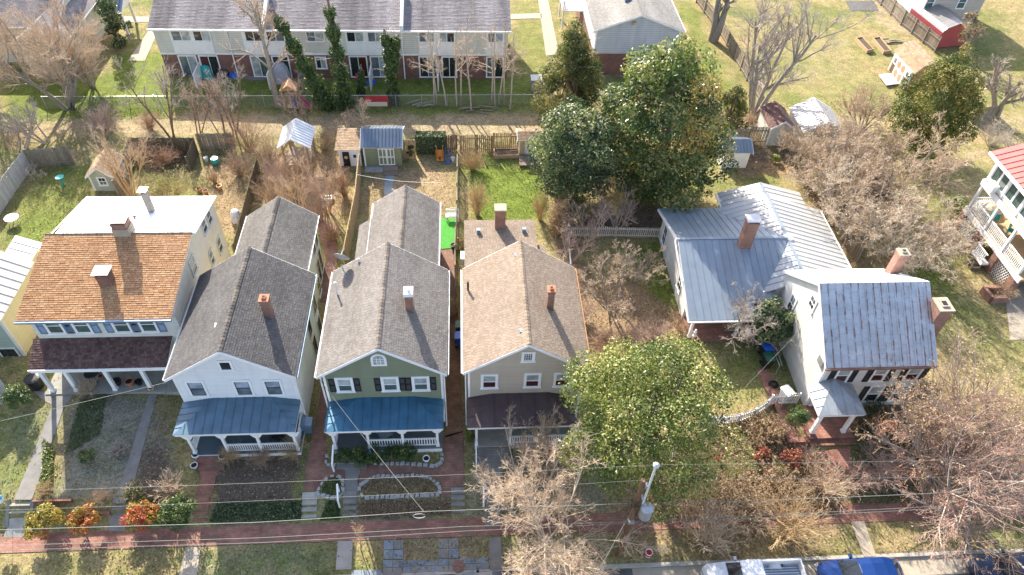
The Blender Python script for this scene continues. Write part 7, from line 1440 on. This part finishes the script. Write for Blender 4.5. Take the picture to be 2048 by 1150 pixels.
def ladder_back(loc, rz, label, mat='galv', seat='plastic_teal'):
    t = thing('porch_chair', loc, label, 'chair', rz=rz); T = Matrix.Translation(loc) @ Matrix.Rotation(rz, 4, 'Z')
    mb = MB(T); mb.box((-.32, -.3, .42), (.32, .3, .52)); mb.build('cushion', seat, t); mb = MB(T); mb.prism([(-.32, .28, .5), (.32, .28, .5), (.32, .48, 1.0), (-.32, .48, 1.0)], (0, .05, 0)); mb.build('backrest', mat, t)
    for x in (-.36, .36):
        mb = MB(T); mb.tube([(x, -.35, 0), (x, -.33, .6), (x, .35, .62), (x, .5, 1.0)], .025, 6); mb.tube([(x, .4, 0), (x, .3, .62)], .025, 6); mb.build('arm_frame', mat, t)
ladder_back((-4.95, 22.85, 1.3), .5, 'green cushioned metal chair on the sage house porch', 'metal_slate', 'metal_hood'); ladder_back((-11.0, 22.95, 1.25), -.4, 'dark chair on the white house porch', 'plastic_black', 'plastic_black')
t = thing('garden_bench', W(905, 438), 'white ornate garden bench on the artificial turf', 'bench'); p = W(905, 438); mb = MB(); mb.box((p.x-.5, p.y-.3, p.z+.4), (p.x+.5, p.y+.2, p.z+.46)); mb.build('seat', 'white_paint', t)
mb = MB(); [mb.box((p.x-.5+k*.12, p.y+.2, p.z+.46), (p.x-.44+k*.12, p.y+.24, p.z+.98-abs(k-4)*.03)) for k in range(9)]; mb.box((p.x-.5, p.y+.195, p.z+.72), (p.x+.5, p.y+.245, p.z+.78)); mb.build('backrest', 'white_paint', t)
for sx in (-.46, .46):
    for sy in (-.26, .16): mb = MB(); mb.box((p.x+sx-.03, p.y+sy-.03, p.z), (p.x+sx+.03, p.y+sy+.03, p.z+.4)); mb.build('leg', 'white_paint', t)
def covered(name, px, r, h, mat, label, cat, seed=1):
    b = W(*px); t = thing(name, b, label, cat); rn = random.Random(seed); mb = MB(Matrix.Translation(b)); R = []
    for z, k in ((0, 1.08), (h*.3, 1.0), (h*.7, .85), (h*.93, .6), (h, .15)): R.append([V3((math.cos(a*.628)*r*k*rn.uniform(.88, 1.1), math.sin(a*.628)*r*k*rn.uniform(.88, 1.1), z)) for a in range(10)])
    for u, v in zip(R[:-1], R[1:]): [mb.face([u[i-1], u[i], v[i], v[i-1]]) for i in range(10)]
    mb.face(R[-1]); mb.build('cover', mat, t); return t
covered('covered_grill', (475, 440), .45, 1.0, 'fabric_grey', 'grey covered grill by the dark board fence', 'grill', 2); covered('covered_grill', (415, 153), .55, 1.2, 'plastic_teal', 'heap under teal and white cover on the left patio', 'covered heap', 3); covered('patio_heap', (563, 158), .95, 1.7, 'fabric_grey', 'grey sheet draped over patio furniture', 'covered furniture', 4); covered('patio_heap', (448, 152), .6, .8, 'plastic_black', 'black covered patio clutter under the downspout', 'covered heap', 5); covered('tarp', (743, 165), .45, .3, 'plastic_blue', 'crumpled blue tarp on the back lawn', 'tarp', 6); covered('tarp', (468, 152), .45, .4, 'plastic_blue', 'blue tarp heap beside the left patio', 'tarp', 7); covered('patio_heap', (716, 152), .6, 1.1, 'fabric_red', 'red cloth heap in front of the middle patio door', 'covered heap', 8); covered('cooler', (392, 158), .3, .45, 'plastic_blue', 'blue cooler box at the end of the left screen', 'cooler', 9)
def box_thing(name, px, w, d, h, mat, label, cat, lid=None, rz=0):
    b = W(*px); t = thing(name, b, label, cat, rz=rz); T = Matrix.Translation(b) @ Matrix.Rotation(rz, 4, 'Z'); mb = MB(T); mb.box((-w/2, -d/2, 0), (w/2, d/2, h)); mb.build('body', mat, t); mb = MB(T); mb.box((-w/2-.02, -d/2-.02, h+.002), (w/2+.02, d/2+.02, h+.05)); mb.build('lid', lid or mat, t)
    mb = MB(T); [mb.box((-w/2+.05, -d/2-.012, z), (w/2-.05, -d/2-.001, z+.04)) for z in (h*.3, h*.5, h*.7)]; mb.build('louvre', 'dark', t); return t
box_thing('heat_pump', (608, 156), .9, .8, .8, 'galv', 'grey air conditioner unit beside the flats', 'air conditioner', 'metal_slate'); box_thing('utility_box', (1074, 178), 1.3, 1.1, 1.2, 'metal_hood', 'green-grey utility box at the lawn left of the conifer', 'utility box', 'metal_hood')
# play set with a pink slide
b = W(588, 212); t = thing('play_set', b, 'small wooden play set with pink slide by the chain-link fence', 'play set')
for x in (-.7, .5):
    for y in (-.5, .5): mb = MB(); mb.box((b.x+x-.05, b.y+y-.05, b.z), (b.x+x+.05, b.y+y+.05, b.z+2.0)); mb.build('post', 'wood_raw', t)
mb = MB(); mb.box((b.x-.75, b.y-.55, b.z+1.0), (b.x+.55, b.y+.55, b.z+1.08)); mb.build('platform', 'wood_raw', t); mb = MB(); mb.prism([(b.x-.85, b.y-.65, b.z+1.95), (b.x+.65, b.y-.65, b.z+1.95), (b.x-.1, b.y-.65, b.z+2.5)], (0, 1.3, 0)); mb.build('roof', 'brown_panel', t)
mb = MB(); mb.prism([(b.x+.55, b.y-.25, b.z+1.1), (b.x+1.6, b.y-.9, b.z+.15), (b.x+1.6, b.y-.4, b.z+.15), (b.x+.55, b.y+.25, b.z+1.1)], (0, 0, .06)); mb.bar((b.x+.55, b.y-.25, b.z+1.25), (b.x+1.6, b.y-.9, b.z+.28), .05, .16); mb.bar((b.x+.55, b.y+.25, b.z+1.25), (b.x+1.6, b.y-.4, b.z+.28), .05, .16); mb.build('slide', 'plastic_pink', t)
mb = MB(); mb.bar((b.x+.3, b.y-.6, b.z), (b.x+.3, b.y-.58, b.z+1.1), .1, .4); mb.build('climbing_panel', 'plastic_blue', t)
a = W(757, 212); t = thing('hanging_rug', a, 'red patterned rug hung over the chain-link fence', 'rug'); mb = MB(); mb.box((a.x-1.1, a.y-.5, a.z+.3), (a.x+1.0, a.y-.46, a.z+1.35)); mb.build('cloth', 'fabric_red', t); mb = MB(); mb.box((a.x-1.0, a.y-.52, a.z+.3), (a.x+.9, a.y-.503, a.z+.75)); mb.build('pale_panel', 'tan_wall', t)
# wheelbarrow and hand truck stood against the hedge
b = W(880, 322); t = thing('wheelbarrow', b, 'orange wheelbarrow tipped upright against the hedge', 'wheelbarrow'); mb = MB(Matrix.Translation(b)); A = [(-.3, -.1, .1), (.3, -.1, .1), (.38, .1, 1.1), (-.38, .1, 1.1)]; B = [(-.2, .2, .25), (.2, .2, .25), (.24, .35, .9), (-.24, .35, .9)]
mb.face(B); [mb.face([A[i-1], A[i], B[i], B[i-1]]) for i in range(4)]; mb.build('tray', 'plastic_orange', t)
for s in (-1, 1): mb = MB(Matrix.Translation(b)); mb.tube([(s*.12, .2, 0), (s*.3, .3, 1.4)], .025, 5); mb.build('handle', 'wood_raw', t)
mb = MB(Matrix.Translation(b)); mb.tube([(-.05, .15, .16), (.05, .15, .16)], .17, 12); mb.build('wheel', 'plastic_black', t)
b = W(896, 322); t = thing('hand_truck', b, 'blue hand truck leaning beside the brown panel', 'hand truck'); mb = MB(Matrix.Translation(b))
for s in (-.2, .2): mb.tube([(s, -.2, .1), (s, .25, 1.2)], .025, 5)
for f in (.2, .5, .8): mb.tube([(-.2, -.2+.45*f, .1+1.1*f), (.2, -.2+.45*f, .1+1.1*f)], .02, 5)
mb.build('frame', 'plastic_blue', t); mb = MB(Matrix.Translation(b)); mb.box((-.22, -.45, .06), (.22, -.2, .09)); mb.build('toe_plate', 'plastic_blue', t)
for s in (-.25, .25): mb = MB(Matrix.Translation(b)); mb.tube([(s-.03, -.1, .12), (s+.03, -.1, .12)], .12, 10); mb.build('wheel', 'plastic_black', t)
# ladder against the slatted fence, leaning prop, fallen branches, swing rail
b = W(1028, 306); t = thing('ladder', b, 'short wooden ladder leaning on the slatted fence', 'ladder'); mb = MB(Matrix.Translation(b))
for s in (-.3, .3): mb.bar((s, -.3, 0), (s, .35, 1.8), .06)
mb.build('side_rail', 'wood_raw', t)
for f in (.2, .45, .7, .9): mb = MB(Matrix.Translation(b)); mb.bar((-.3, -.3+.65*f, 1.8*f), (.3, -.3+.65*f, 1.8*f), .05); mb.build('rung', 'wood_raw', t)
a, b = W(972, 338), W(953, 302); t = thing('wooden_prop', a, 'long timber prop bracing the corner of the slatted fence', 'prop'); mb = MB(); mb.bar(a, b+V3((0, 0, 1.1)), .08); mb.build('timber', 'wood_raw', t)
r = random.Random(5)
for px, n, lab, nm in (((845, 212), 9, 'pile of fallen branches on the back lawn', 'branch_pile'), ((960, 222), 6, 'scatter of old boards under the slim pale trees', 'board_pile'), ((1780, 82), 7, 'old timber heap beside the board fence', 'board_pile')):
    b = W(*px); t = thing(nm, b, lab, 'wood pile')
    for i in range(n):
        a_ = r.uniform(-.35, .35); L = r.uniform(.8, 2.2); c = b+V3((r.uniform(-1, 1), r.uniform(-.4, .4), .06+.04*i)); d = V3((math.cos(a_), math.sin(a_), r.uniform(-.03, .05)))*L/2; mb = MB(seed=i)
        if nm == 'branch_pile': mb.tube([c-d, c+V3((0, .1, .05)), c+d], [.04, .035, .015], 5); mb.build('branch', 'twig_grey', t)
        else: mb.bar(c-d, c+d, .14, .03); mb.build('board', 'fence_grey', t)
t = thing('swing_frame', W(1440, 312), 'red metal triangular frame beside the blue shed', 'frame'); a, b, c = W(1438, 316), W(1460, 314), W(1447, 300); mb = MB(); [mb.tube([p+V3((0, 0, .1)), q+V3((0, 0, .1 if q != c else 1.2))], .04, 5) for p, q in ((a, b), (b, c), (c, a))]; mb.build('bar', 'plastic_red', t)
lathe_thing('manhole_cover', W(917, 1133)+V3((0, 0, .045)), [(.33, 0), (.33, .02), (.05, .022)], 'brick_dark', 'round rusty cover set in the slate slabs', 'manhole cover', 18)
# string of garden lights over the yard, cold frame
t = thing('cold_frame', W(655, 402), 'small white wooden frame lying in the brown garden', 'frame'); b = W(655, 400); mb = MB(); [mb.box((b.x+x0, b.y+y0, b.z+.1), (b.x+x1, b.y+y1, b.z+.3)) for x0, y0, x1, y1 in ((-.45, -.25, .45, -.18), (-.45, .18, .45, .25), (-.45, -.18, -.38, .18), (.38, -.18, .45, .18))]; mb.build('board', 'white_paint', t)
# handrails by the steps
for (p, q), lab in ((((680, 1015), (679, 985)), 'white handrail beside the centre concrete steps'), (((967, 1012), (967, 975)), 'white handrail beside the maroon porch walk')):
    a, b = W(*p), W(*q); t = thing('hand_rail', a, lab, 'handrail'); mb = MB(); mb.bar(a+V3((0, 0, .85)), b+V3((0, 0, .95)), .09, .07); mb.build('rail', 'white_paint', t)
    for c in (a, b): mb = MB(); mb.box((c.x-.045, c.y-.045, c.z-.05), (c.x+.045, c.y+.045, c.z+.92)); mb.build('post', 'white_paint', t)
# flags
def flag(loc, drop, mats, label):
    loc = V3(loc); t = thing('flag', loc, label, 'flag'); mb = MB(); mb.tube([loc, loc+V3((.25, -.75, .5))], .018, 5); mb.build('pole', 'white_paint', t); e = loc+V3((.24, -.72, .47)); n = len(mats)
    for i, m in enumerate(mats):
        mb = MB(); x0, x1 = -.02+.12*i/n*2, -.02+.12*(i+1)/n*2
        for k in range(6): z0, z1 = -drop*k/6, -drop*(k+1)/6; w = lambda z: .06*math.sin(z*5); mb.face([e+V3((-x0*.4, x0*1.4+w(z0), z0)), e+V3((-x1*.4, x1*1.4+w(z0+.5), z0)), e+V3((-x1*.4, x1*1.4+w(z1+.5), z1)), e+V3((-x0*.4, x0*1.4+w(z1), z1))])
        mb.build('cloth', m, t)
flag((-5.85, 22.15, 2.6), 1.3, ['balloon_blue', 'fabric_blue', 'white_paint'], 'furled blue and white flag on the sage house porch post'); flag((2.25, 22.2, 2.2), .9, ['fabric_red', 'white_paint', 'fabric_red', 'white_paint', 'fabric_blue'], 'furled red, white and blue striped flag on the maroon porch post')
# balloons
b = W(14, 1012); t = thing('balloons', b, 'bunch of pale blue and white balloons beside the left concrete steps', 'balloons')
for i, (dx, dz, r_, m) in enumerate(((-.15, 1.55, .17, 'balloon_blue'), (.2, 1.75, .19, 'balloon_blue'), (.1, 2.2, .17, 'balloon_blue'), (.28, 2.45, .13, 'balloon_blue'), (-.2, 1.2, .18, 'white_paint'), (.25, 1.15, .19, 'white_paint'), (.42, 1.5, .14, 'balloon_blue'))): mb = MB(); mb.blob(b+V3((dx, -.05*i, dz)), r_, r_, r_*1.15, 12, 8); mb.build('balloon', m, t, smooth=True)
mb = MB(); mb.tube([b, b+V3((.05, 0, 1.3))], .012, 4); mb.build('string', 'white_paint', t)

# ------------------------------------------------------------------ utility pole and wires
pb = V3((7.84, 15.84, .1)); t = thing('utility_pole', pb, 'wooden utility pole with transformer and pale pole-top extension', 'utility pole'); mb = MB(); mb.tube([pb, pb+V3((0, 0, 4)), pb+V3((0, 0, 8.3))], [.15, .135, .115], 12); mb.build('pole', 'pole_wood', t, smooth=True)
mb = MB(); mb.tube([(8.1, 15.66, 6.3), (8.1, 15.66, 9.9)], .055, 10); mb.build('pole_extension', 'tin_pale', t, smooth=True); mb = MB(); mb.lathe((8.1, 15.66, 9.9), [(.07, 0), (.14, .05), (.09, .1), (.15, .14), (.05, .22)], 12); mb.build('insulator', 'galv', t)
mb = MB(); mb.box((7.95, 15.62, 8.05), (8.04, 15.84, 8.15)); mb.box((7.95, 15.6, 6.9), (8.04, 15.84, 7.0)); mb.build('bracket', 'galv', t)
mb = MB(); mb.lathe((8.28, 15.45, 5.55), [(.27, 0), (.3, .05), (.3, .82), (.32, .84), (.3, .9), (.08, .96)], 18); tf = mb.build('transformer', 'galv', t, smooth=False)
for dx, dy in ((-.1, .12), (.14, .1)): mb = MB(); mb.lathe((8.28+dx, 15.45+dy, 6.45), [(.05, 0), (.08, .04), (.05, .08), (.07, .14), (.03, .2)], 10); mb.build('bushing', 'stone', tf)
mb = MB(); [mb.tube([(8.05-.1*k, 15.6, 6.2), (7.9-.12*k, 15.5+.06*k, 6.55+.1*k), (7.7-.05*k, 15.55, 6.25)], .018, 4) for k in range(4)]; mb.build('jumper_wire', 'plastic_black', t); mb = MB(); mb.box((7.7, 15.6, 4.4), (8.0, 15.9, 4.6)); mb.build('clamp', 'galv', t)
def wire(label, pts, r, mat='wire_grey', sag=0.0, n=14, name='power_line'):
    P = [V3(p) for p in pts]; t = thing(name, P[0], label, 'wire'); Q = []
    for a, b in zip(P[:-1], P[1:]):
        for k in range(n): f = k/n; Q.append(a+(b-a)*f-V3((0, 0, sag*4*f*(1-f))))
    mb = MB(); mb.tube(Q+[P[-1]], r, 5); mb.build('cable', mat, t)
wire('topmost thin wire running from the pole-top extension', [(-40, 15.8, 9.75), (8.1, 15.66, 10.05), (60, 15.9, 9.8)], .007, sag=.55); wire('second thin wire just below the pole top', [(-40, 15.8, 8.2), (7.84, 15.84, 8.38), (60, 15.9, 8.2)], .007, sag=.75)
wire('thick twisted cable at transformer height', [(-40, 15.8, 6.0), (-10.1, 15.8, 5.57), (-2.2, 15.8, 6.1), (7.8, 15.75, 6.35), (14.3, 15.8, 6.04), (27.1, 15.8, 6.35), (60, 15.8, 6.5)], .015, sag=.03); wire('heavy lower cable clamped to the pole', [(-40, 15.8, 4.4), (-10.4, 15.8, 3.93), (-.4, 15.8, 4.39), (7.84, 15.7, 4.5), (14.8, 15.8, 4.48), (27.9, 15.8, 5.0), (60, 15.8, 5.2)], .012, sag=.03); wire('thin lashing wire sagging under the heavy lower cable', [(-40, 15.7, 4.1), (-10.4, 15.7, 3.62), (-.4, 15.7, 4.1), (7.84, 15.7, 4.35), (14.8, 15.75, 4.3), (27.9, 15.8, 4.75), (60, 15.8, 4.9)], .011, sag=.04)
wire('service wire from the thick cable to the sage house eave', [(-2.2, 15.75, 6.12), (-8.15, 23.85, 5.75)], .012, sag=.25); wire('service wire reaching the white house eave from the left', [(-40, 16.0, 7.5), (-16.35, 23.9, 5.7)], .012, sag=.2); wire('thin wire from the white house eave down to the lower cables', [(-16.3, 23.85, 5.6), (-16.0, 15.8, 4.2)], .014, 'plastic_black', sag=.1); wire('service wire crossing over the verge towards the street', [(7.75, 15.75, 6.0), (1.0, 6.0, 6.8)], .012, sag=.2); wire('service wire from the pole to the tin-roofed house gable', [(7.9, 15.85, 7.2), (20.8, 27.6, 6.2)], .007, sag=.3)
wire('string of bulbs stretched over the sage house back yard', [(-8.6, 46.0, 2.6), (-2.0, 45.2, 2.4)], .015, 'white_paint', sag=.25, name='light_string')
t = thing('wire_coil', (-2.3, 15.7, 6.0), 'loop of spare cable hanging at the service wire junction', 'wire'); mb = MB(); mb.tube([(-2.45+.28*math.cos(k*.42), 15.66, 5.95+.22*math.sin(k*.42)) for k in range(31)], .018, 5); mb.build('loop', 'fence_pale', t)

# ------------------------------------------------------------------ parked cars
m = NT('paint_blue'); m.fin((.006, .042, .19), .25, .3, .5); m.b.inputs['Coat Weight'].default_value = .8
m = NT('paint_white'); m.fin((.66, .67, .68), .3, .1, .5); m.b.inputs['Coat Weight'].default_value = .6
m = NT('paint_dark'); m.fin((.012, .016, .026), .2, .2, .5); m.b.inputs['Coat Weight'].default_value = .8
m = NT('paint_navy'); m.fin((.012, .022, .05), .25, .3, .5); m.b.inputs['Coat Weight'].default_value = .8
m = NT('car_glass'); m.fin((.015, .02, .024), .05, 0, .8)
def car(x0, yc, st, paint, label, wheels, W2=.9, cat='car', name='parked_car', extra=None):
    """st: (x, belt z, roof z, half width at belt, half width at roof); roof == belt on bonnet and boot; front at low x"""
    t = thing(name, (x0, yc, 0), label, cat); O = V3((x0, yc, 0)); mb = MB(); T = lambda x, y, z: O+V3((x, y, z)); gl = {'windshield': MB(), 'rear_window': MB(), 'side_window': MB()}
    low = .28
    for (xa, ba, ra, wa, ta), (xb, bb, rb, wb, tb) in zip(st[:-1], st[1:]):
        for s in (-1, 1):
            mb.face([T(xa, s*wa*.96, low), T(xb, s*wb*.96, low), T(xb, s*wb*1.03, low+.32), T(xa, s*wa*1.03, low+.32)]); mb.face([T(xa, s*wa*1.03, low+.32), T(xb, s*wb*1.03, low+.32), T(xb, s*wb, bb), T(xa, s*wa, ba)])
        ca, cb = ra-ba > .1, rb-bb > .1
        if ca and cb:
            mb.face([T(xa, -ta, ra), T(xb, -tb, rb), T(xb, -tb*.5, rb+.035), T(xa, -ta*.5, ra+.035)]); mb.face([T(xa, -ta*.5, ra+.035), T(xb, -tb*.5, rb+.035), T(xb, tb*.5, rb+.035), T(xa, ta*.5, ra+.035)]); mb.face([T(xa, ta*.5, ra+.035), T(xb, tb*.5, rb+.035), T(xb, tb, rb), T(xa, ta, ra)])
            for s in (-1, 1):
                g = gl['side_window']; f = lambda x, b, r_, w, tt, k: T(x, s*(w+(tt-w)*k), b+(r_-b)*k); d = (xb-xa)*.04
                mb.face([f(xa, ba, ra, wa, ta, 0), f(xb, bb, rb, wb, tb, 0), f(xb, bb, rb, wb, tb, 1), f(xa, ba, ra, wa, ta, 1)])
                q = [f(xa+d, ba, ra, wa, ta, .1), f(xb-d, bb, rb, wb, tb, .1), f(xb-d, bb, rb, wb, tb, .88), f(xa+d, ba, ra, wa, ta, .88)]; g.face([p+V3((0, s*.012, .004)) for p in q])
        elif ca != cb:
            k = 'windshield' if cb else 'rear_window'; q = [T(xa, -wa if not ca else -ta, ra), T(xb, -wb if not cb else -tb, rb), T(xb, wb if not cb else tb, rb), T(xa, wa if not ca else ta, ra)]; mb.face(q); c = sum(q, V3())/4; gl[k].face([c+(p-c)*.9+V3((0, 0, .012)) for p in q])
            for s in (-1, 1): mb.face([T(xa, s*wa, ba), T(xb, s*wb, bb), T(xb, s*(tb if cb else wb), rb), T(xa, s*(ta if ca else wa), ra)])
        else: mb.face([T(xa, -wa, ba), T(xb, -wb, bb), T(xb, -wb*.5, bb+.04), T(xa, -wa*.5, ba+.04)]); mb.face([T(xa, -wa*.5, ba+.04), T(xb, -wb*.5, bb+.04), T(xb, wb*.5, bb+.04), T(xa, wa*.5, ba+.04)]); mb.face([T(xa, wa*.5, ba+.04), T(xb, wb*.5, bb+.04), T(xb, wb, bb), T(xa, wa, ba)])
    for i in (0, -1): x, b, r_, w, tt = st[i]; mb.face([T(x, -w*.96, low), T(x, w*.96, low), T(x, w*1.03, low+.32), T(x, w, b), T(x, w*.5, b+.04), T(x, -w*.5, b+.04), T(x, -w, b), T(x, -w*1.03, low+.32)])
    mb.build('body', paint, t)
    for k, g in gl.items(): g.build(k, 'car_glass', t)
    for x in wheels:
        for s in (-1, 1):
            m2 = MB(); m2.tube([T(x, s*(W2-.2), .33), T(x, s*(W2+.02), .33)], .33, 16); w_ = m2.build('wheel', 'plastic_black', t); m2 = MB(); m2.tube([T(x, s*(W2+.02), .33), T(x, s*(W2+.035), .33)], .2, 12); m2.build('rim', 'galv', w_)
    L = st[-1][0]
    for s in (-1, 1):
        m2 = MB(); m2.prism([T(.0, s*W2*.5, st[0][1]-.22), T(.0, s*W2*.92, st[0][1]-.22), T(.18, s*W2*.99, st[0][1]-.02), T(.06, s*W2*.55, st[0][1]-.02)], (-.03, 0, .03)); m2.build('headlight', 'glass_pale', t); m2 = MB(); m2.prism([T(L, s*W2*.6, st[-1][1]-.3), T(L, s*W2*.95, st[-1][1]-.3), T(L, s*W2*.95, st[-1][1]-.05), T(L, s*W2*.6, st[-1][1]-.05)], (.03, 0, 0)); m2.build('tail_light', 'plastic_red', t)
        wx_ = next(q[0] for q in st if q[2]-q[1] > .1)-.1; m2 = MB(); m2.box(tuple(T(wx_, s*(W2+.1)-.09, st[2][1])), tuple(T(wx_+.14, s*(W2+.1)+.09, st[2][1]+.15))); m2.build('door_mirror', paint, t)
    return t
car(18.25, 14.0, [(0, .62, .62, .62, 0), (.25, .78, .78, .82, 0), (1.0, .92, .92, .88, 0), (1.85, .95, 1.5, .9, .62), (2.5, .97, 1.56, .9, .66), (3.2, .98, 1.52, .9, .65), (3.75, 1.0, 1.4, .88, .6), (4.2, .98, .98, .82, 0), (4.42, .8, .8, .7, 0)], 'paint_blue', 'bright blue hatchback parked at the kerb behind the pickup', (.8, 3.45))
car(26.6, 13.95, [(0, .62, .62, .62, 0), (.25, .78, .78, .82, 0), (1.2, .92, .92, .88, 0), (2.0, .95, 1.42, .9, .62), (2.7, .97, 1.46, .9, .66), (3.4, .98, 1.4, .9, .62), (4.2, .96, .96, .86, 0), (4.6, .85, .85, .75, 0)], 'paint_navy', 'dark navy car parked under the red-budded maple', (.85, 3.6))
car(-1.6, 14.02, [(0, .62, .62, .62, 0), (.25, .78, .78, .82, 0), (1.1, .95, .95, .88, 0), (1.9, .98, 1.55, .9, .64), (2.6, 1.0, 1.62, .9, .67), (3.5, 1.0, 1.58, .9, .65), (4.2, 1.0, 1.0, .86, 0), (4.5, .85, .85, .75, 0)], 'paint_dark', 'black car parked under the bare street tree', (.85, 3.55))
car(-7.2, 13.85, [(0, .62, .62, .62, 0), (.25, .78, .78, .82, 0), (1.1, .95, .95, .88, 0), (1.9, .98, 1.45, .9, .64), (2.6, 1.0, 1.5, .9, .67), (3.5, 1.0, 1.45, .9, .65), (4.2, 1.0, 1.0, .86, 0), (4.5, .85, .85, .75, 0)], 'paint_dark', 'dark car just entering the bottom edge below the slate slabs', (.85, 3.55))
pk = car(12.05, 14.0, [(0, .75, .75, .75, 0), (.2, .98, .98, .88, 0), (1.15, 1.08, 1.08, .92, 0), (1.75, 1.1, 1.72, .93, .68), (2.2, 1.1, 1.78, .93, .7), (2.85, 1.1, 1.74, .93, .7), (3.0, 1.1, 1.1, .93, 0), (3.06, .62, .62, .92, 0)], 'paint_white', 'white pickup truck with ribbed empty bed parked at the kerb', (.95, 4.35), .93, 'pickup truck', 'pickup_truck')
X0, Y0 = 12.05+3.08, 14.0; mb = MB()
for s in (-1, 1): mb.box((X0, Y0+s*.93-(.09 if s > 0 else 0), .5), (X0+2.2, Y0+s*.93+(0 if s > 0 else .09), 1.12))
mb.box((X0+2.12, Y0-.835, .5), (X0+2.2, Y0+.835, 1.1)); mb.box((X0, Y0-.835, .5), (X0+.05, Y0+.835, 1.1)); mb.build('bed', 'paint_white', pk)
mb = MB(); mb.box((X0+.055, Y0-.835, .55), (X0+2.11, Y0+.835, .62)); bf = mb.build('bed_floor', 'metal_slate', pk)
for k in range(12): mb = MB(); y = Y0-.8+k*.142; mb.box((X0+.06, y, .622), (X0+2.1, y+.06, .65)); mb.build('rib', 'galv', bf)
for s in (-1, 1): mb = MB(); mb.prism([(X0+.85+.34*math.cos(k*math.pi/6), Y0+s*.835, .621+.26*math.sin(k*math.pi/6)) for k in range(7)], (0, -s*.24, 0)); mb.build('wheel_arch', 'paint_white', pk)
